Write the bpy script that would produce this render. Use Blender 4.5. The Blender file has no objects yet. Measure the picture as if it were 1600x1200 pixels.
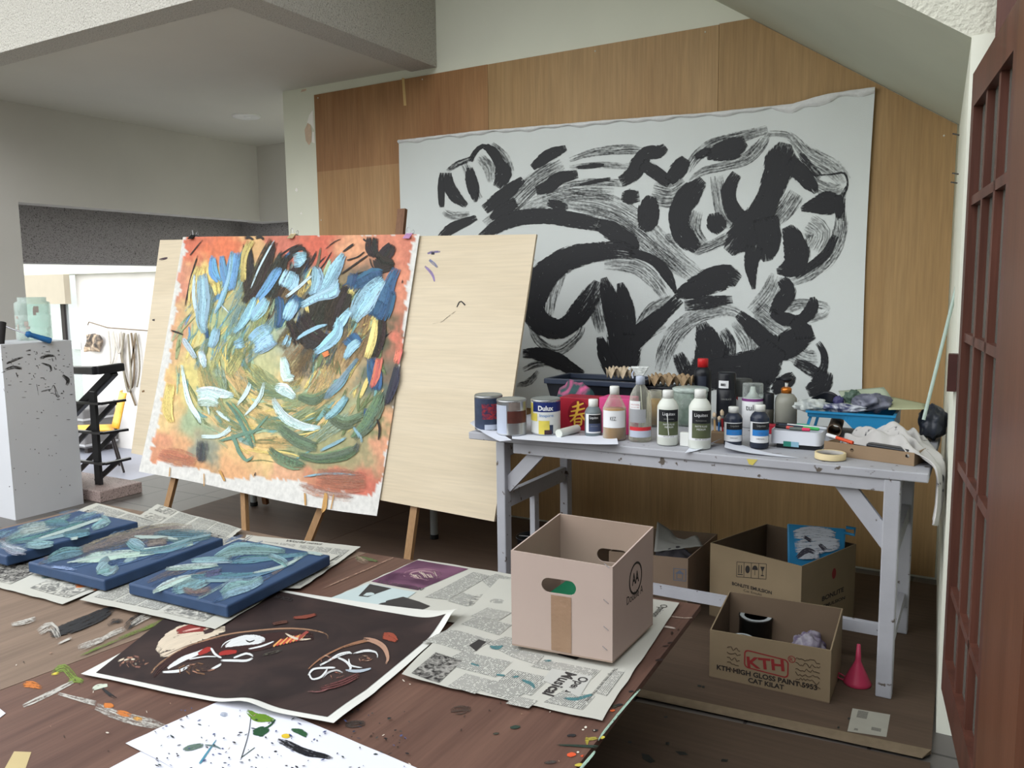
import bpy, math, random
from mathutils import Vector, Matrix, noise as mnoise
from mathutils.geometry import tessellate_polygon
random.seed(7)
SC = bpy.context.scene
COL = SC.collection
V = Vector
PI = math.pi

# ------------------------------------------------------------------ camera
FPX = 1283.78
YAW, PITCH, ROLL = math.radians(29.973), math.radians(6.818), math.radians(-0.7284)
CAM = V((0, 0, 1.27))
_cy, _sy, _cp, _sp = math.cos(YAW), math.sin(YAW), math.cos(PITCH), math.sin(PITCH)
FW = V((-_sy*_cp, _cy*_cp, -_sp))
_r0 = V((_cy, _sy, 0)); _u0 = _r0.cross(FW)
RT = _r0*math.cos(ROLL) + _u0*math.sin(ROLL)
UP = -_r0*math.sin(ROLL) + _u0*math.cos(ROLL)
cam_d = bpy.data.cameras.new('camera'); cam = bpy.data.objects.new('camera', cam_d); COL.objects.link(cam)
cam_d.sensor_width = 36; cam_d.lens = FPX/1600*36; cam_d.clip_start = 0.02; cam_d.clip_end = 200
cam.matrix_world = Matrix(((RT.x, UP.x, -FW.x, CAM.x), (RT.y, UP.y, -FW.y, CAM.y), (RT.z, UP.z, -FW.z, CAM.z), (0, 0, 0, 1)))
SC.camera = cam

# measured places: a pixel of the photograph turned into the point where its ray meets a known plane
def ray(x, y): return FW*FPX + RT*(x-800) - UP*(y-600)
def atX(x, y, X): d = ray(x, y); return CAM + d*((X-CAM.x)/d.x)
def atY(x, y, Y): d = ray(x, y); return CAM + d*((Y-CAM.y)/d.y)
def atZ(x, y, Z): d = ray(x, y); return CAM + d*((Z-CAM.z)/d.z)
def depth(p): return (p-CAM).dot(FW)
def mpp(p): return depth(p)/FPX           # metres per photograph pixel at p

# ------------------------------------------------------------------ materials
def lin(c):
    o = []
    for v in c[:3]:
        v = v/255.0
        o.append(v/12.92 if v <= 0.04045 else ((v+0.055)/1.055)**2.4)
    return (o[0], o[1], o[2], 1.0)
MATS = {}
def newmat(name):
    m = bpy.data.materials.new(name); m.use_nodes = True
    nt = m.node_tree; b = nt.nodes['Principled BSDF']
    return m, nt, b
def nd(nt, t, **kw):
    n = nt.nodes.new(t)
    for k, v in kw.items():
        if hasattr(n, k) and not isinstance(n.inputs.get(k), bpy.types.NodeSocket): setattr(n, k, v)
        else: n.inputs[k].default_value = v
    return n
def ramp(nt, fac, stops):
    r = nt.nodes.new('ShaderNodeValToRGB')
    while len(r.color_ramp.elements) < len(stops): r.color_ramp.elements.new(0.5)
    for e, (p, c) in zip(r.color_ramp.elements, stops): e.position = p; e.color = c
    nt.links.new(fac, r.inputs['Fac']); return r
def plain(name, c, rough=0.6, var=0.10, scale=8.0, metal=0.0, bump=0.0, bscale=60.0, spec=0.3, speck=None, speck_amt=0.6, speck_scale=90):
    """procedural surface: base colour broken by soft noise, optional fine bump and specks"""
    if name in MATS: return MATS[name]
    m, nt, b = newmat(name); L = nt.links.new
    tc = nt.nodes.new('ShaderNodeTexCoord')
    n = nd(nt, 'ShaderNodeTexNoise'); n.inputs['Scale'].default_value = scale; n.inputs['Detail'].default_value = 5
    L(tc.outputs['Object'], n.inputs['Vector'])
    cl = lin(c)
    lo = tuple(x*(1-var) for x in cl[:3])+(1,); hi = tuple(min(1, x*(1+var)) for x in cl[:3])+(1,)
    r = ramp(nt, n.outputs['Fac'], [(0.3, lo), (0.7, hi)])
    out = r.outputs['Color']
    if speck is not None:
        n2 = nd(nt, 'ShaderNodeTexNoise'); n2.inputs['Scale'].default_value = speck_scale; n2.inputs['Detail'].default_value = 3
        L(tc.outputs['Object'], n2.inputs['Vector'])
        r2 = ramp(nt, n2.outputs['Fac'], [(speck_amt, (0, 0, 0, 1)), (speck_amt+0.05, (1, 1, 1, 1))])
        mx = nt.nodes.new('ShaderNodeMix'); mx.data_type = 'RGBA'
        L(r2.outputs['Color'], mx.inputs[0]); L(out, mx.inputs[6]); mx.inputs[7].default_value = lin(speck)
        out = mx.outputs[2]
    L(out, b.inputs['Base Color'])
    b.inputs['Roughness'].default_value = rough; b.inputs['Metallic'].default_value = metal
    b.inputs['Specular IOR Level'].default_value = spec
    if bump > 0:
        nb = nd(nt, 'ShaderNodeTexNoise'); nb.inputs['Scale'].default_value = bscale; nb.inputs['Detail'].default_value = 6
        L(tc.outputs['Object'], nb.inputs['Vector'])
        bp = nt.nodes.new('ShaderNodeBump'); bp.inputs['Strength'].default_value = bump; bp.inputs['Distance'].default_value = 0.01
        L(nb.outputs['Fac'], bp.inputs['Height']); L(bp.outputs['Normal'], b.inputs['Normal'])
    MATS[name] = m; return m
def wood(name, c1, c2, axis='Z', s=1.0, stretch=14.0, rough=0.55, fine=0.8, bump=0.05, spec=0.3):
    """grain running along `axis`"""
    if name in MATS: return MATS[name]
    m, nt, b = newmat(name); L = nt.links.new
    tc = nt.nodes.new('ShaderNodeTexCoord'); mp = nt.nodes.new('ShaderNodeMapping')
    sc = [stretch*s]*3; sc['XYZ'.index(axis)] = 0.9*s
    mp.inputs['Scale'].default_value = sc
    L(tc.outputs['Object'], mp.inputs['Vector'])
    n = nd(nt, 'ShaderNodeTexNoise'); n.inputs['Scale'].default_value = 1.0; n.inputs['Detail'].default_value = 8; n.inputs['Distortion'].default_value = 0.6
    L(mp.outputs['Vector'], n.inputs['Vector'])
    r = ramp(nt, n.outputs['Fac'], [(0.28, lin(c1)), (0.5, tuple((a+bb)/2 for a, bb in zip(lin(c1), lin(c2)))), (0.72, lin(c2))])
    mp2 = nt.nodes.new('ShaderNodeMapping'); sc2 = [110*s]*3; sc2['XYZ'.index(axis)] = 5*s; mp2.inputs['Scale'].default_value = sc2
    L(tc.outputs['Object'], mp2.inputs['Vector'])
    n2 = nd(nt, 'ShaderNodeTexNoise'); n2.inputs['Scale'].default_value = 1.0; n2.inputs['Detail'].default_value = 4
    L(mp2.outputs['Vector'], n2.inputs['Vector'])
    r2 = ramp(nt, n2.outputs['Fac'], [(0.3, (0.8, 0.8, 0.8, 1)), (0.7, (1.08, 1.08, 1.08, 1))])
    mx = nt.nodes.new('ShaderNodeMix'); mx.data_type = 'RGBA'; mx.blend_type = 'MULTIPLY'; mx.inputs[0].default_value = fine
    L(r.outputs['Color'], mx.inputs[6]); L(r2.outputs['Color'], mx.inputs[7])
    L(mx.outputs[2], b.inputs['Base Color'])
    b.inputs['Roughness'].default_value = rough; b.inputs['Specular IOR Level'].default_value = spec
    bp = nt.nodes.new('ShaderNodeBump'); bp.inputs['Strength'].default_value = bump; bp.inputs['Distance'].default_value = 0.004
    L(n2.outputs['Fac'], bp.inputs['Height']); L(bp.outputs['Normal'], b.inputs['Normal'])
    MATS[name] = m; return m
def thin_glass(name, tint=(235, 242, 240), haze=0.12, rough=0.05):
    """thin clear wall: see-through with a soft sheen"""
    if name in MATS: return MATS[name]
    m, nt, b = newmat(name); L = nt.links.new; out = nt.nodes['Material Output']
    tr = nt.nodes.new('ShaderNodeBsdfTransparent'); tr.inputs['Color'].default_value = lin(tint)
    b.inputs['Base Color'].default_value = lin(tint); b.inputs['Roughness'].default_value = rough; b.inputs['Specular IOR Level'].default_value = 0.6
    fr = nt.nodes.new('ShaderNodeLayerWeight'); fr.inputs['Blend'].default_value = 0.35
    n = nd(nt, 'ShaderNodeTexNoise'); n.inputs['Scale'].default_value = 5
    mr = nt.nodes.new('ShaderNodeMapRange'); mr.inputs[1].default_value = 0.3; mr.inputs[2].default_value = 0.7
    mr.inputs[3].default_value = haze*0.6; mr.inputs[4].default_value = haze*1.5
    L(n.outputs['Fac'], mr.inputs[0])
    ad = nt.nodes.new('ShaderNodeMath'); ad.operation = 'ADD'; ad.use_clamp = True
    ml = nt.nodes.new('ShaderNodeMath'); ml.operation = 'MULTIPLY'; ml.inputs[1].default_value = 0.5
    L(fr.outputs['Facing'], ml.inputs[0]); L(ml.outputs[0], ad.inputs[0]); L(mr.outputs[0], ad.inputs[1])
    mx = nt.nodes.new('ShaderNodeMixShader'); L(ad.outputs[0], mx.inputs[0]); L(tr.outputs[0], mx.inputs[1]); L(b.outputs[0], mx.inputs[2])
    L(mx.outputs[0], out.inputs['Surface'])
    MATS[name] = m; return m
def paint_mat(name='brush paint', rough=0.5, streak_u=0.03, streak_v=0.50, tone=0.08):
    """brush paint: colour from the stroke, bristle streaks and ragged edges from stretched noise"""
    if name in MATS: return MATS[name]
    m, nt, b = newmat(name); L = nt.links.new; out = nt.nodes['Material Output']
    def math_(op, a, bb=None, clamp=False):
        n = nt.nodes.new('ShaderNodeMath'); n.operation = op; n.use_clamp = clamp
        for i, x in enumerate((a, bb)):
            if x is None: continue
            if isinstance(x, (int, float)): n.inputs[i].default_value = x
            else: L(x, n.inputs[i])
        return n.outputs[0]
    at = nt.nodes.new('ShaderNodeAttribute'); at.attribute_name = 'col'
    u1 = nt.nodes.new('ShaderNodeUVMap'); u1.uv_map = 'brush'
    u2 = nt.nodes.new('ShaderNodeUVMap'); u2.uv_map = 'across'
    mp = nt.nodes.new('ShaderNodeMapping'); mp.inputs['Scale'].default_value = (streak_u, streak_v, 1)
    L(u1.outputs[0], mp.inputs[0])
    n = nd(nt, 'ShaderNodeTexNoise'); n.inputs['Scale'].default_value = 1; n.inputs['Detail'].default_value = 3; n.inputs['Roughness'].default_value = 0.65
    L(mp.outputs[0], n.inputs['Vector'])
    mp3 = nt.nodes.new('ShaderNodeMapping'); mp3.inputs['Scale'].default_value = (0.22, 0.3, 1); L(u1.outputs[0], mp3.inputs[0])
    n3 = nd(nt, 'ShaderNodeTexNoise'); n3.inputs['Scale'].default_value = 1; n3.inputs['Detail'].default_value = 3
    L(mp3.outputs[0], n3.inputs['Vector'])
    sx = nt.nodes.new('ShaderNodeSeparateXYZ'); L(u2.outputs[0], sx.inputs[0])
    v = sx.outputs['Y']
    e = math_('SUBTRACT', 1.0, math_('ABSOLUTE', math_('SUBTRACT', math_('MULTIPLY', v, 2.0), 1.0)))
    e6 = math_('MULTIPLY', e, 5.0, True)
    nn = math_('ADD', math_('MULTIPLY', math_('SUBTRACT', n.outputs['Fac'], 0.5), 1.9), 0.5)
    nn = math_('ADD', nn, math_('MULTIPLY', math_('SUBTRACT', n3.outputs['Fac'], 0.5), 0.8))
    s = math_('SUBTRACT', nn, at.outputs['Alpha'])
    s = math_('ADD', s, math_('MULTIPLY', math_('SUBTRACT', e6, 1.0), 0.55))
    s = math_('ADD', s, 0.42)
    mr = nt.nodes.new('ShaderNodeMapRange'); L(s, mr.inputs[0])
    dcl = math_('MAXIMUM', at.outputs['Alpha'], 0.0)
    L(math_('SUBTRACT', 0.44, math_('MULTIPLY', dcl, 0.55)), mr.inputs[1]); L(math_('ADD', 0.56, math_('MULTIPLY', dcl, 0.75)), mr.inputs[2])
    r2 = ramp(nt, n.outputs['Fac'], [(0.3, (1-tone*2, 1-tone*2, 1-tone*2, 1)), (0.7, (1+tone, 1+tone, 1+tone, 1))])
    mx = nt.nodes.new('ShaderNodeMix'); mx.data_type = 'RGBA'; mx.blend_type = 'MULTIPLY'; mx.inputs[0].default_value = 1
    L(at.outputs['Color'], mx.inputs[6]); L(r2.outputs['Color'], mx.inputs[7])
    L(mx.outputs[2], b.inputs['Base Color']); b.inputs['Roughness'].default_value = rough; b.inputs['Specular IOR Level'].default_value = 0.25
    tr = nt.nodes.new('ShaderNodeBsdfTransparent'); ms = nt.nodes.new('ShaderNodeMixShader')
    L(mr.outputs[0], ms.inputs[0]); L(tr.outputs[0], ms.inputs[1]); L(b.outputs[0], ms.inputs[2]); L(ms.outputs[0], out.inputs['Surface'])
    MATS[name] = m; return m
def pigment_mat(name='pigment'):
    """colour straight from the painted ground of a canvas, broken by canvas weave"""
    if name in MATS: return MATS[name]
    m, nt, b = newmat(name); L = nt.links.new
    at = nt.nodes.new('ShaderNodeAttribute'); at.attribute_name = 'col'
    tc = nt.nodes.new('ShaderNodeTexCoord'); n = nd(nt, 'ShaderNodeTexNoise'); n.inputs['Scale'].default_value = 45; n.inputs['Detail'].default_value = 5
    L(tc.outputs['Object'], n.inputs['Vector'])
    r2 = ramp(nt, n.outputs['Fac'], [(0.3, (0.86, 0.86, 0.86, 1)), (0.7, (1.08, 1.08, 1.08, 1))])
    mx = nt.nodes.new('ShaderNodeMix'); mx.data_type = 'RGBA'; mx.blend_type = 'MULTIPLY'; mx.inputs[0].default_value = 1
    L(at.outputs['Color'], mx.inputs[6]); L(r2.outputs['Color'], mx.inputs[7]); L(mx.outputs[2], b.inputs['Base Color'])
    b.inputs['Roughness'].default_value = 0.6; b.inputs['Specular IOR Level'].default_value = 0.2
    MATS[name] = m; return m
def newsprint_mat(name='newsprint text', ink=(118, 118, 114), paper=(178, 178, 170), pitch=0.0048, rough=0.8):
    """columns of small print: ruled lines broken into words (uv in metres)"""
    if name in MATS: return MATS[name]
    m, nt, b = newmat(name); L = nt.links.new
    u = nt.nodes.new('ShaderNodeUVMap'); u.uv_map = 'brush'
    sx = nt.nodes.new('ShaderNodeSeparateXYZ'); L(u.outputs[0], sx.inputs[0])
    def math_(op, a, bb=None):
        n = nt.nodes.new('ShaderNodeMath'); n.operation = op
        for i, x in enumerate((a, bb)):
            if x is None: continue
            if isinstance(x, (int, float)): n.inputs[i].default_value = x
            else: L(x, n.inputs[i])
        return n.outputs[0]
    row = math_('FLOOR', math_('DIVIDE', sx.outputs['Y'], pitch))
    fr = math_('FRACT', math_('DIVIDE', sx.outputs['Y'], pitch))
    line = math_('LESS_THAN', fr, 0.62)
    cb = nt.nodes.new('ShaderNodeCombineXYZ'); L(math_('MULTIPLY', sx.outputs['X'], 190.0), cb.inputs[0]); L(math_('MULTIPLY', row, 7.31), cb.inputs[1])
    n = nd(nt, 'ShaderNodeTexNoise'); n.inputs['Scale'].default_value = 1.0; n.inputs['Detail'].default_value = 1; L(cb.outputs[0], n.inputs['Vector'])
    word = math_('GREATER_THAN', n.outputs['Fac'], 0.42)
    f = math_('MULTIPLY', line, word)
    mx = nt.nodes.new('ShaderNodeMix'); mx.data_type = 'RGBA'; L(f, mx.inputs[0]); mx.inputs[6].default_value = lin(paper); mx.inputs[7].default_value = lin(ink)
    L(mx.outputs[2], b.inputs['Base Color']); b.inputs['Roughness'].default_value = rough; b.inputs['Specular IOR Level'].default_value = 0.15
    MATS[name] = m; return m
def photo_mat(name, c1, c2, scale=40):
    """grainy press photograph: two-tone mottling"""
    if name in MATS: return MATS[name]
    m, nt, b = newmat(name); L = nt.links.new
    tc = nt.nodes.new('ShaderNodeTexCoord'); n = nd(nt, 'ShaderNodeTexNoise'); n.inputs['Scale'].default_value = scale; n.inputs['Detail'].default_value = 4; n.inputs['Distortion'].default_value = 1.5
    L(tc.outputs['Object'], n.inputs['Vector'])
    r = ramp(nt, n.outputs['Fac'], [(0.38, lin(c1)), (0.62, lin(c2))]); L(r.outputs['Color'], b.inputs['Base Color'])
    b.inputs['Roughness'].default_value = 0.7; b.inputs['Specular IOR Level'].default_value = 0.15
    MATS[name] = m; return m

# ------------------------------------------------------------------ objects and properties
BASE = {}
def tag(o, label=None, cat=None, group=None, kind=None):
    if label: o['label'] = label
    if cat: o['category'] = cat
    if group: o['group'] = group
    if kind: o['kind'] = kind
    return o
def thing(name, label, cat, loc=(0, 0, 0), rz=0.0, group=None):
    o = bpy.data.objects.new(name, None); COL.objects.link(o); o.empty_display_size = 0.05
    o.location = loc; o.rotation_euler = (0, 0, rz); BASE[o.name] = V(loc)
    return tag(o, label, cat, group)

class Pm:
    """collects polygons (with brush uv, across uv and colour) and links them as ONE mesh object"""
    def __init__(s): s.v = []; s.f = []; s.mi = []; s.ua = []; s.ub = []; s.c = []; s.M = None; s.sm = []
    def add(s, vs, fs, mi=0, ua=None, ub=None, col=None, smooth=False):
        o = len(s.v)
        for p in vs: s.v.append(s.M @ V(p) if s.M else V(p))
        for f in fs:
            s.f.append([i+o for i in f]); s.mi.append(mi); s.sm.append(smooth)
            for i in f:
                s.ua.append(ua[i] if ua else (0, 0)); s.ub.append(ub[i] if ub else (0.5, 0.5))
                s.c.append(col[i] if isinstance(col, list) else (col or (1, 1, 1, 0)))
        return s
    def box(s, a, b, mi=0):
        x0, y0, z0 = a; x1, y1, z1 = b
        vs = [(x0, y0, z0), (x1, y0, z0), (x1, y1, z0), (x0, y1, z0), (x0, y0, z1), (x1, y0, z1), (x1, y1, z1), (x0, y1, z1)]
        return s.add(vs, [(3, 2, 1, 0), (4, 5, 6, 7), (0, 1, 5, 4), (1, 2, 6, 5), (2, 3, 7, 6), (3, 0, 4, 7)], mi)
    def hexa(s, bot, top, mi=0):
        return s.add(list(bot)+list(top), [(3, 2, 1, 0), (4, 5, 6, 7), (0, 1, 5, 4), (1, 2, 6, 5), (2, 3, 7, 6), (3, 0, 4, 7)], mi)
    def bar(s, p, q, w, t, mi=0, up=(0, 0, 1)):
        """rectangular bar from p to q, w across, t along `up`-ish"""
        p = V(p); q = V(q); d = (q-p).normalized(); up = V(up)
        a = d.cross(up)
        if a.length < 1e-4: a = d.cross(V((1, 0, 0)))
        a.normalize(); b = a.cross(d).normalized()
        c = [(-a*w/2-b*t/2), (a*w/2-b*t/2), (a*w/2+b*t/2), (-a*w/2+b*t/2)]
        return s.hexa([p+k for k in c], [q+k for k in c], mi)
    def tube(s, pts, r, n=8, mi=0, cap=True):
        pts = [V(p) for p in pts]; rings = []
        rr = r if isinstance(r, (list, tuple)) else [r]*len(pts)
        a = None
        for i, p in enumerate(pts):
            d = (pts[min(i+1, len(pts)-1)]-pts[max(i-1, 0)]).normalized()
            if a is None: a = d.orthogonal().normalized()
            a = (a - d*a.dot(d)).normalized(); b = d.cross(a)
            rings.append([p+(a*math.cos(2*PI*k/n)+b*math.sin(2*PI*k/n))*rr[i] for k in range(n)])
        vs = [q for rg in rings for q in rg]; fs = []
        for i in range(len(pts)-1):
            for k in range(n): fs.append((i*n+k, i*n+(k+1) % n, (i+1)*n+(k+1) % n, (i+1)*n+k))
        s.add(vs, fs, mi, smooth=True)
        if cap:
            s.add(rings[0], [tuple(reversed(range(n)))], mi); s.add(rings[-1], [tuple(range(n))], mi)
        return s
    def lathe(s, prof, c=(0, 0, 0), n=24, mi=0, sx=1.0, sy=1.0, smooth=True):
        c = V(c); vs = []; fs = []
        for (r, z) in prof:
            for k in range(n): vs.append(c+V((r*sx*math.cos(2*PI*k/n), r*sy*math.sin(2*PI*k/n), z)))
        for i in range(len(prof)-1):
            for k in range(n): fs.append((i*n+k, i*n+(k+1) % n, (i+1)*n+(k+1) % n, (i+1)*n+k))
        s.add(vs, fs, mi, smooth=smooth)
        if prof[0][0] > 1e-5: s.add(vs[:n], [tuple(reversed(range(n)))], mi)
        if prof[-1][0] > 1e-5: s.add(vs[-n:], [tuple(range(n))], mi)
        return s
    def band(s, r, z0, z1, a0, a1, n=14, mi=0, c=(0, 0, 0), sx=1.0, sy=1.0):
        """label wrapped on a round wall from angle a0 to a1"""
        c = V(c); vs = []; ua = []
        for i in range(n+1):
            a = a0+(a1-a0)*i/n
            for z in (z0, z1):
                vs.append(c+V((r*sx*math.cos(a), r*sy*math.sin(a), z))); ua.append((r*a, z))
        return s.add(vs, [(2*i, 2*i+2, 2*i+3, 2*i+1) for i in range(n)], mi, ua=ua, smooth=True)
    def grid(s, fn, nu, nv, mi=0, colfn=None, smooth=True, both=False):
        vs = []; col = []
        for j in range(nv+1):
            for i in range(nu+1):
                vs.append(fn(i/nu, j/nv)); col.append(colfn(i/nu, j/nv) if colfn else (1, 1, 1, 0))
        fs = [(j*(nu+1)+i, j*(nu+1)+i+1, (j+1)*(nu+1)+i+1, (j+1)*(nu+1)+i) for j in range(nv) for i in range(nu)]
        return s.add(vs, fs, mi, col=col, smooth=smooth)
    def text(s, st, org, xd, yd, w=None, h=None, mi=0, bold=False, conv=None, ex=0.0):
        """lettering: st laid from org along xd with its height along yd, fitted to width w or height h"""
        vs, fs = glyphs(st, bold)
        x0 = min(p[0] for p in vs); x1 = max(p[0] for p in vs); y0 = min(p[1] for p in vs); y1 = max(p[1] for p in vs)
        kx = (w/(x1-x0)) if w else None; ky = (h/(y1-y0)) if h else None
        kx = kx or ky; ky = ky or kx
        org = V(org); xd = V(xd).normalized(); yd = V(yd).normalized()
        pts = []
        for p in vs:
            a = (p[0]-x0)*kx; b = (p[1]-y0)*ky
            pts.append(conv(a, b) if conv else org+xd*a+yd*b)
        return s.add(pts, fs, mi)
    def build(s, name, mats, parent=None, local=False, smooth=False, bevel=0.0, solid=0.0, sub=0):
        if not isinstance(mats, (list, tuple)): mats = [mats]
        if parent is not None:
            base = V((0, 0, 0)) if local else BASE[parent.name]; loc = V((0, 0, 0))
        else:
            xs = [p.x for p in s.v]; ys = [p.y for p in s.v]; zs = [p.z for p in s.v]
            base = V(((min(xs)+max(xs))/2, (min(ys)+max(ys))/2, min(zs))); loc = base.copy()
        me = bpy.data.meshes.new(name)
        me.from_pydata([tuple(p-base) for p in s.v], [], s.f)
        for m in mats: me.materials.append(m)
        me.polygons.foreach_set('material_index', s.mi)
        me.polygons.foreach_set('use_smooth', [bool(x) or smooth for x in s.sm])
        a = me.uv_layers.new(name='brush'); a.data.foreach_set('uv', [x for t in s.ua for x in t])
        b = me.uv_layers.new(name='across'); b.data.foreach_set('uv', [x for t in s.ub for x in t])
        ca = me.color_attributes.new('col', 'FLOAT_COLOR', 'CORNER'); ca.data.foreach_set('color', [x for t in s.c for x in t])
        me.update()
        o = bpy.data.objects.new(name, me); COL.objects.link(o); o.location = loc
        BASE[o.name] = base.copy() if parent is None else (V((0, 0, 0)) if local else BASE[parent.name].copy())
        if parent is not None: o.parent = parent
        if solid: md = o.modifiers.new('thickness', 'SOLIDIFY'); md.thickness = solid; md.offset = 0
        if bevel: md = o.modifiers.new('edge', 'BEVEL'); md.width = bevel; md.segments = 2; md.limit_method = 'ANGLE'
        if sub: md = o.modifiers.new('smooth', 'SUBSURF'); md.levels = sub; md.render_levels = sub
        return o
_GL = {}
def glyphs(st, bold=False):
    if (st, bold) in _GL: return _GL[(st, bold)]
    cu = bpy.data.curves.new('lettering', 'FONT'); cu.body = st; cu.resolution_u = 3
    if bold: cu.offset = 0.032
    ob = bpy.data.objects.new('lettering', cu); COL.objects.link(ob)
    dg = bpy.context.evaluated_depsgraph_get(); me = bpy.data.meshes.new_from_object(ob.evaluated_get(dg))
    vs = [tuple(p.co) for p in me.vertices]; fs = [tuple(p.vertices) for p in me.polygons]
    bpy.data.objects.remove(ob); bpy.data.curves.remove(cu); bpy.data.meshes.remove(me)
    _GL[(st, bold)] = (vs, fs); return vs, fs

class Surf:
    """a nearly flat sheet: plane through O with axes A, B, normal N and a gentle ripple"""
    def __init__(s, O, A, B, ripple=None, N=None):
        s.O = V(O); s.A = V(A).normalized(); s.B = V(B).normalized()
        s.N = V(N) if N else s.A.cross(s.B).normalized(); s.rp = ripple or (lambda a, b: 0.0); s.layer = 0; s.step = 0.00002
    def hit(s, x, y):
        d = ray(x, y); t = (s.O-CAM).dot(s.N)/d.dot(s.N); p = CAM+d*t-s.O
        return p.dot(s.A), p.dot(s.B)
    def P(s, a, b, off=0.0): return s.O+s.A*a+s.B*b+s.N*(s.rp(a, b)+off)
    def px(s, x, y, off=0.0): a, b = s.hit(x, y); return s.P(a, b, off)
    def next(s, base=0.0008): s.layer += 1; return base+s.step*s.layer

def catmull(pts, step):
    out = []
    n = len(pts)
    for i in range(n-1):
        p0 = pts[max(i-1, 0)]; p1 = pts[i]; p2 = pts[i+1]; p3 = pts[min(i+2, n-1)]
        L = math.hypot(p2[0]-p1[0], p2[1]-p1[1]); k = max(1, int(L/step))
        for j in range(k):
            t = j/k; t2 = t*t; t3 = t2*t
            out.append([0.5*(2*b+(c-a)*t+(2*a-5*b+4*c-d)*t2+(-a+3*b-3*c+d)*t3) for a, b, c, d in zip(p0, p1, p2, p3)])
    out.append(list(pts[-1])); return out
def ribbon(pm, sf, pts, col, dry=0.0, mi=1, step=6.0, enddry=0.35, closed_ends=True):
    """one brush stroke; pts = (x, y, width) read off the photograph, laid on the sheet sf"""
    P = catmull(pts, step); n = len(P); off = sf.next()
    ru, rv = random.uniform(0, 900), random.uniform(0, 900)
    vs = []; ua = []; ub = []; cc = []; ln = 0.0
    c = lin(col)
    for i, p in enumerate(P):
        a = P[max(i-1, 0)]; b = P[min(i+1, n-1)]
        dx, dy = b[0]-a[0], b[1]-a[1]; L = math.hypot(dx, dy) or 1; nx, ny = -dy/L, dx/L
        if i: ln += math.hypot(p[0]-P[i-1][0], p[1]-P[i-1][1])
        w = max(p[2], 0.6)
        e = min(i, n-1-i)/max(1, (n-1)*0.16); ed = enddry*max(0.0, 1-e)
        for k in range(5):
            v = k/4; q = (v-0.5)*w
            vs.append(sf.px(p[0]+nx*q, p[1]+ny*q, off)); ua.append((ru+ln, rv+q)); ub.append((i/max(1, n-1), v))
            cc.append((c[0], c[1], c[2], dry+ed))
    fs = [(i*5+k, i*5+k+1, (i+1)*5+k+1, (i+1)*5+k) for i in range(n-1) for k in range(4)]
    pm.add(vs, fs, mi, ua=ua, ub=ub, col=cc, smooth=True)
def dab(pm, sf, x, y, rx, ry, col, dry=0.0, ang=0.0, mi=1):
    c, s_ = math.cos(ang), math.sin(ang)
    ribbon(pm, sf, [(x-rx*c, y-rx*s_, ry*0.9), (x, y, ry*2), (x+rx*c, y+rx*s_, ry*0.9)], col, dry, mi, step=max(2.0, rx/3), enddry=0.2)
def poly(pm, sf, pts, mi, space='px', col=None, off=None):
    off = sf.next() if off is None else off
    vs = [sf.px(x, y, off) if space == 'px' else sf.P(x, y, off) for x, y in pts]
    tri = tessellate_polygon([[V((p[0], p[1], 0)) for p in pts]])
    n = V((0, 0, 0))
    for t in tri: n += (vs[t[1]]-vs[t[0]]).cross(vs[t[2]]-vs[t[0]])
    fs = [tuple(t) if n.dot(sf.N) > 0 else tuple(reversed(t)) for t in tri]
    ab = [sf.hit(x, y) if space == 'px' else (x, y) for x, y in pts]
    c = lin(col)[:3]+(0,) if col else None
    pm.add(vs, fs, mi, ua=ab, col=c)
def quadpatch(pm, sf, q, mi, nu=6, nv=6, off=None, uvscale=None, col=None, space='px'):
    """four corners (px) filled with a subdivided patch following the sheet; uv in metres"""
    off = sf.next() if off is None else off
    ab = [sf.hit(*p) if space == 'px' else p for p in q]
    W = math.hypot(ab[1][0]-ab[0][0], ab[1][1]-ab[0][1]); H = math.hypot(ab[3][0]-ab[0][0], ab[3][1]-ab[0][1])
    vs = []; ua = []
    for j in range(nv+1):
        for i in range(nu+1):
            u, v = i/nu, j/nv
            a = (1-v)*((1-u)*ab[0][0]+u*ab[1][0])+v*((1-u)*ab[3][0]+u*ab[2][0])
            b = (1-v)*((1-u)*ab[0][1]+u*ab[1][1])+v*((1-u)*ab[3][1]+u*ab[2][1])
            vs.append(sf.P(a, b, off)); ua.append((u*W, v*H))
    fs = [(j*(nu+1)+i, j*(nu+1)+i+1, (j+1)*(nu+1)+i+1, (j+1)*(nu+1)+i) for j in range(nv) for i in range(nu)]
    n = (vs[1]-vs[0]).cross(vs[nu+1]-vs[0])
    if n.dot(sf.N) < 0: fs = [tuple(reversed(f)) for f in fs]
    pm.add(vs, fs, mi, ua=ua, col=(lin(col)[:3]+(0,)) if col else None, smooth=True)
def bil(q, u, v):
    return [(1-v)*((1-u)*q[0][k]+u*q[1][k])+v*((1-u)*q[3][k]+u*q[2][k]) for k in range(2)]

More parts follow.
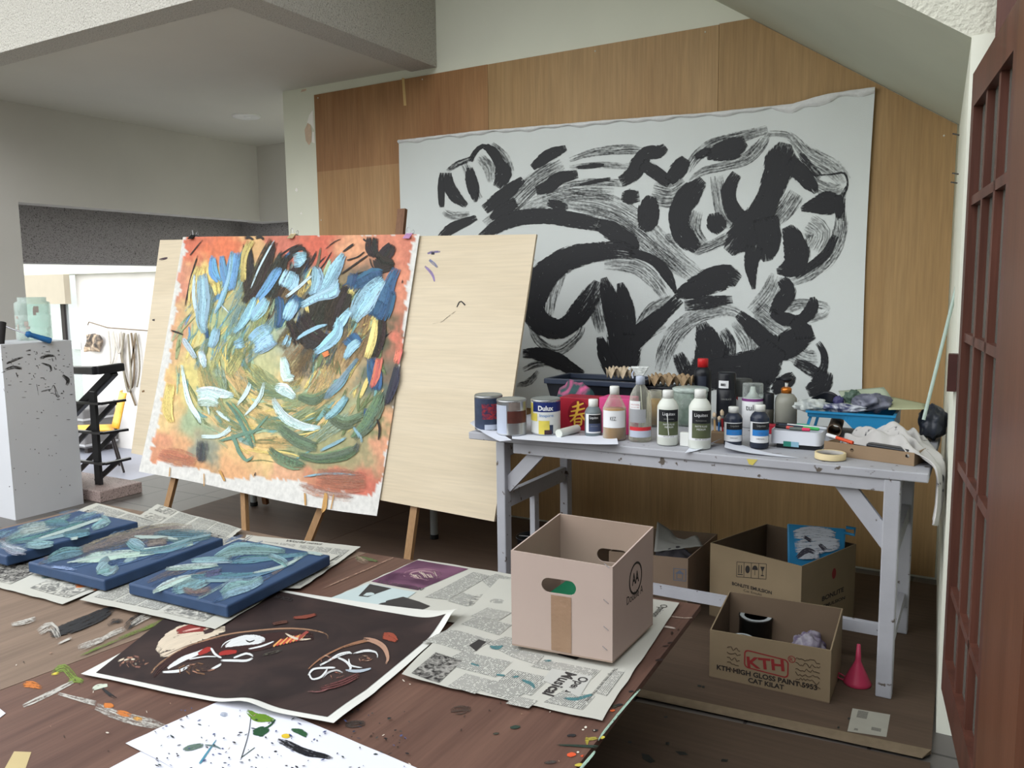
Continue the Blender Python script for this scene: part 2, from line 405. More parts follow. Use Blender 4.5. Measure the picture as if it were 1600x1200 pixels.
# ------------------------------------------------------------------ the setting
m_wall = plain('cream wall paint', (226, 228, 214), 0.75, 0.03, 2.5, bump=0.04, bscale=40)
m_wallg = plain('grey white wall paint', (200, 197, 192), 0.75, 0.03, 2.5, bump=0.04, bscale=40)
m_ceil = plain('ceiling paint', (205, 203, 194), 0.8, 0.03, 1.5, bump=0.03, bscale=30)
m_stucco = plain('pebbledash render', (196, 193, 186), 0.9, 0.10, 130, bump=0.9, bscale=110, speck=(120, 116, 108), speck_amt=0.60, speck_scale=170)
m_stucco2 = plain('rough cream render', (206, 206, 192), 0.9, 0.04, 60, bump=0.8, bscale=70)
m_soffit = plain('soffit paint', (196, 200, 184), 0.8, 0.03, 3, bump=0.10, bscale=35)
m_concrete = plain('washed concrete', (164, 160, 162), 0.85, 0.12, 90, bump=0.6, bscale=90, speck=(96, 92, 92), speck_amt=0.58, speck_scale=150)
m_white = plain('old white paint', (214, 216, 216), 0.6, 0.03, 5)
def tile_mat():
    m, nt, b = newmat('dark floor tile'); L = nt.links.new
    tc = nt.nodes.new('ShaderNodeTexCoord'); mp = nt.nodes.new('ShaderNodeMapping'); mp.inputs['Scale'].default_value = (1, 1, 1)
    L(tc.outputs['Object'], mp.inputs['Vector'])
    br = nt.nodes.new('ShaderNodeTexBrick'); br.offset = 0.0; br.inputs['Scale'].default_value = 1.0
    br.inputs['Brick Width'].default_value = 0.33; br.inputs['Row Height'].default_value = 0.33; br.inputs['Mortar Size'].default_value = 0.005
    br.inputs['Color1'].default_value = lin((104, 98, 92)); br.inputs['Color2'].default_value = lin((92, 88, 84)); br.inputs['Mortar'].default_value = lin((50, 47, 45))
    L(mp.outputs['Vector'], br.inputs['Vector']); L(br.outputs['Color'], b.inputs['Base Color'])
    b.inputs['Roughness'].default_value = 0.4
    return m
m_tile = tile_mat()
m_lowfloor = plain('grey stair hall floor', (140, 142, 152), 0.35, 0.06, 3)

p = Pm().box((-4.95, -3.2, -0.12), (1.8, 5.3, 0)).box((-6.2, -3.2, -0.12), (-4.95, 3.2, 0))
tag(p.build('floor', m_tile), kind='structure')
p = Pm().box((-11.2, 3.2, -0.72), (-4.95, 6.3, -0.6)).box((-4.97, 3.2, -0.6), (-4.93, 5.3, -0.12)).box((-6.2, 3.16, -0.6), (-4.95, 3.2, -0.12))
tag(p.build('floor_stairwell', m_lowfloor), kind='structure')
p = Pm().box((-3.808, 3.83, 0), (-0.04, 4.0, 4.4))
tag(p.build('wall_back', m_wall), kind='structure')
wall_back = bpy.data.objects['wall_back']
p = Pm().hexa([(-0.129, 3.84, 0), (-0.066, 2.49, 0), (1.8, 2.49, 0), (1.8, 3.84, 0)], [(-0.129, 3.84, 1.89), (-0.066, 2.49, 1.89), (1.8, 2.49, 1.89), (1.8, 3.84, 1.89)])
tag(p.build('wall_right', m_wall), kind='structure')
# flight of stairs overhead: smooth soffit below, rough render on the side facing the room
kA, kB = 0.652, 0.686
def stair(x, z0, k, xl): return z0+k*(x-xl)
L1, L2 = V((-0.129, 3.83, 1.885)), V((-0.066, 2.495, 1.886)); XT = -2.6
T1 = V((XT, 3.83, 1.885+kA*(-0.129-XT))); T2 = V((XT, 2.495, 1.886+kB*(-0.066-XT)))
p = Pm(); up = V((0, 0, 0.95))
p.add([L1, L2, T2, T1, L1+up, L2+up, T2+up, T1+up], [(3, 2, 1, 0)], 0)
p.add([L1, L2, T2, T1, L1+up, L2+up, T2+up, T1+up], [(1, 2, 6, 5), (4, 5, 6, 7), (2, 3, 7, 6), (0, 4, 7, 3)], 1)
p.add([(-0.066, 2.495, 1.886), (1.8, 2.495, 1.886), (1.8, 2.495, 3.6), (-0.066, 2.495, 3.6), (-0.066, 3.84, 3.6), (1.8, 3.84, 3.6), (-0.066, 3.84, 1.886), (1.8, 3.84, 1.886)], [(0, 1, 2, 3), (3, 2, 5, 4), (0, 3, 4, 6), (1, 7, 5, 2), (0, 6, 7, 1)], 1)
tag(p.build('ceiling_stair_soffit', [m_soffit, m_stucco2]), kind='structure')
p = Pm().box((-6.2, 2.57, 2.47), (-2.83, 6.4, 2.62))
tag(p.build('ceiling', m_ceil), kind='structure')
p = Pm().box((-6.2, 2.43, 2.455), (-2.655, 2.57, 3.9))
tag(p.build('trim_1', m_stucco), kind='structure')
p = Pm().box((-2.83, 2.57, 2.455), (-2.655, 3.83, 3.9))
tag(p.build('trim_2', m_stucco), kind='structure')
p = Pm().box((-6.2, 1.2, 3.9), (1.8, 4.0, 4.05))
tag(p.build('ceiling_upper', m_ceil), kind='structure')
p = Pm().box((1.8, -3.2, 0), (1.95, 3.84, 3.9))  # unseen wall, added to keep daylight out from the right
m_dim = plain('dim brown light blocker', (70, 66, 60), 0.85, 0.05, 3)  # kept dark so the added unseen walls bounce little light
tag(p.build('wall_far_right_blocker', m_dim), kind='structure')
p = Pm().box((-1.9, -3.35, 0), (1.95, -3.2, 3.9)).box((-6.2, -3.35, 0), (-1.9, -3.2, 1.35)).box((-6.35, -3.35, 0), (-6.2, 2.3, 0.9))  # unseen wall and parapets, added to block low sky light reaching the floor
tag(p.build('wall_front_blocker', m_dim), kind='structure')
p = Pm().box((-5.58, 3.09, 1.845), (-5.43, 5.13, 2.47)).box((-5.58, 2.3, 0), (-5.43, 3.09, 2.47))
tag(p.build('wall_left', m_wallg), kind='structure')
p = Pm().box((-5.58, 5.13, 1.84), (-3.6, 5.3, 2.47))
tag(p.build('wall_hall', m_wallg), kind='structure')
p = Pm().box((-6.2, 2.3, 1.475), (-5.9, 5.34, 2.47))
tag(p.build('trim_3', m_concrete), kind='structure')
p = Pm().box((-5.9, 5.34, 1.55), (-3.6, 5.6, 2.47)).box((-3.95, 5.3, -0.1), (-3.6, 5.34, 2.0))
tag(p.build('trim_4', m_concrete), kind='structure')
p = Pm().box((-11.2, 5.98, 1.475), (-3.6, 6.3, 2.47))
tag(p.build('trim_5', m_wall), kind='structure')
m_hall = plain('stair hall wall paint', (232, 228, 224), 0.75, 0.05, 2.5, bump=0.04, bscale=40)
p = Pm().box((-9.58, 6.06, -0.6), (-3.6, 6.25, 1.475)).box((-11.2, 6.06, -0.6), (-9.58, 6.25, -0.3))
tag(p.build('wall_stairwell', m_hall), kind='structure')
m_dark = plain('dark bronze metal', (52, 46, 46), 0.4, 0.08, 12, metal=0.4)
p = Pm().box((-9.93, 6.06, -0.3), (-9.86, 6.12, 1.475)).box((-11.2, 6.06, -0.3), (-9.58, 6.12, -0.26))
wn = p.build('window_1', m_dark); tag(wn, kind='structure')
g = Pm().box((-11.2, 6.085, -0.26), (-9.93, 6.091, 1.475)).box((-9.86, 6.085, -0.26), (-9.58, 6.091, 1.475))
g.build('pane', thin_glass('window glass', (244, 248, 250), 0.05), wn)
# patches of bare plaster and chipped paint on the back wall
m_patch = plain('white filler', (250, 248, 244), 0.8, 0.02)
m_peel = plain('bare pink plaster', (216, 192, 170), 0.85, 0.08, 30)
sw = Surf((-3.8, 3.829, 0), (1, 0, 0), (0, 0, 1))
p = Pm()
poly(p, sw, [(489, 172), (483, 180), (480, 192), (486, 195), (491, 203)], 0)
poly(p, sw, [(488, 206), (487, 222), (492, 224), (491, 206)], 0)
poly(p, sw, [(481, 192), (476, 203), (478, 220), (483, 227), (487, 221), (487, 205), (485, 195)], 1)
poly(p, sw, [(463, 293), (461, 298), (464, 300), (466, 297)], 0)
poly(p, sw, [(471, 331), (469, 334), (472, 335)], 0); poly(p, sw, [(472, 140), (470, 144), (478, 142), (479, 139)], 1)
p.build('peeled_patch', [m_patch, m_peel], wall_back)

# plywood sheets lining the back wall
w_red = wood('reddish plywood', (142, 98, 62), (174, 132, 90), 'Z', 1.0, 6)
w_fade = wood('faded reddish plywood', (164, 124, 82), (184, 148, 106), 'Z', 1.0, 6)
w_mid = wood('honey plywood', (166, 132, 90), (180, 149, 107), 'Z', 1.0, 6)
w_tan = wood('tan plywood', (160, 128, 86), (176, 145, 102), 'Z', 1.0, 6)
Y0 = 3.82
zc = 2.42
def ply(name, pts, m, label, fade=False):
    pm = Pm(); n = len(pts)
    fr = [V((x, Y0, z)) for x, z in pts]; bk = [V((x, Y0+0.009, z)) for x, z in pts]
    pm.add(fr+bk, [tuple(range(n)), tuple(range(2*n-1, n-1, -1))]+[(i, i+n, (i+1) % n+n, (i+1) % n) for i in range(n)])
    if fade:
        m = [m, w_fade]; x0, x1 = pts[0][0], pts[1][0]
        pm.add([V((x0+0.001, Y0-0.0003, 0.021)), V((x1-0.001, Y0-0.0003, 0.021)), V((x1-0.001, Y0-0.0003, zf)), V((x0+0.001, Y0-0.0003, zf))], [(0, 1, 2, 3)], 1)
    o = pm.build(name, m); tag(o, label, 'wall panel', None); return o
xj1, xj2 = atY(762, 100.5, Y0).x, atY(1124, 37, Y0).x
xl, xr = atY(490.5, 148, Y0).x, -0.136
zf = atY(560, 262, Y0).z
o1 = ply('plywood_panel', [(xl, 0.012), (xj1-0.002, 0.012), (xj1-0.002, 2.423), (xl, 2.416)], w_red, 'reddish brown plywood panel on the wall left of the seam', True)
o2 = ply('plywood_panel', [(xj1, 0.012), (xj2-0.002, 0.012), (xj2-0.002, 2.425), (xj1, 2.422)], w_mid, 'honey plywood panel behind the middle of the black and white mural')
o3 = ply('plywood_panel', [(xj2, 0.012), (xr, 0.012), (xr, 1.886), (-0.965, 2.428), (xj2, 2.428)], w_tan, 'tan plywood panel on the right, cut slanting under the stair soffit')
for o in (o1, o2, o3): o['group'] = 'plywood panels lining the back wall'
sp = Surf((-3.0, Y0, 0), (1, 0, 0), (0, 0, 1))
p = Pm(); quadpatch(p, sp, [(628, 122), (632, 122), (635, 165), (631, 165)], 0, 2, 4); p.build('tape_strip', plain('old masking tape', (206, 176, 120), 0.6), o1)
m_nail = plain('bright nail heads', (225, 222, 210), 0.35, 0.02, metal=0.2)
def nails(par, pts):
    for (x, y) in pts:
        pm = Pm(); q = atY(x, y, Y0); pm.M = Matrix.Translation(q) @ Matrix.Rotation(PI/2, 4, 'X'); pm.lathe([(0.004, 0), (0.004, 0.002), (0, 0.003)], n=8)
        pm.build('nail', m_nail, par)
nails(o1, [(497, 153), (502, 344), (660, 124)]); nails(o2, [(1102, 50), (930, 80)]); nails(o3, [(1475, 212)])

# right hand glazed door, standing open
m_door = wood('dark stained door timber', (74, 44, 36), (104, 64, 52), 'Z', 1.4, 10, rough=0.4, spec=0.4)
m_door_lit = wood('lit orange door timber', (88, 54, 38), (106, 68, 50), 'Z', 1.4, 8, rough=0.4, spec=0.4)  # door timber with the light falling on it put into an orange tone
DK = 0.89
def dpt(x, y):
    n = V((0.991, 0.134, 0)); h = V((-0.03, 2.43, 1.27)); h = CAM+(h-CAM)*DK; d = ray(x, y); return CAM+d*(n.dot(h-CAM)/n.dot(d))
dd = V((0.1340, -0.991, 0)).normalized(); dn = V((-0.991, -0.134, 0)).normalized()
H0 = dpt(1490, 700); H0.z = 0
def dt(x, y): return (dpt(x, y)-H0).dot(dd)
zt = dpt(1522, 113).z; zb = max(0.02, dpt(1476, 1100).z-0.0)
door = thing('door_1', None, None, (H0.x, H0.y, zb)); door['kind'] = 'structure'
def dbox(pm, t0, t1, z0, z1, th=0.04, mi=0, n0=0.0):
    q = [H0+dd*t0+dn*n0, H0+dd*t1+dn*n0, H0+dd*t1+dn*(n0-th), H0+dd*t0+dn*(n0-th)]
    pm.hexa([V((a.x, a.y, z0)) for a in q], [V((a.x, a.y, z1)) for a in q], mi)
tA = 0.045; tG = dt(1572, 282); tE = tG+0.11
zr = [dpt(*a).z for a in ((1517, 312), (1505, 528), (1497, 735), (1487, 938))]
pm = Pm(); dbox(pm, 0, tA, zb, zt); dbox(pm, tG, tE, zb, zt); pm.build('door_stile', m_door, door)
pm = Pm(); dbox(pm, tA, tG, zt-0.085, zt); dbox(pm, tA, tG, zb, zb+0.10); pm.build('door_rail', m_door, door)
pm = Pm()
for z in zr: dbox(pm, tA, tG, z-0.011, z+0.011, 0.03, 0, -0.005)
for k in (1, 2): t = tA+(tG-tA)*k/3; dbox(pm, t-0.012, t+0.012, zb+0.1, zt-0.085, 0.03, 0, -0.005)
pm.build('glazing_bar', m_door, door)
pm = Pm(); dbox(pm, tA, tG, zb+0.1, zt-0.085, 0.004, 0, -0.020); pm.build('pane', thin_glass('dusty door glass', (120, 122, 116), 0.30, 0.25), door)
# second leaf / frame post nearer the camera
fr = thing('door_2', None, None, (H0.x+dd.x*(tE+0.02), H0.y+dd.y*(tE+0.02), 0)); fr['kind'] = 'structure'
pm = Pm(); dbox(pm, tE+0.004, tE+0.34, 0.0, 2.35, 0.045, 0, 0.012); pm.build('door_leaf', m_door_lit, fr)
pm = Pm()
q = atY(1580, 0, 2.44); pm.box((q.x-0.03, 2.42, 1.86), (q.x+0.05, 2.485, 2.8)); tag(pm.build('trim_6', m_door), kind='structure')
m_bolt = plain('dark red bolt plate', (70, 40, 36), 0.5, 0.1, 20)
q = atY(1497, 580, 2.47); pm = Pm(); pm.box((q.x-0.024, 2.45, atY(1497, 611, 2.47).z), (q.x-0.002, 2.488, atY(1497, 553, 2.47).z))
tag(pm.build('latch_block', m_bolt, None), 'dark red timber latch block fixed to the white wall edge beside the glazed door', 'latch')
wr = bpy.data.objects['wall_right']
for (x, y) in ((1504, 211), (1503, 272), (1501, 286)):
    pm = Pm(); q = atX(x-6, y, -0.085); pm.tube([q, q+V((0.0, -0.03, 0))+V((-0.012, 0, 0))], 0.0022, 6); pm.build('nail', m_dark, wr)

# recessed lamp
c = V((-4.54, 4.21, 2.47)); lamp = thing('ceiling_downlight', 'round recessed downlight in the low grey ceiling', 'ceiling light', c)
pm = Pm(); pm.lathe([(0.062, -0.004), (0.092, -0.010), (0.098, -0.004), (0.098, 0.0)], c, 32); pm.build('trim_ring', plain('lamp ring white', (228, 228, 226), 0.35), lamp)
pm = Pm(); pm.lathe([(0.0, -0.001), (0.062, -0.003)], c, 24); pm.lathe([(0.0, -0.014), (0.02, -0.013), (0.026, -0.003)], c+V((0.012, 0, 0)), 16, 1)
pm.build('reflector', [plain('lamp reflector', (62, 62, 64), 0.2, 0.02, metal=0.7), plain('lamp bulb', (235, 235, 235), 0.3)], lamp)

# ------------------------------------------------------------------ stairwell things
zl = -0.6
pm = Pm(); pm.box((-10.95, 5.9, 1.12), (-9.56, 5.975, 1.475)); tag(pm.build('window_blind', plain('beige blind fabric', (186, 176, 158), 0.8, 0.03)), 'beige box blind pulled part way over the stairwell window', 'blind')
pm = Pm(); q = atY(120, 540, 6.06); pm.box((q.x-0.10, 6.045, q.z-0.045), (q.x+0.10, 6.06, q.z+0.045)); tag(pm.build('light_switch', m_white, bevel=0.004), 'white switch plate on the bright stairwell wall', 'switch')
# grey cabinet on castors
cb = thing('flight_case', 'low grey cabinet with metal bands against the stairwell wall', 'cabinet', (-9.45, 5.85, zl))
m_case = plain('grey case laminate', (112, 110, 110), 0.6, 0.05, 6); m_alu = plain('aluminium edging', (188, 188, 190), 0.35, 0.03, metal=0.6)
pm = Pm(); pm.box((-10.0, 5.62, zl+0.06), (-8.93, 6.03, zl+0.52)); pm.build('body', m_case, cb, bevel=0.02)
for z in (zl+0.40, zl+0.10):
    pm = Pm(); pm.box((-10.01, 5.608, z-0.012), (-8.92, 5.62, z+0.012)); pm.box((-8.93, 5.61, z-0.012), (-8.918, 6.03, z+0.012)); pm.build('band', m_alu, cb)
for x in (-9.9, -9.0):
    for y in (5.7, 5.95): pm = Pm(); pm.box((x-0.03, y-0.03, zl), (x+0.03, y+0.03, zl+0.06)); pm.build('foot', m_dark, cb)
# yellow plywood chair
ch = thing('stacking_chair', 'yellow plywood shell chair on black legs behind the stair rail', 'chair', (-7.95, 5.1, zl), -0.5)
m_yel = wood('yellow stained ply', (222, 160, 40), (240, 184, 70), 'X', 2, 6, rough=0.35)
def chair_seat(u, v):
    x = (u-0.5)*0.42; y = -0.22+v*0.42; return V((x, y, 0.45+0.03*(2*u-1)**2-0.03*v))
pm = Pm(); pm.grid(chair_seat, 8, 6); pm.build('seat', m_yel, ch, True, True, solid=0.012)
def chair_back(u, v):
    w = 0.42-0.10*v; x = (u-0.5)*w; return V((x, 0.22+0.10*v-0.04*(1-(2*u-1)**2), 0.46+0.36*v))
pm = Pm(); pm.grid(chair_back, 8, 6); pm.build('backrest', m_yel, ch, True, True, solid=0.012)
for sx in (-1, 1):
    for (y0, y1) in ((-0.16, -0.21), (0.16, 0.24)):
        pm = Pm(); pm.tube([(sx*0.15, y0, 0.43), (sx*0.2, y1, 0.012), (sx*0.2, y1, 0)], 0.011, 8); pm.build('leg', m_dark, ch, True)
# hanging straps and cloth on the stairwell wall
m_strap = plain('grey green strap', (140, 132, 116), 0.8, 0.15, 20); m_strap2 = plain('pale strap', (196, 190, 180), 0.8, 0.08, 20); m_strap3 = plain('brown strap', (120, 104, 84), 0.8, 0.12, 20)
def strap(name, pts, wpx, m, label, grp=None):
    pm = Pm(); P = catmull([(x, y) for x, y in pts], 4)
    vs = []; n = len(P); yy = 6.03+random.uniform(-0.015, 0.015)
    for i, q in enumerate(P):
        a = P[max(i-1, 0)]; b = P[min(i+1, n-1)]; L = math.hypot(b[0]-a[0], b[1]-a[1]); nx, ny = -(b[1]-a[1])/L, (b[0]-a[0])/L
        vs += [atY(q[0]+nx*wpx/2, q[1]+ny*wpx/2, yy), atY(q[0]-nx*wpx/2, q[1]-ny*wpx/2, yy)]
    pm.add(vs, [(2*i, 2*i+1, 2*i+3, 2*i+2) for i in range(n-1)], smooth=True)
    o = pm.build(name, m, solid=0.006); tag(o, label, 'strap', grp); return o
G = 'straps hanging on the stairwell wall'
strap('hanging_strap', [(169, 517), (172, 545), (173, 570), (177, 562), (180, 540), (176, 517)], 2.2, m_strap2, 'short pale strap loop, leftmost on the stairwell wall hooks', G)
strap('hanging_strap', [(176, 518), (180, 535), (186, 552), (190, 540), (188, 518)], 2.4, m_strap2, 'short pale strap loop second from the left on the stairwell wall', G)
strap('hanging_strap', [(188, 520), (190, 560), (196, 590), (204, 612), (212, 634)], 2.6, m_strap3, 'longest strap end hanging down to a point on the stairwell wall', G)
strap('hanging_strap', [(194, 520), (191, 550), (193, 580), (200, 612), (205, 600), (203, 560), (200, 522)], 2.6, m_strap, 'grey green strap loop in the middle of the stairwell wall hooks', G)
strap('hanging_strap', [(205, 520), (209, 550), (210, 580), (206, 606), (204, 580), (209, 545), (212, 522)], 2.4, m_strap3, 'brown strap loop right of the middle on the stairwell wall', G)
strap('hanging_strap', [(212, 520), (217, 550), (218, 580), (214, 605)], 2.2, m_strap, 'rightmost thin strap hanging on the stairwell wall', G)
pm = Pm(); pm.tube([atY(137, 508, 6.035), atY(139, 503, 6.035), atY(168, 512, 6.03), atY(236, 517, 6.03)], 0.006, 6); tag(pm.build('hanging_rail', m_strap3), 'thin rusty wire rail holding the straps on the stairwell wall', 'rail')
pm = Pm()
def rag_fn(u, v):
    x = 137+22*u+3*math.sin(v*5); y = 521+27*v+4*abs(u-0.5); q = atY(x, y, 6.03); q.y -= 0.02+0.02*math.sin(u*9+v*3); return q
pm.grid(rag_fn, 8, 8); tag(pm.build('hanging_cloth', photo_mat('stained hanging cloth', (90, 84, 80), (226, 200, 172), 7), smooth=True, solid=0.006), 'small stained cloth hanging on the stairwell wall left of the straps', 'cloth')
# kerb and stair rail
kb = Pm().box((-5.3, 2.945, 0), (-4.575, 3.235, 0.07)); tag(kb.build('granite_kerb', plain('pink granite', (176, 156, 150), 0.6, 0.12, 120, speck=(90, 80, 78), speck_amt=0.58, speck_scale=150), bevel=0.006), 'rough pink granite kerb at the foot of the stair rail', 'kerb')
rl = thing('stair_railing', 'black metal stair railing with four sloping rails', 'railing', (-4.751, 3.061, 0.07))
m_rail = plain('black railing paint', (34, 34, 38), 0.35, 0.1, 10, spec=0.5)
RY = 3.061
pm = Pm(); a = atY(155, 757, RY); b = atY(145, 612, RY); pm.bar((a.x, RY, 0.0705), (b.x, RY, b.z), 0.055, 0.02, up=(0, 1, 0)); pm.build('post', m_rail, rl)
pm = Pm(); pm.bar(atY(112, 578, RY+0.05), atY(151, 579, RY-0.05), 0.05, 0.05); pm.bar(atY(150, 579, RY-0.05), atY(192, 573, RY+0.12), 0.05, 0.05); pm.build('handrail', m_rail, rl, bevel=0.008)
pm = Pm(); pm.bar(atY(178, 581, RY+0.07), atY(105, 656, RY+0.05), 0.05, 0.05); pm.build('handrail', m_rail, rl, bevel=0.008)
for (l, mid, r, d0, d1) in (((112, 628), (157, 631), (196, 625), (180, 628), (108, 705)), ((116, 673), (160, 677), (200, 671), (183, 673), (108, 752)), ((122, 720), (164, 725), (204, 716), (186, 719), (150, 752))):
    pm = Pm(); pm.bar(atY(*l, RY+0.05), atY(*mid, RY-0.04), 0.03, 0.014); pm.bar(atY(*mid, RY-0.04), atY(*r, RY+0.1), 0.03, 0.014)
    pm.bar(atY(*d0, RY+0.05), atY(*d1, RY+0.05), 0.03, 0.014, up=(0, 1, 0)); pm.build('rail', m_rail, rl)

# ------------------------------------------------------------------ the black and white mural
m_canvas = plain('primed canvas', (216, 222, 222), 0.8, 0.02, 3, bump=0.08, bscale=220)
m_paint = paint_mat()
def mrip(a, b):   # a along the wall, b up: soft folds fanning out below the tacked top edge
    t = max(0.0, min(1.0, (b-1.5)/0.55))
    return 0.006+0.004*math.sin(a*7.3+0.6*math.sin(b*3))*(0.35+t)+0.003*math.sin(a*19+b*4)*t*t+0.002*math.sin(b*5+a*2)
ms = Surf((0, 3.812, 0), (1, 0, 0), (0, 0, 1), mrip)
tl = [(621, 220), (740, 207), (900, 193), (1000, 186), (1100, 178), (1240, 164), (1290, 150), (1330, 143), (1367, 138)]
top = [ms.hit(*q) for q in tl]
def top_at(a):
    for (x0, z0), (x1, z1) in zip(top, top[1:]):
        if a <= x1: t = max(0, (a-x0)/(x1-x0)); return z0+(z1-z0)*t
    return top[-1][1]
def mfn(u, v):
    xl_, xr_ = -2.915+0.012*v, -0.443-0.012*math.sin(v*3)
    a = xl_+(xr_-xl_)*u; zt_ = top_at(a); b = 0.62+(zt_-0.62)*(1-v)
    return ms.P(a, b)
pm = Pm(); pm.grid(mfn, 60, 40, 0)
K = (42, 43, 47)
def st(pts, dry=0.0, col=K, **k): ribbon(pm, ms, pts, col, dry, 1, **k)
D1, D2, D3 = 0.30, 0.42, 0.52
# dry sweeps first
st([(760, 352, 20), (800, 320, 30), (840, 282, 34), (880, 258, 26)], D2)
st([(795, 345, 16), (840, 318, 26), (900, 300, 30), (960, 303, 26)], 0.56)
st([(850, 300, 30), (900, 312, 40), (950, 322, 44), (1000, 352, 46), (1050, 400, 40), (1100, 440, 26)], 0.56)
st([(900, 330, 30), (960, 345, 30), (1020, 390, 30), (1075, 430, 22)], 0.55)
st([(890, 250, 8), (930, 238, 14), (985, 234, 18), (1005, 236, 10)], D2)
st([(890, 262, 8), (940, 258, 12), (995, 262, 12)], 0.50)
st([(880, 290, 8), (920, 284, 12), (975, 287, 14)], D2)
st([(1075, 268, 12), (1088, 246, 20), (1115, 226, 22), (1160, 214, 20), (1200, 202, 14)], 0.40)
st([(1078, 285, 8), (1100, 268, 14), (1160, 252, 20), (1185, 232, 22), (1203, 208, 10)], 0.44)
st([(1195, 210, 10), (1232, 212, 14), (1262, 240, 26), (1300, 262, 34), (1322, 285, 26)], 0.52)
st([(1250, 240, 10), (1268, 262, 14), (1283, 278, 12)], 0.25)
st([(1270, 275, 3), (1300, 273, 3), (1320, 271, 4), (1325, 290, 4), (1318, 305, 10), (1314, 345, 14)], 0.25)
st([(1268, 285, 18), (1300, 300, 30), (1318, 295, 16)], 0.50)
st([(1315, 330, 20), (1312, 365, 26), (1295, 400, 30), (1262, 428, 26), (1235, 440, 20)], 0.42)
st([(1262, 350, 40), (1280, 365, 46), (1270, 390, 40)], 0.56)
st([(1245, 302, 30), (1230, 325, 34), (1212, 345, 26)], 0.46)
st([(1205, 285, 30), (1196, 310, 34), (1180, 335, 26)], 0.5)
st([(1090, 330, 20), (1085, 360, 26), (1100, 385, 22)], 0.44)
st([(1120, 275, 24), (1128, 330, 24), (1145, 355, 20)], 0.5)
st([(1020, 300, 40), (1050, 305, 46), (1075, 290, 30)], 0.44)
st([(1085, 395, 14), (1110, 385, 18), (1140, 370, 20)], 0.40)
st([(1040, 372, 20), (1060, 372, 18)], 0.5)
st([(828, 500, 10), (842, 532, 16), (872, 548, 18), (905, 525, 14), (912, 500, 8)], 0.42)
st([(945, 412, 22), (990, 415, 28), (1022, 438, 26), (1042, 468, 14)], 0.50)
st([(1052, 466, 14), (1020, 482, 20), (1000, 510, 20)], 0.44)
st([(875, 425, 30), (862, 460, 26), (858, 492, 16)], 0.50)
st([(965, 590, 16), (975, 560, 20), (1000, 530, 20), (1040, 508, 14)], 0.5)
st([(1032, 580, 20), (1042, 545, 30), (1062, 515, 34), (1095, 492, 26), (1140, 485, 20), (1165, 498, 14)], 0.47)
st([(1150, 500, 22), (1170, 530, 36), (1178, 565, 30)], 0.47)
st([(1180, 478, 26), (1205, 500, 40), (1232, 520, 34)], 0.50)
st([(1215, 430, 30), (1200, 460, 30), (1175, 488, 24)], 0.53)
st([(1225, 485, 20), (1250, 475, 20), (1290, 478, 14), (1297, 484, 8)], 0.48)
st([(1265, 500, 14), (1290, 492, 12), (1296, 485, 6)], 0.52)
st([(1235, 548, 30), (1262, 560, 40), (1278, 560, 20)], 0.53)
st([(818, 578, 8), (840, 568, 14), (868, 568, 14), (886, 580, 8)], 0.36)
st([(808, 602, 8), (828, 596, 12), (842, 580, 8)], 0.36)
st([(930, 460, 18), (934, 490, 24), (940, 520, 14)], 0.40)
st([(694, 330, 12), (708, 338, 16), (735, 335, 12)], 0.48)
st([(726, 255, 12), (738, 280, 18), (746, 300, 12)], 0.5)
st([(770, 226, 10), (790, 245, 16), (800, 268, 12)], 0.42)
st([(700, 268, 8), (716, 256, 10), (742, 247, 10)], 0.30)
st([(750, 245, 16), (766, 262, 22), (770, 285, 16)], 0.52)
# solid strokes
st([(691, 270, 8), (690, 298, 12), (691, 324, 9)])
st([(701, 270, 12), (702, 288, 18), (712, 307, 20), (730, 322, 10)])
st([(735, 262, 10), (737, 280, 20), (742, 300, 18), (744, 316, 6)])
st([(736, 252, 10), (744, 238, 8), (756, 229, 8), (770, 236, 16), (782, 255, 18), (788, 272, 28), (778, 293, 16)])
st([(748, 300, 6), (752, 310, 10)], 0.2)
st([(885, 231, 10), (858, 243, 20), (832, 262, 12)])
st([(818, 280, 12), (792, 302, 22), (758, 328, 18)])
st([(808, 316, 18), (783, 330, 18), (768, 342, 8)])
st([(838, 298, 16), (858, 292, 20), (872, 280, 22), (903, 272, 14)])
st([(856, 316, 10), (874, 322, 18), (888, 324, 8)], 0.08)
st([(746, 340, 10), (722, 350, 16), (702, 360, 18), (690, 372, 14)])
st([(752, 372, 14), (785, 350, 24), (815, 340, 26), (855, 338, 26), (900, 344, 26), (938, 352, 24)])
st([(935, 350, 22), (962, 364, 32), (985, 380, 30), (994, 398, 12)])
st([(900, 262, 5), (930, 259, 9), (945, 258, 4)], 0.1); st([(906, 289, 4), (930, 284, 7), (955, 279, 5)], 0.1)
st([(1042, 230, 14), (1030, 238, 22), (1012, 240, 22), (1000, 256, 28), (988, 274, 24), (970, 284, 20)])
st([(1003, 256, 20), (1025, 270, 22), (1048, 287, 18)])
st([(1046, 284, 18), (1062, 264, 28), (1073, 248, 18)])
st([(972, 306, 14), (984, 308, 26), (1000, 306, 18)], 0.08)
st([(1020, 307, 18), (1014, 328, 36), (1013, 345, 34), (1004, 360, 18)])
st([(1104, 244, 14), (1128, 237, 32), (1150, 230, 34), (1166, 222, 16)])
st([(1084, 248, 8), (1098, 240, 14), (1112, 236, 14)], 0.2)
st([(1100, 282, 16), (1080, 302, 36), (1065, 325, 36), (1062, 350, 32), (1072, 372, 34), (1090, 390, 20)])
st([(1116, 333, 18), (1120, 350, 34), (1128, 362, 20)])
st([(1152, 272, 18), (1140, 292, 24), (1140, 315, 24), (1152, 337, 28), (1175, 348, 24)])
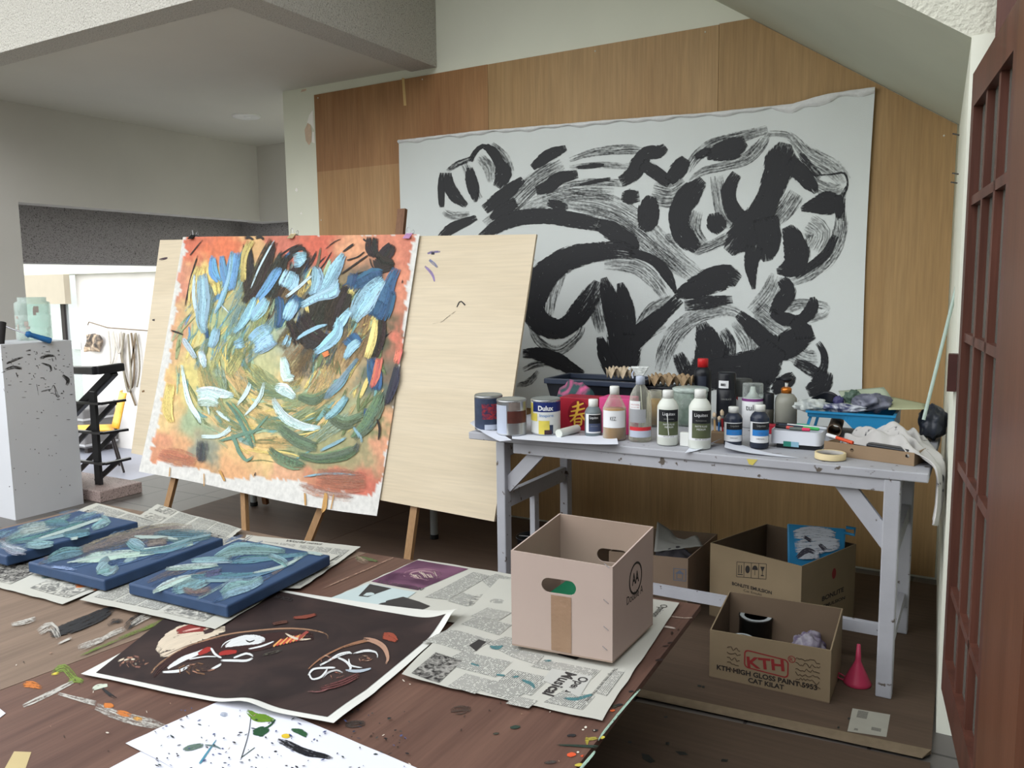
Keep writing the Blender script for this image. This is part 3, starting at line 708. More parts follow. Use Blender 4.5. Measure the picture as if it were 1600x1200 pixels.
st([(1228, 224, 22), (1222, 248, 52), (1212, 280, 44), (1200, 312, 38), (1188, 338, 48), (1172, 358, 54), (1152, 378, 44), (1138, 394, 20)])
st([(1232, 252, 30), (1255, 274, 28), (1270, 292, 22), (1276, 302, 8)])
st([(1196, 340, 44), (1202, 370, 40), (1198, 394, 36), (1200, 408, 16)])
st([(1180, 385, 30), (1174, 415, 22), (1178, 452, 6)])
st([(1252, 327, 8), (1272, 322, 24), (1292, 318, 40), (1312, 318, 26)]); st([(1310, 305, 10), (1312, 325, 16), (1309, 342, 6)])
st([(1306, 368, 12), (1292, 395, 16), (1270, 414, 14), (1243, 432, 12)], 0.1)
st([(1230, 354, 20), (1240, 375, 36), (1246, 398, 42), (1236, 418, 34), (1214, 424, 10)])
st([(1222, 436, 18), (1232, 455, 28), (1220, 474, 28), (1208, 492, 16)])
st([(1206, 488, 14), (1226, 498, 22), (1248, 500, 18), (1264, 490, 22), (1271, 476, 20), (1270, 464, 10)])
st([(1056, 462, 12), (1085, 450, 34), (1112, 438, 42), (1138, 432, 40), (1154, 440, 22)])
st([(1070, 476, 22), (1105, 472, 22), (1145, 468, 14)], 0.15)
st([(1062, 466, 20), (1040, 488, 22), (1015, 510, 30), (988, 535, 38), (976, 560, 52), (962, 590, 40)])
st([(1154, 490, 16), (1175, 510, 26), (1195, 530, 30), (1218, 545, 42), (1246, 530, 42), (1272, 520, 20)])
st([(1238, 500, 18), (1255, 515, 30), (1258, 530, 30)])
st([(1096, 505, 20), (1104, 525, 38), (1112, 550, 56), (1110, 578, 64), (1104, 604, 60)], 0.06)
st([(1130, 515, 16), (1142, 535, 18), (1140, 560, 22)], 0.28); st([(1060, 552, 20), (1068, 572, 24), (1078, 600, 20)], 0.2)
st([(1068, 580, 22), (1100, 588, 44), (1145, 578, 52), (1185, 576, 64), (1210, 560, 46)]); st([(1120, 590, 30), (1170, 596, 44), (1205, 600, 30)])
st([(1215, 540, 40), (1195, 570, 50), (1190, 600, 40)])
st([(1278, 535, 10), (1288, 552, 12), (1288, 572, 14), (1278, 590, 22)], 0.15); st([(1242, 565, 12), (1262, 574, 20), (1280, 585, 22)], 0.2)
st([(1242, 586, 14), (1228, 596, 26), (1208, 612, 14)]); st([(1292, 580, 22), (1284, 600, 34), (1262, 612, 20)], 0.1)
st([(996, 396, 20), (968, 390, 30), (932, 394, 32), (895, 402, 38), (866, 418, 42), (845, 440, 46), (834, 466, 44), (836, 490, 38), (852, 508, 38), (876, 514, 32), (898, 500, 34), (914, 478, 36), (928, 456, 30), (936, 440, 16)])
st([(985, 394, 14), (1020, 406, 16), (1042, 428, 18), (1057, 458, 6)])
st([(944, 434, 12), (951, 458, 26), (959, 490, 30), (967, 520, 36), (970, 552, 42), (964, 585, 40)]); st([(970, 442, 12), (977, 470, 24), (984, 500, 24), (985, 524, 20)])
st([(938, 526, 10), (948, 555, 26), (962, 582, 30)])
st([(818, 552, 14), (845, 553, 22), (872, 563, 26), (896, 577, 20), (914, 583, 8)])
st([(826, 400, 3), (838, 408, 3)], 0.3)
mur = pm.build('mural_canvas', [m_canvas, m_paint]); tag(mur, 'large white canvas with sweeping black brushwork pinned to the plywood wall', 'painting')
# rolled selvage along the top edge
pm = Pm()
def hem(u, v):
    a = -2.915+2.472*u; b = top_at(a)
    w = 0.012+0.020*(0.5+0.5*math.sin(a*31)*math.sin(a*13)); w *= (0.5 if a < -0.85 else 1.0)+0.2
    q = ms.P(a, b+0.004-w*v*1.2, 0.002+0.010*math.sin(v*PI)+0.002*math.sin(a*90))
    return q
pm.grid(hem, 160, 5); pm.build('frayed_hem', plain('canvas back', (224, 226, 228), 0.85, 0.05, 60, bump=0.3, bscale=160), mur)

# ------------------------------------------------------------------ drawing board, easels, painting on the board
S_ = 2.44
def sc_(p): return CAM+(V(p)-CAM)*S_
bTL, bTR, bBR, bBL = sc_((-1.689, 1.29, 1.387)), sc_((-0.692, 1.276, 1.359)), sc_((-0.708, 1.164, 0.87)), sc_((-1.704, 1.177, 0.899))
A_ = (bTR-bTL).normalized(); B_ = (bTL-bBL); B_ = (B_-A_*B_.dot(A_)).normalized()
bs = Surf(bBL, A_, B_)
m_lply = wood('pale birch plywood', (202, 187, 160), (213, 199, 174), 'X', 1.0, 6, rough=0.5, fine=0.4)
bq = [bs.hit(250, 375), bs.hit(838, 366), bs.hit(772, 815), bs.hit(205, 708)]
brd = thing('drawing_board', 'big pale plywood board leaning on the easels', 'board', ((bBL+bBR)/2))
pm = Pm(); TH = 0.012
pm.hexa([bs.P(*q, -TH) for q in bq], [bs.P(*q, 0) for q in bq]); 
for pts, c, d in (([(668, 396, 3), (676, 394, 4), (688, 393, 3)], (120, 110, 150), 0.2), ([(674, 396, 4), (679, 396, 4)], (30, 30, 50), 0), ([(671, 406, 4), (678, 412, 5), (684, 418, 3)], (120, 125, 160), 0.2), ([(664, 416, 3), (672, 424, 5), (677, 432, 4), (679, 440, 2)], (140, 120, 170), 0.2),
                  ([(714, 480, 1.6), (718, 472, 2), (721, 471, 2), (727, 477, 2.4)], (30, 26, 24), 0), ([(712, 486, 1.5), (707, 490, 1.8), (697, 498, 1.6), (690, 503, 1.2), (676, 506, 1)], (60, 50, 40), 0.3),
                  ([(249, 406, 3), (258, 404, 4), (262, 403, 2)], (70, 50, 60), 0.1), ([(238, 500, 2), (242, 500, 4)], (60, 50, 50), 0), ([(222, 612, 3), (226, 611, 4)], (120, 90, 60), 0.1)):
    ribbon(pm, bs, pts, c, d, 1, step=2, enddry=0.1)
pm.build('panel', [m_lply, m_paint], brd)
m_eas = wood('easel beech', (146, 112, 76), (170, 134, 96), 'Z', 2, 10, rough=0.5); m_eas2 = wood('easel dark', (106, 72, 48), (128, 90, 62), 'Z', 2, 10)
fN = bs.N
def behind(px, py, d): a, b = bs.hit(px, py); return bs.P(a, b, -d)
def easel(label, lf, lt, rf, rt, back, mast_top, ledge):
    e = thing('easel', label, 'easel', (0, 0, 0), 0, 'wooden easels holding the drawing board')
    cx = (behind(*lf, 0.04)+behind(*rf, 0.04))/2; e.location = (cx.x, cx.y, 0); BASE[e.name] = V((cx.x, cx.y, 0))
    def leg(f, t):
        a, b = behind(*f, 0.032), behind(*t, 0.032); d = (b-a); k = (0.019-a.z)/d.z; foot = a+d*k; topz = 1.12; tp = a+d*((topz-a.z)/d.z)
        pm = Pm(); pm.bar(foot, tp, 0.036, 0.022, up=(0, 1, 0.2)); pm.build('leg', m_eas, e); return foot, tp
    f1, t1 = leg(lf, lt); f2, t2 = leg(rf, rt)
    ap = (t1+t2)/2
    pm = Pm(); pm.bar(V((back[0], back[1], 0.016)), V((ap.x, ap.y+0.05, 1.15)), 0.034, 0.022, up=(0, 1, 0)); pm.build('rear_leg', m_eas2, e)
    z0 = 0.30
    a = f1+(t1-f1)*(z0/(t1.z-f1.z)); b = f2+(t2-f2)*(z0/(t2.z-f2.z))
    pm = Pm(); pm.bar(a-V((0.0, -0.02, 0)), b-V((0.0, -0.02, 0)), 0.05, 0.02, up=(0, 1, 0)); pm.build('cross_bar', m_eas2, e)
    pm = Pm(); m_ = (a+b)/2; pm.bar(V((m_.x, m_.y+0.025, z0)), V((mast_top.x, mast_top.y, mast_top.z)), 0.045, 0.02, up=(0, 1, 0)); pm.build('mast', m_eas2, e)
    pm = Pm(); pm.bar(a+V((-0.12, 0.0, 0.035)), b+V((0.12, 0.0, 0.035)), 0.03, 0.03); pm.build('ledge', m_eas, e)
    return e
easel('left wooden easel under the drawing board, mostly behind the painted canvas', (253, 795), (264, 752), (376, 824), (374, 775), (-3.62, 3.36), V((-3.55, 3.12, 1.45)), None)
easel('right wooden easel under the drawing board, its mast showing above the board', (478, 838), (494, 798), (632, 868), (641, 800), (-2.55, 3.36), atY(629, 327, 3.22), None)
m_grey = plain('grey enamelled steel', (150, 156, 156), 0.35, 0.04, 8, metal=0.3); m_rub = plain('black rubber', (22, 22, 22), 0.7)
tb = thing('folding_table', 'grey metal legged table standing behind the drawing board', 'table', (-3.0, 3.5, 0))
pm = Pm(); pm.box((-3.78, 3.24, 0.70), (-2.25, 3.76, 0.725)); pm.build('tabletop', plain('grey laminate', (160, 160, 158), 0.5), tb)
for (x, y) in ((-2.358, 3.285), (-3.667, 3.313), (-2.358, 3.71), (-3.667, 3.71)):
    pm = Pm(); pm.tube([(x, y, 0.03), (x, y, 0.70)], 0.019, 12); lg = pm.build('leg', m_grey, tb)
    pm = Pm(); pm.tube([(x, y, 0.0096), (x, y, 0.032)], 0.022, 12); pm.build('rubber_foot', m_rub, lg)

# unstretched canvas clipped over the board
SMP = [(300,380,205,95,70),(350,385,224,104,66),(400,385,215,168,110),(440,385,196,96,80),(500,385,208,84,64),(560,385,226,154,114),(610,385,216,122,96),(645,390,206,112,90),
(290,440,206,128,104),(330,440,228,204,120),(380,440,150,170,140),(430,440,104,92,62),(480,440,90,110,112),(530,440,116,100,72),(570,440,78,70,60),(620,450,218,128,100),
(275,520,212,150,112),(310,520,206,202,130),(360,520,146,170,124),(410,520,156,178,144),(460,520,156,168,150),(510,500,80,74,54),(560,510,118,98,66),(600,520,66,72,52),(630,530,212,104,84),
(265,600,228,182,120),(300,600,220,206,122),(350,600,156,174,118),(400,590,192,196,140),(450,600,220,196,134),(500,590,176,146,108),(550,590,196,164,114),(590,600,70,90,84),(620,600,100,84,70),
(255,660,228,192,130),(310,660,150,176,138),(360,660,228,192,124),(410,650,224,194,124),(450,660,130,160,136),(500,650,140,158,116),(550,650,150,160,120),(590,660,106,122,78),(610,660,218,156,116),
(245,700,210,138,104),(290,700,222,162,114),(320,700,126,136,122),(370,700,228,182,122),(420,700,232,198,126),(470,700,136,148,106),(520,700,146,148,102),(570,700,154,148,106),(600,700,218,146,112),
(240,725,206,124,90),(300,728,218,152,100),(370,735,222,162,112),(450,750,222,162,124),(520,755,204,114,86),(580,765,198,94,76)]
pq = [(288, 371), (658, 367), (591, 806), (226, 737)]
PAINTED = [(296, 366), (650, 366), (640, 420), (630, 530), (622, 600), (612, 680), (598, 740), (586, 776), (540, 770), (500, 764), (470, 752), (440, 750), (400, 744), (370, 750), (345, 740), (300, 730), (262, 724), (244, 724), (243, 700), (256, 640), (266, 560), (280, 460)]
def inside(x, y, P):
    r = False; j = len(P)-1
    for i in range(len(P)):
        xi, yi = P[i]; xj, yj = P[j]
        if (yi > y) != (yj > y) and x < (xj-xi)*(y-yi)/(yj-yi)+xi: r = not r
        j = i
    return r
def ppx(u, v):
    x, y = bil(pq, u, v); y += (math.sin(u*PI)*4-5*math.sin(u*2*PI)*0.3)*v**4; return x, y
def pcol(u, v):
    x, y = ppx(u, v)
    n1 = mnoise.noise(V((x*0.05, y*0.05, 0.3))); n2 = mnoise.noise(V((x*0.18, y*0.12, 4.3))); n3 = mnoise.noise(V((x*0.045+9, y*0.045, 8.3)))
    if not inside(x+5*n1+4*n2, y+4*n3+4*n2, PAINTED): return lin((214, 213, 208))[:3]+(0,)
    xx, yy = x+18*n1+8*n2, y+18*n3+8*n2
    sw_ = 0; c = [0, 0, 0]
    for (a, b, r_, g_, b_) in SMP:
        d = ((a-xx)**2+(b-yy)**2+60); w = 1/d**2; sw_ += w; c[0] += r_*w; c[1] += g_*w; c[2] += b_*w
    k = 1+0.10*n2
    return lin([max(0, min(255, (q/sw_*0.78+0.22*g_)*k)) for q, g_ in zip(c, (198, 186, 164))])[:3]+(0,)
def prip(a, b):
    x = a; h = b/1.2
    w = max(0, 0.35-h)
    return 0.010+0.004*math.sin(a*9+b*3)*(0.4+w*2)+0.02*w*w*4*(0.5+0.5*math.sin(a*5+1))+(0.025*max(0, 0.30-a)*max(0, 0.5-h)*4)
ps = Surf(bs.O, bs.A, bs.B, prip); ps.step = 0.000006
pm = Pm()
pm.grid(lambda u, v: ps.px(*ppx(u, v)), 110, 130, 0, pcol)
prnd = random.Random(4)
def split(pm, sf, pts, col, dry, mi, k, r, wmin=9):
    """a wide brush mark: several narrower overlapping passes of slightly different tone"""
    w = max(q[2] for q in pts)
    if w < wmin: ribbon(pm, sf, pts, col, dry, mi, **k); return
    for j in range(4):
        o = (j-1.5)/1.5*0.30*w; dx, dy = r.uniform(-2, 2), r.uniform(-2, 2)
        a, b = pts[0], pts[-1]; L = math.hypot(b[0]-a[0], b[1]-a[1]) or 1; nx, ny = -(b[1]-a[1])/L, (b[0]-a[0])/L
        f = r.uniform(0.86, 1.14); c = tuple(max(0, min(255, x*f+r.uniform(-6, 6))) for x in col)
        ribbon(pm, sf, [(q[0]+nx*o*q[2]/w+dx, q[1]+ny*o*q[2]/w+dy, max(q[2], 0.66*w)*r.uniform(0.42, 0.60)) for q in pts], c, dry+r.uniform(0.02, 0.16), mi, **k)
def pt(pts, col, dry=0.0, **k):
    if sum(col) > 180: col = tuple(x*0.86+0.14*y for x, y in zip(col, (186, 180, 166)))
    split(pm, ps, pts, col, dry, 1, k, prnd)
rnd = random.Random(11)
LB, MB_, DB, GR, LG, YE, BK, TE, WH = (150, 200, 226), (92, 152, 200), (32, 78, 122), (98, 116, 70), (166, 196, 158), (230, 208, 120), (34, 28, 26), (110, 166, 166), (206, 232, 232)
# broad under-strokes that follow the swirl of the picture
cx, cy = 440, 560
for i in range(460):
    a = rnd.uniform(0, 2*PI); rr = rnd.uniform(0.15, 1.0)**0.7
    x = cx+165*rr*math.cos(a); y = cy+165*rr*math.sin(a)
    if not inside(x, y, PAINTED): continue
    low = y > 560
    col = rnd.choice([GR, GR, LG, TE, YE, (214, 180, 120)] if low else [GR, LG, BK, DB, (90, 78, 56), YE, TE] if x > 400 else [GR, LG, YE, TE, MB_, (150, 160, 110)])
    L = rnd.uniform(8, 28); ta = a+PI/2+rnd.uniform(-0.4, 0.4) if low else -1.1+rnd.uniform(-0.4, 0.4)
    w = rnd.uniform(2, 8)
    pt([(x-L*math.cos(ta), y-L*math.sin(ta), w*0.6), (x+3*rnd.uniform(-1, 1), y+3*rnd.uniform(-1, 1), w), (x+L*math.cos(ta), y+L*math.sin(ta), w*0.6)], col, rnd.uniform(0.12, 0.42))
# broad thin scumbles that blend the ground
for i in range(80):
    a = rnd.uniform(0, 2*PI); rr = rnd.uniform(0.1, 0.95)**0.7
    x = cx+150*rr*math.cos(a); y = cy+150*rr*math.sin(a)
    if not inside(x, y, PAINTED): continue
    if y > 590: col = rnd.choice([(150, 166, 124), (128, 148, 112), (206, 176, 122), (160, 180, 160), (214, 190, 130)])
    elif x > 440: col = rnd.choice([(96, 84, 58), (72, 62, 48), (120, 100, 70), (70, 86, 90), (150, 120, 84)])
    else: col = rnd.choice([(150, 164, 112), (126, 140, 100), (190, 186, 122), (130, 160, 160), (110, 110, 76)])
    ta = a+PI/2+rnd.uniform(-0.3, 0.3) if y > 570 else -1.1+rnd.uniform(-0.3, 0.3)
    L = rnd.uniform(16, 34); w = rnd.uniform(14, 30)
    ribbon(pm, ps, [(x-L*math.cos(ta), y-L*math.sin(ta), w*0.7), (x, y, w), (x+L*math.cos(ta), y+L*math.sin(ta), w*0.7)], col, rnd.uniform(0.36, 0.52), 1)
# dark masses upper right, black twigs
for q in ([(388, 384, 14), (392, 420, 16), (388, 460, 12)], [(430, 378, 12), (415, 415, 24), (402, 450, 22), (385, 475, 14)], [(450, 400, 20), (435, 440, 34), (420, 470, 30)], [(486, 395, 16), (470, 420, 20), (455, 440, 20)], [(520, 440, 30), (505, 480, 40), (490, 510, 30)], [(545, 450, 24), (530, 485, 34), (520, 520, 24)], [(470, 500, 30), (490, 530, 34), (520, 540, 20)], [(600, 495, 14), (596, 530, 22), (585, 560, 18)], [(455, 500, 14), (470, 540, 14)]):
    pt(q, (44, 36, 30), 0.16)
for q in ([(586, 372, 16), (584, 390, 18), (590, 402, 16)], [(615, 384, 12), (604, 398, 20), (596, 408, 12)], [(590, 402, 12), (600, 415, 22), (618, 414, 8)], [(570, 374, 3), (575, 378, 3), (582, 374, 3)], [(385, 373, 5), (393, 372, 4), (398, 376, 4)], [(402, 373, 4), (410, 371, 5), (415, 376, 3)], [(455, 395, 5), (468, 390, 6), (478, 390, 6), (479, 400, 3)]):
    pt(q, BK, 0.05, step=3)
for q in ([(535, 430, 2.5), (560, 412, 3), (580, 398, 2)], [(515, 432, 2), (524, 415, 2), (540, 400, 1.5)], [(545, 408, 3), (562, 402, 2), (572, 394, 2)], [(538, 395, 2), (550, 386, 4), (556, 382, 3)], [(455, 392, 1.5), (470, 384, 1.5)], [(300, 400, 2), (312, 385, 1.5), (320, 376, 1)], [(296, 470, 2.5), (300, 440, 2.5), (312, 400, 2)], [(292, 480, 2), (298, 450, 2), (306, 428, 1.5)], [(270, 517, 2.5), (280, 520, 3), (290, 524, 2)], [(440, 400, 2), (455, 390, 2), (472, 382, 1.5)], [(580, 404, 1.5), (583, 415, 2), (590, 425, 2)], [(632, 438, 2), (631, 444, 2)], [(512, 390, 1.5), (524, 380, 1.5), (536, 374, 1)], [(545, 445, 3), (560, 430, 3), (575, 425, 2)], [(530, 460, 3), (545, 448, 3)]):
    pt(q, BK, 0.1, step=3)
# yellows
for q in ([(318, 415, 14), (310, 445, 18), (305, 480, 14)], [(395, 378, 14), (385, 400, 12), (382, 440, 10)], [(590, 500, 8), (585, 530, 14), (576, 560, 12)], [(560, 445, 12), (550, 460, 8)], [(484, 436, 8), (490, 448, 6)], [(480, 470, 8), (484, 490, 6)], [(340, 440, 12), (345, 460, 8)], [(270, 600, 16), (266, 640, 18), (272, 660, 10)]): pt(q, YE, 0.12)
# deep blues
for q in ([(558, 430, 18), (555, 445, 20), (552, 455, 10)], [(560, 445, 20), (585, 432, 24), (600, 430, 14)], [(622, 420, 14), (612, 440, 16), (604, 470, 22), (596, 500, 14)], [(618, 458, 9), (612, 480, 10), (606, 500, 6)], [(470, 465, 20), (455, 485, 22), (445, 500, 12)], [(440, 465, 12), (440, 500, 16), (436, 512, 10)], [(595, 470, 30), (585, 495, 24)], [(325, 515, 10), (328, 530, 8)], [(548, 525, 24), (560, 540, 20)], [(585, 560, 18), (588, 590, 22), (590, 610, 12)], [(580, 640, 14), (578, 670, 14)]): pt(q, DB, 0.08)
# mid blues and light blue blades
for q in ([(372, 396, 12), (366, 425, 16), (360, 455, 16)], [(335, 402, 8), (336, 425, 12), (345, 440, 6)], [(350, 400, 5), (354, 430, 9), (360, 450, 6)], [(345, 462, 10), (352, 475, 8)], [(405, 470, 8), (420, 450, 12), (436, 425, 12), (440, 420, 6)]): pt(q, MB_, 0.06)
for q in ([(318, 430, 14), (320, 470, 20), (318, 500, 18), (322, 520, 8)], [(365, 395, 4), (362, 430, 6), (352, 465, 10), (340, 490, 5)],
          [(482, 402, 10), (470, 408, 20), (462, 410, 18)], [(460, 425, 18), (455, 440, 26), (448, 450, 18)], [(540, 398, 10), (528, 420, 20), (515, 445, 20), (500, 460, 8)], [(496, 418, 8), (500, 432, 18), (495, 455, 14), (488, 460, 6)], [(530, 440, 8), (525, 455, 20), (500, 465, 10), (475, 478, 4)],
          [(600, 437, 8), (584, 455, 24), (570, 475, 30), (560, 490, 18), (555, 500, 8)], [(550, 485, 8), (535, 505, 14), (525, 515, 8)], [(532, 500, 10), (530, 520, 14), (518, 535, 16), (506, 545, 10), (495, 552, 6)], [(564, 535, 14), (552, 545, 16), (542, 562, 8)], [(466, 532, 3), (480, 522, 7), (500, 512, 6), (515, 508, 3)],
          [(402, 466, 10), (392, 490, 16), (380, 510, 12), (370, 520, 5)], [(420, 470, 12), (410, 485, 18), (396, 502, 10)], [(424, 512, 14), (410, 522, 22), (396, 535, 18)], [(432, 530, 14), (415, 540, 18), (402, 550, 10)], [(465, 470, 10), (458, 485, 18), (450, 500, 10)], [(342, 515, 12), (338, 532, 16), (332, 545, 10)], [(385, 535, 16), (372, 540, 14)], [(454, 525, 8), (448, 540, 12)]): pt(q, LB, 0.10)
for q in ([(308, 430, 4), (306, 460, 6), (310, 490, 5)], [(395, 452, 2), (408, 420, 3), (428, 382, 3), (432, 376, 2)], [(450, 465, 4), (470, 450, 6), (490, 432, 4)], [(350, 478, 3), (362, 490, 2)], [(290, 530, 8), (300, 545, 10), (310, 560, 6)], [(318, 550, 10), (322, 565, 12), (324, 575, 5)]): pt(q, (196, 222, 236), 0.10)
# lower half: teal and white curved blades, dark vee strokes
for q in ([(288, 572, 3), (292, 600, 6), (300, 630, 9), (312, 650, 9), (316, 662, 3)], [(394, 600, 6), (388, 615, 8), (374, 634, 3)], [(416, 598, 5), (412, 615, 7), (402, 632, 7), (386, 650, 3)], [(310, 612, 8), (330, 610, 14), (350, 615, 14), (368, 618, 5)], [(312, 625, 16), (328, 622, 22), (345, 628, 16)], [(342, 642, 4), (352, 650, 7), (364, 658, 4)], [(318, 682, 6), (345, 682, 7), (362, 672, 8), (364, 666, 4)], [(328, 634, 3), (331, 648, 3)],
          [(434, 606, 10), (448, 610, 20), (464, 622, 10)], [(445, 560, 8), (448, 575, 18), (452, 590, 18), (462, 592, 6)], [(430, 625, 14), (448, 650, 16), (475, 665, 14), (505, 668, 6)], [(380, 690, 3), (382, 690, 3)]): pt(q, WH, 0.12)
for q in ([(360, 628, 5), (378, 652, 8), (395, 685, 9), (400, 700, 4)], [(366, 676, 5), (378, 705, 7), (390, 720, 5), (400, 712, 3)], [(346, 690, 4), (380, 680, 6), (418, 668, 3)], [(382, 690, 3), (400, 675, 4), (422, 650, 3)]): pt(q, (94, 136, 116), 0.10)
for q in ([(425, 700, 8), (440, 715, 16), (465, 725, 18), (480, 728, 6)], [(470, 712, 8), (500, 718, 14), (540, 712, 18), (562, 700, 10)], [(440, 670, 14), (470, 690, 18), (500, 700, 14)], [(510, 640, 12), (540, 660, 20), (570, 650, 18)], [(600, 615, 16), (590, 640, 24), (575, 665, 20), (555, 685, 12)], [(470, 620, 12), (495, 625, 18), (520, 610, 12)]): pt(q, (92, 118, 90), 0.16)
for q in ([(545, 620, 8), (530, 640, 12), (512, 655, 8)], [(562, 562, 4), (548, 580, 9), (535, 600, 16), (520, 615, 14), (512, 625, 6)], [(505, 705, 4), (530, 692, 6), (545, 684, 3)], [(556, 668, 5), (566, 682, 6), (570, 695, 2)], [(480, 745, 3), (520, 740, 4), (560, 742, 4)]): pt(q, (126, 172, 190), 0.14)
for q in ([(320, 688, 18), (318, 710, 20), (316, 722, 10)], [(565, 690, 10), (558, 705, 8)]): pt(q, (60, 70, 76), 0.30)
for q in ([(624, 572, 8), (618, 600, 12), (606, 632, 6)],): pt(q, (50, 44, 66), 0.08)
for q in ([(592, 655, 3), (596, 670, 4), (594, 688, 2)], [(404, 738, 2), (402, 745, 2)]): pt(q, BK, 0.12, step=3)
for q in ([(596, 560, 8), (590, 590, 10), (584, 606, 4)], [(628, 545, 10), (622, 568, 8)]): pt(q, (222, 110, 92), 0.1)
for q in ([(508, 556, 8), (518, 552, 8)],): pt(q, (226, 120, 60), 0.0, step=3)
for q in ([(474, 757, 10), (510, 768, 16), (556, 778, 10)], [(500, 745, 30), (540, 750, 40), (575, 752, 24)], [(255, 708, 20), (280, 715, 30), (310, 722, 20)]): pt(q, (186, 116, 96), 0.42)
for q in ([(482, 770, 3), (484, 790, 3)], [(516, 770, 6), (514, 792, 8), (510, 800, 4)], [(528, 772, 2), (524, 796, 2)], [(322, 740, 1.5), (322, 760, 1.5)], [(271, 730, 1.5), (270, 745, 1.5)], [(347, 735, 4), (356, 752, 4)]): pt(q, (190, 140, 70), 0.1, step=3)
pc = pm.build('painted_canvas', [pigment_mat(), m_paint]); tag(pc, 'unstretched abstract canvas in red, blue and green clipped over the drawing board', 'painting')
# binder clips
m_chrome = plain('bright wire', (190, 190, 195), 0.25, 0.02, metal=0.9)
for (x, y, m_, lab) in ((303, 372, plain('black clip steel', (34, 34, 36), 0.35, metal=0.3), 'black binder clip at the left top corner of the painted canvas'), (459, 371, plain('gold clip steel', (206, 190, 150), 0.35, metal=0.4), 'gold binder clip at the middle of the board top edge'), (640, 371, plain('pink clip steel', (196, 150, 196), 0.4, metal=0.2), 'pink binder clip at the right top corner of the painted canvas')):
    a, b = ps.hit(x, y); q = ps.P(a, b, 0.004)
    cl = thing('binder_clip', lab, 'clip', q, 0, 'binder clips along the board')
    pm = Pm(); w = 0.019
    for s_ in (1,): pm.hexa([bs.P(a-w, b-0.012, 0.024), bs.P(a+w, b-0.012, 0.024), bs.P(a+w, b+0.012, 0.006), bs.P(a-w, b+0.012, 0.006)], [bs.P(a-w, b-0.012, 0.028), bs.P(a+w, b-0.012, 0.028), bs.P(a+w, b+0.016, 0.008), bs.P(a-w, b+0.016, 0.008)])
    pm.hexa([bs.P(a-w, b+0.012, -0.02), bs.P(a+w, b+0.012, -0.02), bs.P(a+w, b+0.016, 0.008), bs.P(a-w, b+0.016, 0.008)], [bs.P(a-w, b+0.014, -0.02), bs.P(a+w, b+0.014, -0.02), bs.P(a+w, b+0.018, 0.008), bs.P(a-w, b+0.018, 0.008)])
    pm.build('body', m_, cl)
    for o_ in (0.016, -0.014):
        pm = Pm(); pm.tube([bs.P(a-0.010, b+0.012, o_), bs.P(a-0.007, b+0.036, o_*1.3), bs.P(a, b+0.042, o_*1.4), bs.P(a+0.007, b+0.036, o_*1.3), bs.P(a+0.010, b+0.012, o_)], 0.0011, 6); pm.build('wire_handle', m_chrome, cl)

# ------------------------------------------------------------------ floor coverings and the low platform
m_hard = wood('brown hardboard', (78, 62, 52), (98, 80, 68), 'X', 1.0, 5, rough=0.6)
m_card = wood('old brown cardboard', (74, 60, 48), (90, 74, 60), 'X', 0.6, 6, rough=0.8, bump=0.02)
m_cardedge = plain('cut cardboard edge', (112, 98, 78), 0.8, 0.1, 40)
def slab(name, pts, z0, z1, m, label, cat, group=None, bevel=0.0):
    pm = Pm(); n = len(pts)
    pm.add([V((x, y, z0)) for x, y in pts]+[V((x, y, z1)) for x, y in pts], [tuple(range(n-1, -1, -1)), tuple(range(n, 2*n))]+[(i, (i+1) % n, n+(i+1) % n, n+i) for i in range(n)])
    o = pm.build(name, m, bevel=bevel); tag(o, label, cat, group); return o
slab('hardboard_sheet', [(-3.86, 1.2), (-2.86, 1.2), (-2.80, 3.80), (-4.0, 3.80)], 0.0005, 0.006, m_hard, 'brown hardboard sheet on the floor under the left easel', 'floor board', 'brown sheets laid on the tiles')
slab('hardboard_sheet', [(-2.85, 1.2), (-0.93, 1.2), (-0.93, 3.80), (-2.79, 3.80)], 0.0005, 0.009, m_hard, 'brown hardboard sheet on the floor under the right easel and the table', 'floor board', 'brown sheets laid on the tiles')
# flattened carton under the table with a paper label
fc = thing('flattened_carton', 'flattened brown carton on the floor under the paint table with a paper label', 'cardboard', (-0.5, 2.9, 0.0))
a0, a1 = atZ(1003, 1086, 0.012), atZ(1455, 1178, 0.012)
pm = Pm(); cpts = [(a0.x-0.45, a0.y-0.01), (a0.x, a0.y), (a1.x, a1.y), (-0.085, 3.0), (-0.10, 3.72), (-1.2, 3.74)]
n = len(cpts); pm.add([V((x, y, 0.0095)) for x, y in cpts]+[V((x, y, 0.014)) for x, y in cpts], [tuple(range(n-1, -1, -1)), tuple(range(n, 2*n))]+[(i, (i+1) % n, n+(i+1) % n, n+i) for i in range(n)])
pm.build('sheet', m_card, fc)
pm = Pm(); pm.hexa([V((a0.x-0.3, a0.y-0.028, 0.0095)), V((a1.x-0.02, a1.y-0.03, 0.0095)), V((a1.x, a1.y+0.006, 0.0095)), V((a0.x-0.3, a0.y+0.004, 0.0095))], [V((a0.x-0.3, a0.y-0.026, 0.0125)), V((a1.x-0.02, a1.y-0.026, 0.0125)), V((a1.x, a1.y+0.004, 0.022)), V((a0.x-0.3, a0.y+0.002, 0.0185))])
pm.build('folded_edge', m_cardedge, fc)
cs = Surf((0, 0, 0.0141), (1, 0, 0), (0, 1, 0))
pm = Pm(); quadpatch(pm, cs, [(1332, 1107), (1391, 1117), (1385, 1152), (1324, 1143)], 0, 2, 2)
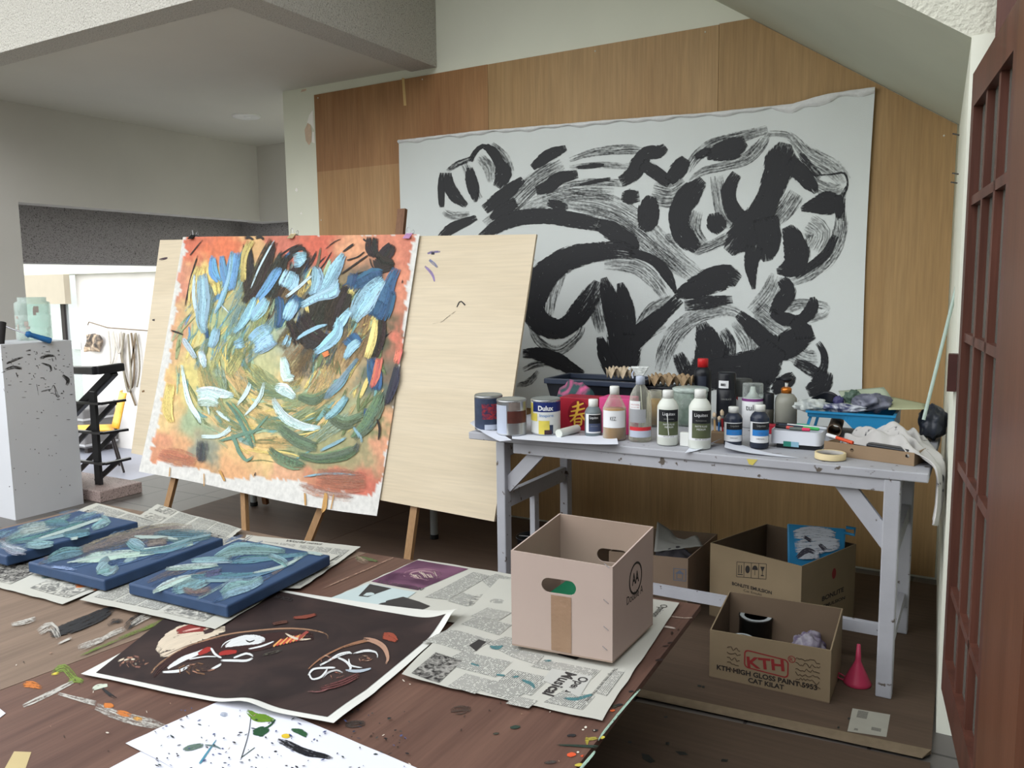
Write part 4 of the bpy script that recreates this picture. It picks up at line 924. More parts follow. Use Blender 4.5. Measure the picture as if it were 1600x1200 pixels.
quadpatch(pm, cs, [(1341, 1110), (1357, 1113), (1354, 1124), (1338, 1121)], 1, 1, 1); quadpatch(pm, cs, [(1362, 1136), (1377, 1139), (1376, 1144), (1361, 1141)], 1, 1, 1); quadpatch(pm, cs, [(1335, 1138), (1341, 1139), (1340, 1142), (1334, 1141)], 1, 1, 1)
pm.build('paper_label', [plain('label paper', (150, 148, 136), 0.7, 0.04, 20), plain('label print', (110, 108, 100), 0.7, 0.2, 200)], fc)
slab('cardboard_offcut', [(-0.93, 1.2), (-0.06, 1.2), (-0.07, a1.y-0.035), (a0.x-0.06, a0.y-0.04)], 0.0005, 0.006, m_card, 'brown cardboard sheet with dark paint drips in front of the flattened carton', 'cardboard')
co = bpy.data.objects['cardboard_offcut']
m_spot = plain('dark paint drips', (34, 36, 32), 0.5, 0.2, 30)
os_ = Surf((0, 0, 0.0062), (1, 0, 0), (0, 1, 0))
for q in ([(1002, 1177), (1014, 1180), (1024, 1190), (1016, 1193), (1004, 1186)], [(1055, 1174), (1070, 1175), (1076, 1180), (1062, 1180)], [(1128, 1186), (1138, 1187), (1136, 1191), (1126, 1190)], [(1040, 1160), (1046, 1160), (1046, 1164), (1040, 1164)], [(982, 1158), (987, 1159), (986, 1162), (981, 1161)], [(1037, 1120), (1043, 1119), (1043, 1122), (1038, 1122)]):
    pm = Pm(); poly(pm, os_, q, 0); pm.build('paint_drip', m_spot, co)
for q in ([(1090, 1070), (1096, 1071), (1095, 1074), (1090, 1073)], [(1097, 1072), (1101, 1072), (1101, 1075), (1097, 1075)], [(1325, 1121), (1329, 1122), (1328, 1125), (1324, 1124)], [(1309, 1135), (1312, 1136), (1311, 1139), (1308, 1138)]):
    pm = Pm(); poly(pm, cs, q, 0); pm.build('paint_drip', m_spot, fc)

HP = 0.38
m_dkply = wood('dark red brown plywood', (82, 58, 50), (108, 80, 68), 'Y', 1.1, 12, rough=0.55)
m_tnply = wood('worn tan plywood', (112, 94, 80), (128, 108, 92), 'Y', 0.9, 9, rough=0.65)
def platform(name, label, pts, m, legs, paint=None):
    c = V((sum(p[0] for p in pts)/4, sum(p[1] for p in pts)/4, 0)); t = thing(name, label, 'platform', c, 0, 'plywood boards of the low painting platform')
    pm = Pm(); n = 4; pm.add([V((x, y, HP-0.016)) for x, y in pts]+[V((x, y, HP)) for x, y in pts], [(3, 2, 1, 0), (4, 5, 6, 7)]+[(i, (i+1) % n, n+(i+1) % n, n+i) for i in range(n)])
    if paint: paint(pm)
    pm.build('board', [m, m_paint], t)
    for (x, y) in legs: pm = Pm(); pm.box((x-0.03, y-0.03, 0.01), (x+0.03, y+0.03, HP-0.016)); pm.build('leg', m, t)
    return t
R0 = atZ(1095, 945, HP); R1 = atZ(900, 1200, HP)
rx = lambda y: R0.x+(R1.x-R0.x)*(R0.y-y)/(R0.y-R1.y)
B1, B2 = atZ(0, 1079, HP), atZ(280, 974, HP); bx = lambda y: B1.x+(B2.x-B1.x)*(y-B1.y)/(B2.y-B1.y)
fs1 = Surf((0, 0, HP+0.0002), (1, 0, 0), (0, 1, 0))
BLK = (40, 40, 42); CH = (176, 172, 164)
GRN, ORG, YEL = (112, 130, 60), (186, 110, 50), (196, 180, 70)
def stains_tan(pm):
    def fp(pts, col, dry=0.0, **k): ribbon(pm, fs1, pts, col, dry, 1, **k)
    fp([(78, 992, 12), (110, 982, 20), (150, 966, 20), (178, 952, 10)], BLK, 0.14)
    fp([(60, 990, 14), (80, 980, 16), (92, 998, 10)], CH, 0.36)
    fp([(18, 978, 6), (36, 974, 9), (56, 968, 8)], CH, 0.30)
    fp([(168, 978, 6), (178, 972, 8), (192, 972, 6)], BLK, 0.30); fp([(196, 984, 12), (208, 972, 14), (225, 962, 10)], BLK, 0.28)
    fp([(122, 1015, 10), (140, 1008, 12), (162, 1000, 8)], CH, 0.36); fp([(155, 1003, 6), (180, 990, 10), (196, 984, 8)], CH, 0.36); fp([(90, 1008, 3), (112, 998, 4)], CH, 0.3)
    fp([(118, 1030, 3), (190, 998, 5), (240, 978, 6), (262, 966, 4)], (96, 112, 52), 0.30)
    fp([(205, 978, 10), (225, 966, 12), (240, 960, 8)], CH, 0.40)

def stains_dark(pm):
    def fp(pts, col, dry=0.0, **k): ribbon(pm, fs1, pts, col, dry, 1, **k)
    fp([(250, 982, 8), (262, 975, 12), (270, 980, 8)], CH, 0.3)
    fp([(82, 1052, 8), (100, 1044, 14), (118, 1062, 12), (130, 1064, 6)], GRN, 0.30); fp([(106, 1068, 6), (118, 1062, 10), (130, 1066, 8)], GRN, 0.2); fp([(80, 1054, 4), (92, 1052, 4)], YEL, 0.1)
    fp([(36, 1070, 8), (50, 1070, 12), (66, 1075, 6)], ORG, 0.22)
    fp([(36, 1104, 8), (70, 1088, 8), (114, 1066, 6)], CH, 0.24)
    fp([(90, 1084, 5), (120, 1092, 7), (150, 1100, 10)], CH, 0.24); fp([(150, 1104, 14), (190, 1120, 18), (240, 1132, 16), (262, 1138, 6)], CH, 0.34)
    fp([(144, 1078, 4), (152, 1074, 8), (168, 1071, 5)], (190, 196, 180), 0.05, step=3); fp([(160, 1076, 4), (172, 1086, 6), (182, 1092, 4)], BLK, 0.12)
    fp([(162, 1103, 8), (172, 1103, 8), (178, 1104, 4)], ORG, 0.1, step=3); fp([(182, 1113, 6), (195, 1116, 10), (205, 1119, 6)], ORG, 0.1); fp([(208, 1122, 6), (222, 1126, 8)], (190, 140, 70), 0.15); fp([(258, 1136, 4), (272, 1138, 8), (286, 1142, 4)], ORG, 0.05)
    # splashes along the right edge
    for (x, y, rx_, ry_, c, d) in ((893, 1180, 7, 4, (206, 84, 50), 0.0), (910, 1182, 3, 2, (206, 84, 50), 0.1), (925, 1155, 10, 3, (150, 140, 60), 0.2), (917, 1158, 3, 8, (160, 146, 60), 0.25), (941, 1153, 4, 3, (190, 176, 70), 0.1), (930, 1142, 5, 2, BLK, 0.1), (893, 1150, 7, 3, BLK, 0.15), (967, 1102, 6, 2, BLK, 0.1), (960, 1104, 5, 3, (60, 60, 50), 0.2), (957, 1111, 4, 2, (190, 90, 50), 0.1), (915, 1137, 2, 2, (210, 205, 190), 0), (903, 1176, 2, 1.5, (220, 215, 200), 0), (911, 1141, 2, 1.3, (210, 205, 190), 0), (986, 1081, 4, 1.5, BLK, 0.1), (905, 1196, 7, 3, (186, 170, 70), 0.1), (860, 1192, 10, 3, (70, 64, 60), 0.2), (720, 1110, 16, 8, (70, 56, 50), 0.3), (555, 1132, 16, 7, (66, 58, 54), 0.25), (805, 1137, 8, 3, (44, 60, 52), 0.05), (775, 1147, 5, 2, (60, 60, 52), 0.1), (1030, 1032, 6, 2, (44, 32, 30), 0.0), (1047, 1005, 4, 1.5, (50, 36, 32), 0.0), (1050, 990, 2, 3, (50, 36, 32), 0.1), (1060, 985, 2, 2, (50, 36, 32), 0.1), (1040, 1010, 5, 1, (50, 36, 32), 0.2)):
        dab(pm, fs1, x, y, rx_, ry_, c, d, -0.1, 1)
    fp([(870, 1165, 2), (900, 1166, 4), (935, 1168, 5)], (40, 56, 48), 0.15)
    for q in ([(1000, 1078, 3), (975, 1106, 4), (945, 1143, 4), (935, 1158, 3)], [(930, 1175, 4), (915, 1193, 6), (905, 1206, 5)]): fp(q, (150, 176, 160), 0.16, step=3)
    fp([(1015, 978, 2), (1040, 980, 3), (1056, 983, 2)], (200, 186, 176), 0.2, step=3); fp([(1042, 963, 1.5), (1066, 966, 2), (1082, 966, 1.5)], (170, 150, 136), 0.2, step=3)
    fp([(556, 872, 6), (575, 874, 6), (590, 878, 3)], (84, 96, 60), 0.1, step=3); fp([(555, 872, 10), (575, 880, 10)], (150, 130, 112), 0.36)
    fp([(505, 920, 2), (555, 898, 2.5), (615, 872, 2)], (150, 120, 104), 0.25, step=4)
    rnd = random.Random(5)
    for i in range(70):
        x, y = rnd.uniform(0, 930), rnd.uniform(1010, 1200)
        dab(pm, fs1, x, y, rnd.uniform(0.8, 2.6), rnd.uniform(0.5, 1.3), rnd.choice([(60, 44, 38), (200, 190, 176), (52, 44, 40), (150, 120, 100)]), 0.0, rnd.uniform(0, 3), 1)


pf1 = platform('low_platform', 'dark red brown paint spattered plywood board of the low platform, nearer the right', [(bx(0.2), 0.2), (rx(0.2), 0.2), (R0.x, R0.y), (bx(2.08), 2.08)], m_dkply, [(-1.0, 0.7), (-1.65, 0.7), (-1.05, 1.9), (-1.6, 1.9)], stains_dark)
pf2 = platform('low_platform', 'paler tan plywood board of the low platform at the left', [(bx(0.2)-1.3, 0.2), (bx(0.2)-0.003, 0.2), (bx(2.08)-0.003, 2.08), (bx(2.08)-1.42, 2.06)], m_tnply, [(-2.1, 0.7), (-2.9, 0.7), (-2.1, 1.9), (-2.9, 1.9)], stains_tan)
# ------------------------------------------------------------------ papers on the platform
m_news = plain('newsprint', (180, 179, 170), 0.8, 0.03, 6); m_text = newsprint_mat(); m_text2 = newsprint_mat('newsprint fine text', (130, 130, 125), (180, 179, 171), 0.0042)
m_ink = plain('printing ink', (52, 50, 50), 0.6, 0.1, 30); m_ph = photo_mat('press photo dark', (40, 38, 38), (150, 148, 142), 55); m_phl = photo_mat('press photo light', (110, 110, 106), (188, 186, 176), 45)
def nrip(seed, amp):
    def f(a, b):
        return amp*(0.5+0.5*mnoise.noise(V((a*3.1+seed, b*3.4, seed*1.7))))+amp*0.35*mnoise.noise(V((a*9+seed, b*11, seed)))+amp*0.5
    return f
PZ = [0.0]
def sheet(name, label, q, space, cat, fill=None, amp=0.003, seed=1.0, lift=None, group=None, m0=None, mats=None, nu=36, nv=30, jit=0.004, z=None):
    PZ[0] += 0.0016; zz = HP+PZ[0] if z is None else z
    rp0 = nrip(seed, amp); rp = (lambda a, b: rp0(a, b)+lift(a, b)) if lift else rp0
    s = Surf((0, 0, zz), (1, 0, 0), (0, 1, 0), rp)
    ab = [s.hit(*p) if space == 'px' else p for p in q]
    pm = Pm()
    def f(u, v):
        x, y = bil(ab, u, v)
        e = jit*(1 if (u in (0, 1) or v in (0, 1)) else 0)
        return s.P(x+e*mnoise.noise(V((u*9, v*9, seed))), y+e*mnoise.noise(V((u*9+5, v*9, seed))))
    pm.grid(f, nu, nv, 0)
    s.quad = ab
    if fill: fill(pm, s)
    o = pm.build(name, mats or [m0 or m_news, m_text, m_ink, m_ph, m_phl, m_text2, m_paint], smooth=True)
    tag(o, label, cat, group); return o, s
def uvq(s, u0, v0, u1, v1): return [tuple(bil(s.quad, u0, v0)), tuple(bil(s.quad, u1, v0)), tuple(bil(s.quad, u1, v1)), tuple(bil(s.quad, u0, v1))]
def cols(pm, s, rects, mi=1, n=5):
    for r in rects: quadpatch(pm, s, uvq(s, *r), mi, n, n, space='uv')
def stext(pm, s, st_, u, v, du, dv, h, w=None, mi=2, bold=False):
    """text on a sheet starting at (u,v), running along (du,dv) in sheet-uv"""
    o = V(bil(s.quad, u, v)+[0]); e = V(bil(s.quad, u+du*0.1, v+dv*0.1)+[0]); xd = (e-o).normalized(); yd = V((-xd.y, xd.x, 0)); off = s.next()
    pm.text(st_, (0, 0, 0), (1, 0, 0), (0, 1, 0), w, h, mi, bold, conv=lambda a, b: s.P((o+xd*a+yd*b).x, (o+xd*a+yd*b).y, off))
G = 'newspaper sheets spread on the platform'
def page_a(pm, s):
    cols(pm, s, [(x, y, x+0.11, y+0.2) for x in (0.04, 0.17, 0.30, 0.43, 0.58, 0.71, 0.84) for y in (0.30, 0.54, 0.76)])
    cols(pm, s, [(0.04, 0.05, 0.42, 0.26), (0.60, 0.06, 0.95, 0.26)], 4); cols(pm, s, [(0.05, 0.78, 0.30, 0.95)], 3)
def page_b(pm, s):
    cols(pm, s, [(x, y, x+0.13, y+0.25) for x in (0.04, 0.19, 0.34, 0.52, 0.67, 0.82) for y in (0.06, 0.34, 0.64)])
    cols(pm, s, [(0.55, 0.05, 0.75, 0.20), (0.05, 0.36, 0.30, 0.6)], 3); stext(pm, s, 'World news', 0.36, 0.93, 1, 0, 0.02)
# lower papers first
sheet('newspaper', 'crumpled newspaper sheet behind the leftmost blue canvas, next to the plinth', [(60, 830), (150, 789), (330, 842), (240, 880)], 'px', 'newspaper', page_b, 0.010, 2.2, group=G, z=HP+0.001)
sheet('newspaper', 'crumpled newspaper sheet at the far edge of the platform behind the middle blue canvas', [(215, 812), (246, 793), (378, 832), (350, 852)], 'px', 'newspaper', page_a, 0.012, 5.2, group=G, z=HP+0.0026)
def page_l(pm, s):
    page_a(pm, s); cols(pm, s, [(0.10, 0.08, 0.42, 0.30)], 3)
    ribbon(pm, s, [(118, 919, 5), (128, 917, 8), (136, 917, 4)], (196, 110, 60), 0.1, 6, step=3); ribbon(pm, s, [(145, 924, 3), (152, 924, 3)], (196, 110, 60), 0.1, 6, step=3); ribbon(pm, s, [(64, 905, 6), (84, 902, 8), (100, 906, 5)], (70, 104, 110), 0.40, 6)
sheet('newspaper', 'newspaper sheet under the two left blue canvases with orange paint spots', [(-60, 905), (98, 946), (330, 852), (130, 808)], 'px', 'newspaper', page_l, 0.005, 3.3, group=G, z=HP+0.004)
sheet('newspaper', 'newspaper sheet at the right of the canvases with its far corner near the easel legs', [(350, 925), (470, 922), (564, 856), (385, 838)], 'px', 'newspaper', page_b, 0.005, 7.7, group=G, z=HP+0.0055)
def page_m(pm, s):
    cols(pm, s, [(x, y, x+0.15, y+0.22) for x in (0.05, 0.22, 0.39) for y in (0.05, 0.3, 0.55, 0.75)]); cols(pm, s, [(0.58, 0.04, 0.88, 0.34)], 4)
    cols(pm, s, [(0.60, 0.4, 0.9, 0.6), (0.60, 0.62, 0.9, 0.9)], 1); cols(pm, s, [(0.66, 0.10, 0.74, 0.2)], 3)
sheet('newspaper', 'newspaper sheet under the right blue canvas, overlapping the mask picture spread', [(124, 938), (336, 984), (530, 868), (335, 834)], 'px', 'newspaper', page_m, 0.002, 9.1, group=G, z=HP+0.0115)
# broadsheets under the cardboard box
def page_purple(pm, s):
    off = s.next()
    pur = len(pm.f)
    quadpatch(pm, s, [(580, 911), (652, 877), (732, 891), (653, 925)], 7, 8, 8)
    for c_, r0, r1 in (((128, 92, 110), 30, 15), ((150, 118, 128), 20, 10)):
        ribbon(pm, s, [(660+r0*math.cos(t*PI/6), 900+r1*math.sin(t*PI/6)*0.55, 2.5) for t in range(13)], c_, 0.14, 6, step=3)
    for k in range(12): ribbon(pm, s, [(640+k*3.5, 898+3*math.sin(k), 1.6), (650+k*3, 904-3*math.sin(k*2), 1.4)], (176, 160, 150), 0.1, 6, step=3)
    a = s.hit(586, 912); b_ = s.hit(650, 924); xd = (V((b_[0]-a[0], b_[1]-a[1], 0))).normalized(); yd = V((-xd.y, xd.x, 0)); o = V((a[0], a[1], 0)); of = s.next()
    pm.text('TOURBILLON', (0, 0, 0), (1, 0, 0), (0, 1, 0), 0.165, 0.020, 2, False, conv=lambda p_, q_: s.P((o+xd*p_+yd*q_).x, (o+xd*p_+yd*q_).y, of))
    for q in ([(664, 936), (740, 896), (765, 902), (700, 940)], [(752, 909), (775, 899), (799, 905), (770, 924)], [(740, 935), (770, 925), (799, 932), (780, 950)], [(700, 942), (724, 928), (752, 936), (730, 950)]): quadpatch(pm, s, q, 1, 5, 5)
    quadpatch(pm, s, [(720, 945), (745, 931), (776, 940), (752, 953)], 4, 3, 3); dab(pm, s, 775, 914, 3, 1.5, (30, 30, 30), 0, 0, 6)
    quadpatch(pm, s, [(508, 940), (575, 914), (650, 928), (600, 962)], 8, 5, 5)
    poly(pm, s, [(560, 934), (578, 915), (612, 922), (590, 930), (575, 936)], 2); poly(pm, s, [(584, 950), (606, 941), (630, 935), (655, 943), (672, 950), (655, 958), (620, 958)], 2)
B2q = [(500, 944), (655, 875), (1010, 934), (880, 1000)]
sheet('newspaper', 'newspaper sheet with a purple watch advertisement behind the mask picture spread', B2q, 'px', 'newspaper', page_purple, 0.004, 4.4, group=G, mats=[m_news, m_text, m_ink, m_ph, m_phl, m_text2, m_paint, photo_mat('purple advert', (74, 46, 66), (112, 76, 98), 6), plain('pale blue print', (176, 190, 190), 0.7, 0.05)], z=HP+0.001)
def page_main(pm, s):
    for q in ([(660, 1010), (700, 990), (770, 1004), (735, 1026)], [(720, 982), (745, 968), (800, 980), (780, 996)], [(690, 1040), (726, 1022), (800, 1038), (775, 1062)], [(770, 1075), (800, 1050), (860, 1062), (830, 1090)], [(744, 1080), (772, 1066), (830, 1080), (800, 1098)], [(830, 1045), (850, 1035), (938, 1050), (925, 1064)], [(760, 1010), (790, 998), (830, 1006), (800, 1030)], [(850, 1100), (880, 1082), (930, 1090), (910, 1112)]): quadpatch(pm, s, q, 1, 5, 5)
    for q in ([(700, 1076), (728, 1056), (768, 1066), (742, 1088)], [(790, 1102), (806, 1090), (840, 1098), (826, 1110)], [(856, 1046), (872, 1038), (930, 1050), (918, 1060)], [(735, 968), (762, 952), (800, 960), (780, 974)], [(800, 1030), (815, 1020), (850, 1028), (838, 1042)], [(930, 1085), (960, 1050), (975, 1053), (948, 1090)]): quadpatch(pm, s, q, 5, 5, 5)
    quadpatch(pm, s, [(643, 1060), (681, 1028), (723, 1036), (686, 1071)], 3, 4, 4); quadpatch(pm, s, [(733, 1014), (748, 1004), (760, 1007), (744, 1022)], 2, 2, 2); quadpatch(pm, s, [(870, 1026), (885, 1020), (912, 1026), (900, 1034)], 2, 2, 2)
    quadpatch(pm, s, [(848, 1066), (862, 1048), (926, 1060), (905, 1092)], 9, 4, 4)
    for st_, p0, h in (('Opera', (903, 1059), 0.030), ('Musical', (884, 1053), 0.030)):
        a = s.hit(*p0); o = V((a[0], a[1], 0)); xd = V((-0.02, -1, 0)).normalized(); yd = V((1, -0.02, 0)); of = s.next()
        pm.text(st_, (0, 0, 0), (1, 0, 0), (0, 1, 0), None, h, 2, True, conv=lambda p_, q_: s.P((o+xd*p_+yd*q_).x, (o+xd*p_+yd*q_).y, of))
    a = s.hit(1030, 946); o = V((a[0], a[1], 0)); xd = V((0.03, -1, 0)).normalized(); yd = V((1, 0.03, 0)); of = s.next()
    pm.text('Opinion', (0, 0, 0), (1, 0, 0), (0, 1, 0), None, 0.026, 2, False, conv=lambda p_, q_: s.P((o+xd*p_+yd*q_).x, (o+xd*p_+yd*q_).y, of))
    a = s.hit(958, 1046); o2 = V((a[0], a[1], 0)); of2 = s.next()
    pm.text('The high notes and the cheap seats', (0, 0, 0), (1, 0, 0), (0, 1, 0), None, 0.011, 2, False, conv=lambda p_, q_: s.P((o2+xd*p_+yd*q_).x, (o2+xd*p_+yd*q_).y, of2))
    TL_ = (70, 116, 120)
    for q in ([(765, 1015, 5), (778, 1016, 7), (786, 1013, 3)], [(880, 1094, 3), (900, 1095, 6), (925, 1088, 4)], [(735, 1040, 3), (750, 1044, 4)], [(775, 1058, 3), (790, 1060, 4)], [(815, 1066, 3), (830, 1072, 6), (836, 1080, 3)], [(800, 1062, 3), (812, 1060, 3)], [(850, 1036, 3), (862, 1036, 3)]): ribbon(pm, s, q, TL_, 0.22, 6, step=3)
def mlift(a, b):
    x, y = a, b
    return 0.010*math.exp(-((x+1.13)**2/0.004))*max(0, min(1, (1.9-y)/0.3))
sheet('newspaper', 'newspaper opened at an arts page under the big cardboard box', [(628, 1062), (940, 1128), (1062, 944), (780, 905)], 'px', 'newspaper', page_main, 0.004, 6.6, mlift, group=G, mats=[m_news, m_text, m_ink, m_ph, m_phl, m_text2, m_paint, m_ink, m_ink, plain('pale grey print panel', (176, 176, 170), 0.7, 0.04)], z=HP+0.003)
# spattered white paper, partly under the mask spread
def splat(pm, s):
    def d(x, y, a, b, c, an=0.0, dry=0.0): dab(pm, s, x, y, a, b, c, dry, an, 1)
    GR2 = (52, 92, 44); DG = (36, 74, 48)
    ribbon(pm, s, [(386, 1112, 6), (400, 1122, 14), (415, 1124, 12), (430, 1128, 4)], (96, 130, 40), 0.08, 1, step=3); ribbon(pm, s, [(395, 1146, 8), (408, 1145, 16), (420, 1140, 8)], DG, 0.05, 1, step=3); ribbon(pm, s, [(412, 1142, 3), (424, 1134, 3), (430, 1126, 3)], DG, 0.0, 1, step=3)
    ribbon(pm, s, [(455, 1142, 4), (470, 1146, 10), (480, 1152, 8)], (40, 80, 50), 0.1, 1, step=3); d(447, 1152, 7, 4, (206, 176, 50))
    ribbon(pm, s, [(434, 1158, 6), (452, 1166, 12), (480, 1178, 12), (508, 1184, 8), (520, 1188, 4)], (24, 24, 30), 0.16, 1, step=3)
    ribbon(pm, s, [(392, 1122, 1.3), (388, 1150, 1.3), (376, 1190, 1.6)], (50, 56, 60), 0, 1, step=4); ribbon(pm, s, [(398, 1170, 1.2), (378, 1185, 1.2)], (50, 70, 60), 0, 1, step=4)
    ribbon(pm, s, [(338, 1158, 1.5), (324, 1178, 3), (312, 1196, 4)], (70, 130, 150), 0.1, 1, step=3); ribbon(pm, s, [(286, 1174, 5), (300, 1170, 10), (318, 1166, 6)], (90, 110, 100), 0.15, 1, step=3); ribbon(pm, s, [(320, 1166, 2), (336, 1168, 3), (345, 1172, 2)], (90, 110, 110), 0.1, 1, step=3)
    d(350, 1118, 6, 4, (150, 160, 176), 0, 0.3)
    r2 = random.Random(3)
    for k in range(150):
        x, y = r2.uniform(240, 640), r2.uniform(1108, 1215); z_ = r2.random()
        d(x, y, r2.uniform(0.8, 3.4), r2.uniform(0.5, 1.5), r2.choice([(30, 30, 44), (40, 50, 70), (44, 60, 60), (70, 80, 120), (30, 30, 34)]), r2.uniform(-0.6, 0.8))
m_paper = plain('white drawing paper', (208, 209, 218), 0.7, 0.01, 5)
sheet('drawing_paper', 'white drawing paper spattered with green and black paint at the near edge of the platform', [(196, 1163), (372, 1083), (700, 1222), (520, 1330)], 'px', 'paper', splat, 0.002, 8.8, mats=[m_paper, m_paint], jit=0.001, z=HP+0.0006)
sheet('drawing_paper', 'blank white paper sheet peeping out under the spattered paper at the bottom edge', [(150, 1212), (220, 1175), (330, 1215), (240, 1275)], 'px', 'paper', None, 0.001, 1.8, mats=[m_paper, m_paint], jit=0.0, z=HP+0.0003)
sheet('paper_scrap', 'small white paper scrap at the left edge of the platform', [(-30, 1145), (9, 1115), (-10, 1100), (-50, 1120)], 'px', 'paper', None, 0.001, 2.8, mats=[m_paper, m_paint], jit=0, nu=4, nv=4, z=HP+0.0006)
sheet('masking_tape_scrap', 'torn strip of cream masking tape stuck at the bottom left of the platform', [(2, 1210), (22, 1174), (49, 1175), (36, 1212)], 'px', 'tape', None, 0.0, 3.8, mats=[plain('cream masking tape', (178, 160, 116), 0.6, 0.04), m_paint], jit=0, nu=4, nv=4, z=HP+0.0006)
# magazine spread with painted masks
def masks(pm, s):
    I = 1
    quadpatch(pm, s, [(150, 1052), (512, 1128), (697, 976), (335, 905)], 2, 90, 90)
    RD, WHT, CRM, SK, GLD, GB = (150, 44, 40), (206, 208, 208), (200, 186, 166), (150, 110, 92), (140, 106, 78), (54, 40, 36)
    def r(q, c, d=0.0, w=None): ribbon(pm, s, q, c, d, I, step=3)
    # rosette lower left, pale mask behind, red rosette
    for k in range(26):
        a = k*2.4; q = 1-k/26; r([(206+26*q*math.cos(a), 1036+11*q*math.sin(a), 3), (208+20*q*math.cos(a+0.5), 1035+9*q*math.sin(a+0.5), 3)], random.choice([SK, CRM, (120, 84, 74)]), 0.15)
    r([(246, 1020, 10), (262, 1006, 26), (290, 994, 34), (325, 986, 26), (352, 984, 10)], CRM, 0.02); r([(250, 1026, 6), (275, 1020, 10), (300, 1006, 10)], CRM, 0.0)
    r([(276, 989, 8), (300, 983, 14), (322, 984, 8)], (128, 52, 48), 0.06); r([(284, 989, 2), (300, 985, 3), (314, 983, 2)], (206, 160, 150), 0.1); r([(318, 990, 6), (330, 986, 8), (336, 982, 4)], (60, 44, 44), 0.1)
    r([(255, 1027, 1), (300, 1008, 1.2), (345, 998, 1)], (90, 70, 60), 0); r([(316, 1000, 1.5), (320, 1004, 2), (324, 1003, 1.5)], (40, 30, 28), 0)
    # big oval mask
    r([(236, 1054, 2), (250, 1038, 2.5), (290, 1014, 2.5), (350, 994, 2.5), (420, 985, 2.5), (470, 984, 2.5), (508, 991, 2), (512, 1000, 1.5)], (150, 116, 92), 0.08)
    r([(240, 1060, 4), (258, 1040, 12), (300, 1022, 24), (350, 1012, 30), (400, 1006, 26), (450, 998, 20), (490, 996, 12)], (52, 30, 30), 0.0)
    r([(262, 1046, 5), (285, 1032, 8), (310, 1022, 6), (326, 1014, 4)], WHT, 0.0); r([(254, 1052, 3), (280, 1050, 5), (296, 1042, 3)], WHT, 0.0)
    r([(310, 1024, 5), (322, 1018, 9), (330, 1014, 6)], RD, 0); r([(342, 1024, 5), (356, 1021, 8), (370, 1020, 5)], RD, 0); r([(330, 1014, 4), (336, 1024, 4), (346, 1030, 3)], WHT, 0)
    r([(352, 1012, 4), (376, 1003, 16), (404, 1001, 14), (414, 1002, 5)], WHT, 0.0); r([(384, 1002, 1.5), (390, 1005, 2.4), (398, 1002, 1.5)], (30, 26, 26), 0); r([(346, 1014, 1.5), (352, 1006, 1.8), (372, 998, 1.8), (400, 996, 1.5)], WHT, 0.05)
    r([(296, 1032, 2), (320, 1028, 2.2), (338, 1028, 2)], WHT, 0.05); r([(388, 1016, 2), (410, 1011, 3), (428, 1004, 2)], WHT, 0.02)
    r([(345, 1034, 3), (365, 1034, 4), (385, 1034, 4), (395, 1030, 3)], WHT, 0.02); r([(365, 1030, 3), (385, 1023, 3.5), (396, 1027, 3)], WHT, 0.02); r([(330, 1048, 3), (340, 1043, 4), (346, 1039, 3)], WHT, 0.1)
    for k in range(9): r([(427+k*5, 1012-k*1.2, 3), (436+k*5, 1004-k*1.3, 3), (440+k*5, 1000-k*1.2, 2)], (176, 70, 56) if k % 2 else (206, 150, 90), 0.05)
    r([(446, 991, 2), (456, 997, 4), (470, 1001, 3), (486, 1000, 2)], CRM, 0.05); r([(466, 1002, 3), (476, 992, 5), (482, 988, 4)], (140, 64, 58), 0.1)
    for k in range(24):
        a = k*2.4; q = 1-k/24; r([(296+32*q*math.cos(a)+8, 1048+11*q*math.sin(a), 2.4), (304+24*q*math.cos(a+0.6), 1046+8*q*math.sin(a+0.6), 2.4)], random.choice([SK, GLD, (110, 80, 60), (60, 40, 36)]), 0.2)
    r([(410, 1026, 3), (425, 1022, 5), (440, 1018, 4)], (70, 66, 60), 0.2)
    # second mask
    r([(482, 1048, 2), (500, 1032, 2.5), (530, 1016, 3), (560, 1006, 5), (576, 1002, 6)], (140, 100, 76), 0.06)
    r([(568, 1000, 6), (585, 1004, 8), (600, 1014, 8), (606, 1030, 5), (603, 1040, 3)], (166, 130, 110), 0.04); r([(598, 996, 10), (612, 998, 14), (620, 1004, 6)], (140, 66, 50), 0.08)
    r([(482, 1058, 3), (490, 1048, 3.5), (512, 1046, 3.5), (524, 1046, 3)], WHT, 0.03); r([(483, 1054, 3), (488, 1064, 3), (502, 1060, 3.5), (512, 1048, 3)], WHT, 0.03)
    r([(500, 1042, 3), (512, 1036, 3), (530, 1026, 5), (546, 1022, 4), (550, 1024, 2)], WHT, 0.03); r([(528, 1030, 3), (540, 1036, 4), (548, 1046, 4), (544, 1052, 2)], WHT, 0.04)
    r([(552, 1024, 2), (572, 1019, 4), (588, 1022, 3), (590, 1030, 2)], WHT, 0.05); r([(540, 1050, 3), (560, 1051, 5), (580, 1047, 3)], (160, 170, 180), 0.05); r([(545, 1032, 2.5), (548, 1042, 3), (566, 1046, 2)], WHT, 0.1)
    r([(504, 1062, 2.4), (512, 1054, 3), (526, 1050, 3), (536, 1054, 2)], (170, 170, 170), 0.1)
    for (x, y, n_) in ((510, 1032, 12), (526, 1058, 10), (570, 1032, 16)):
        for k in range(n_): a = k*2.2; r([(x+12*math.cos(a)*(1-k/20), y+6*math.sin(a)*(1-k/20), 2), (x+9*math.cos(a+0.7), y+4*math.sin(a+0.7), 1.6)], random.choice([SK, (130, 84, 74), (176, 150, 130)]), 0.15)
    for k in range(3): r([(500, 1084-k*3, 2), (530, 1076-k*4, 3), (562, 1060-k*3, 2)], (96, 56, 56), 0.15)
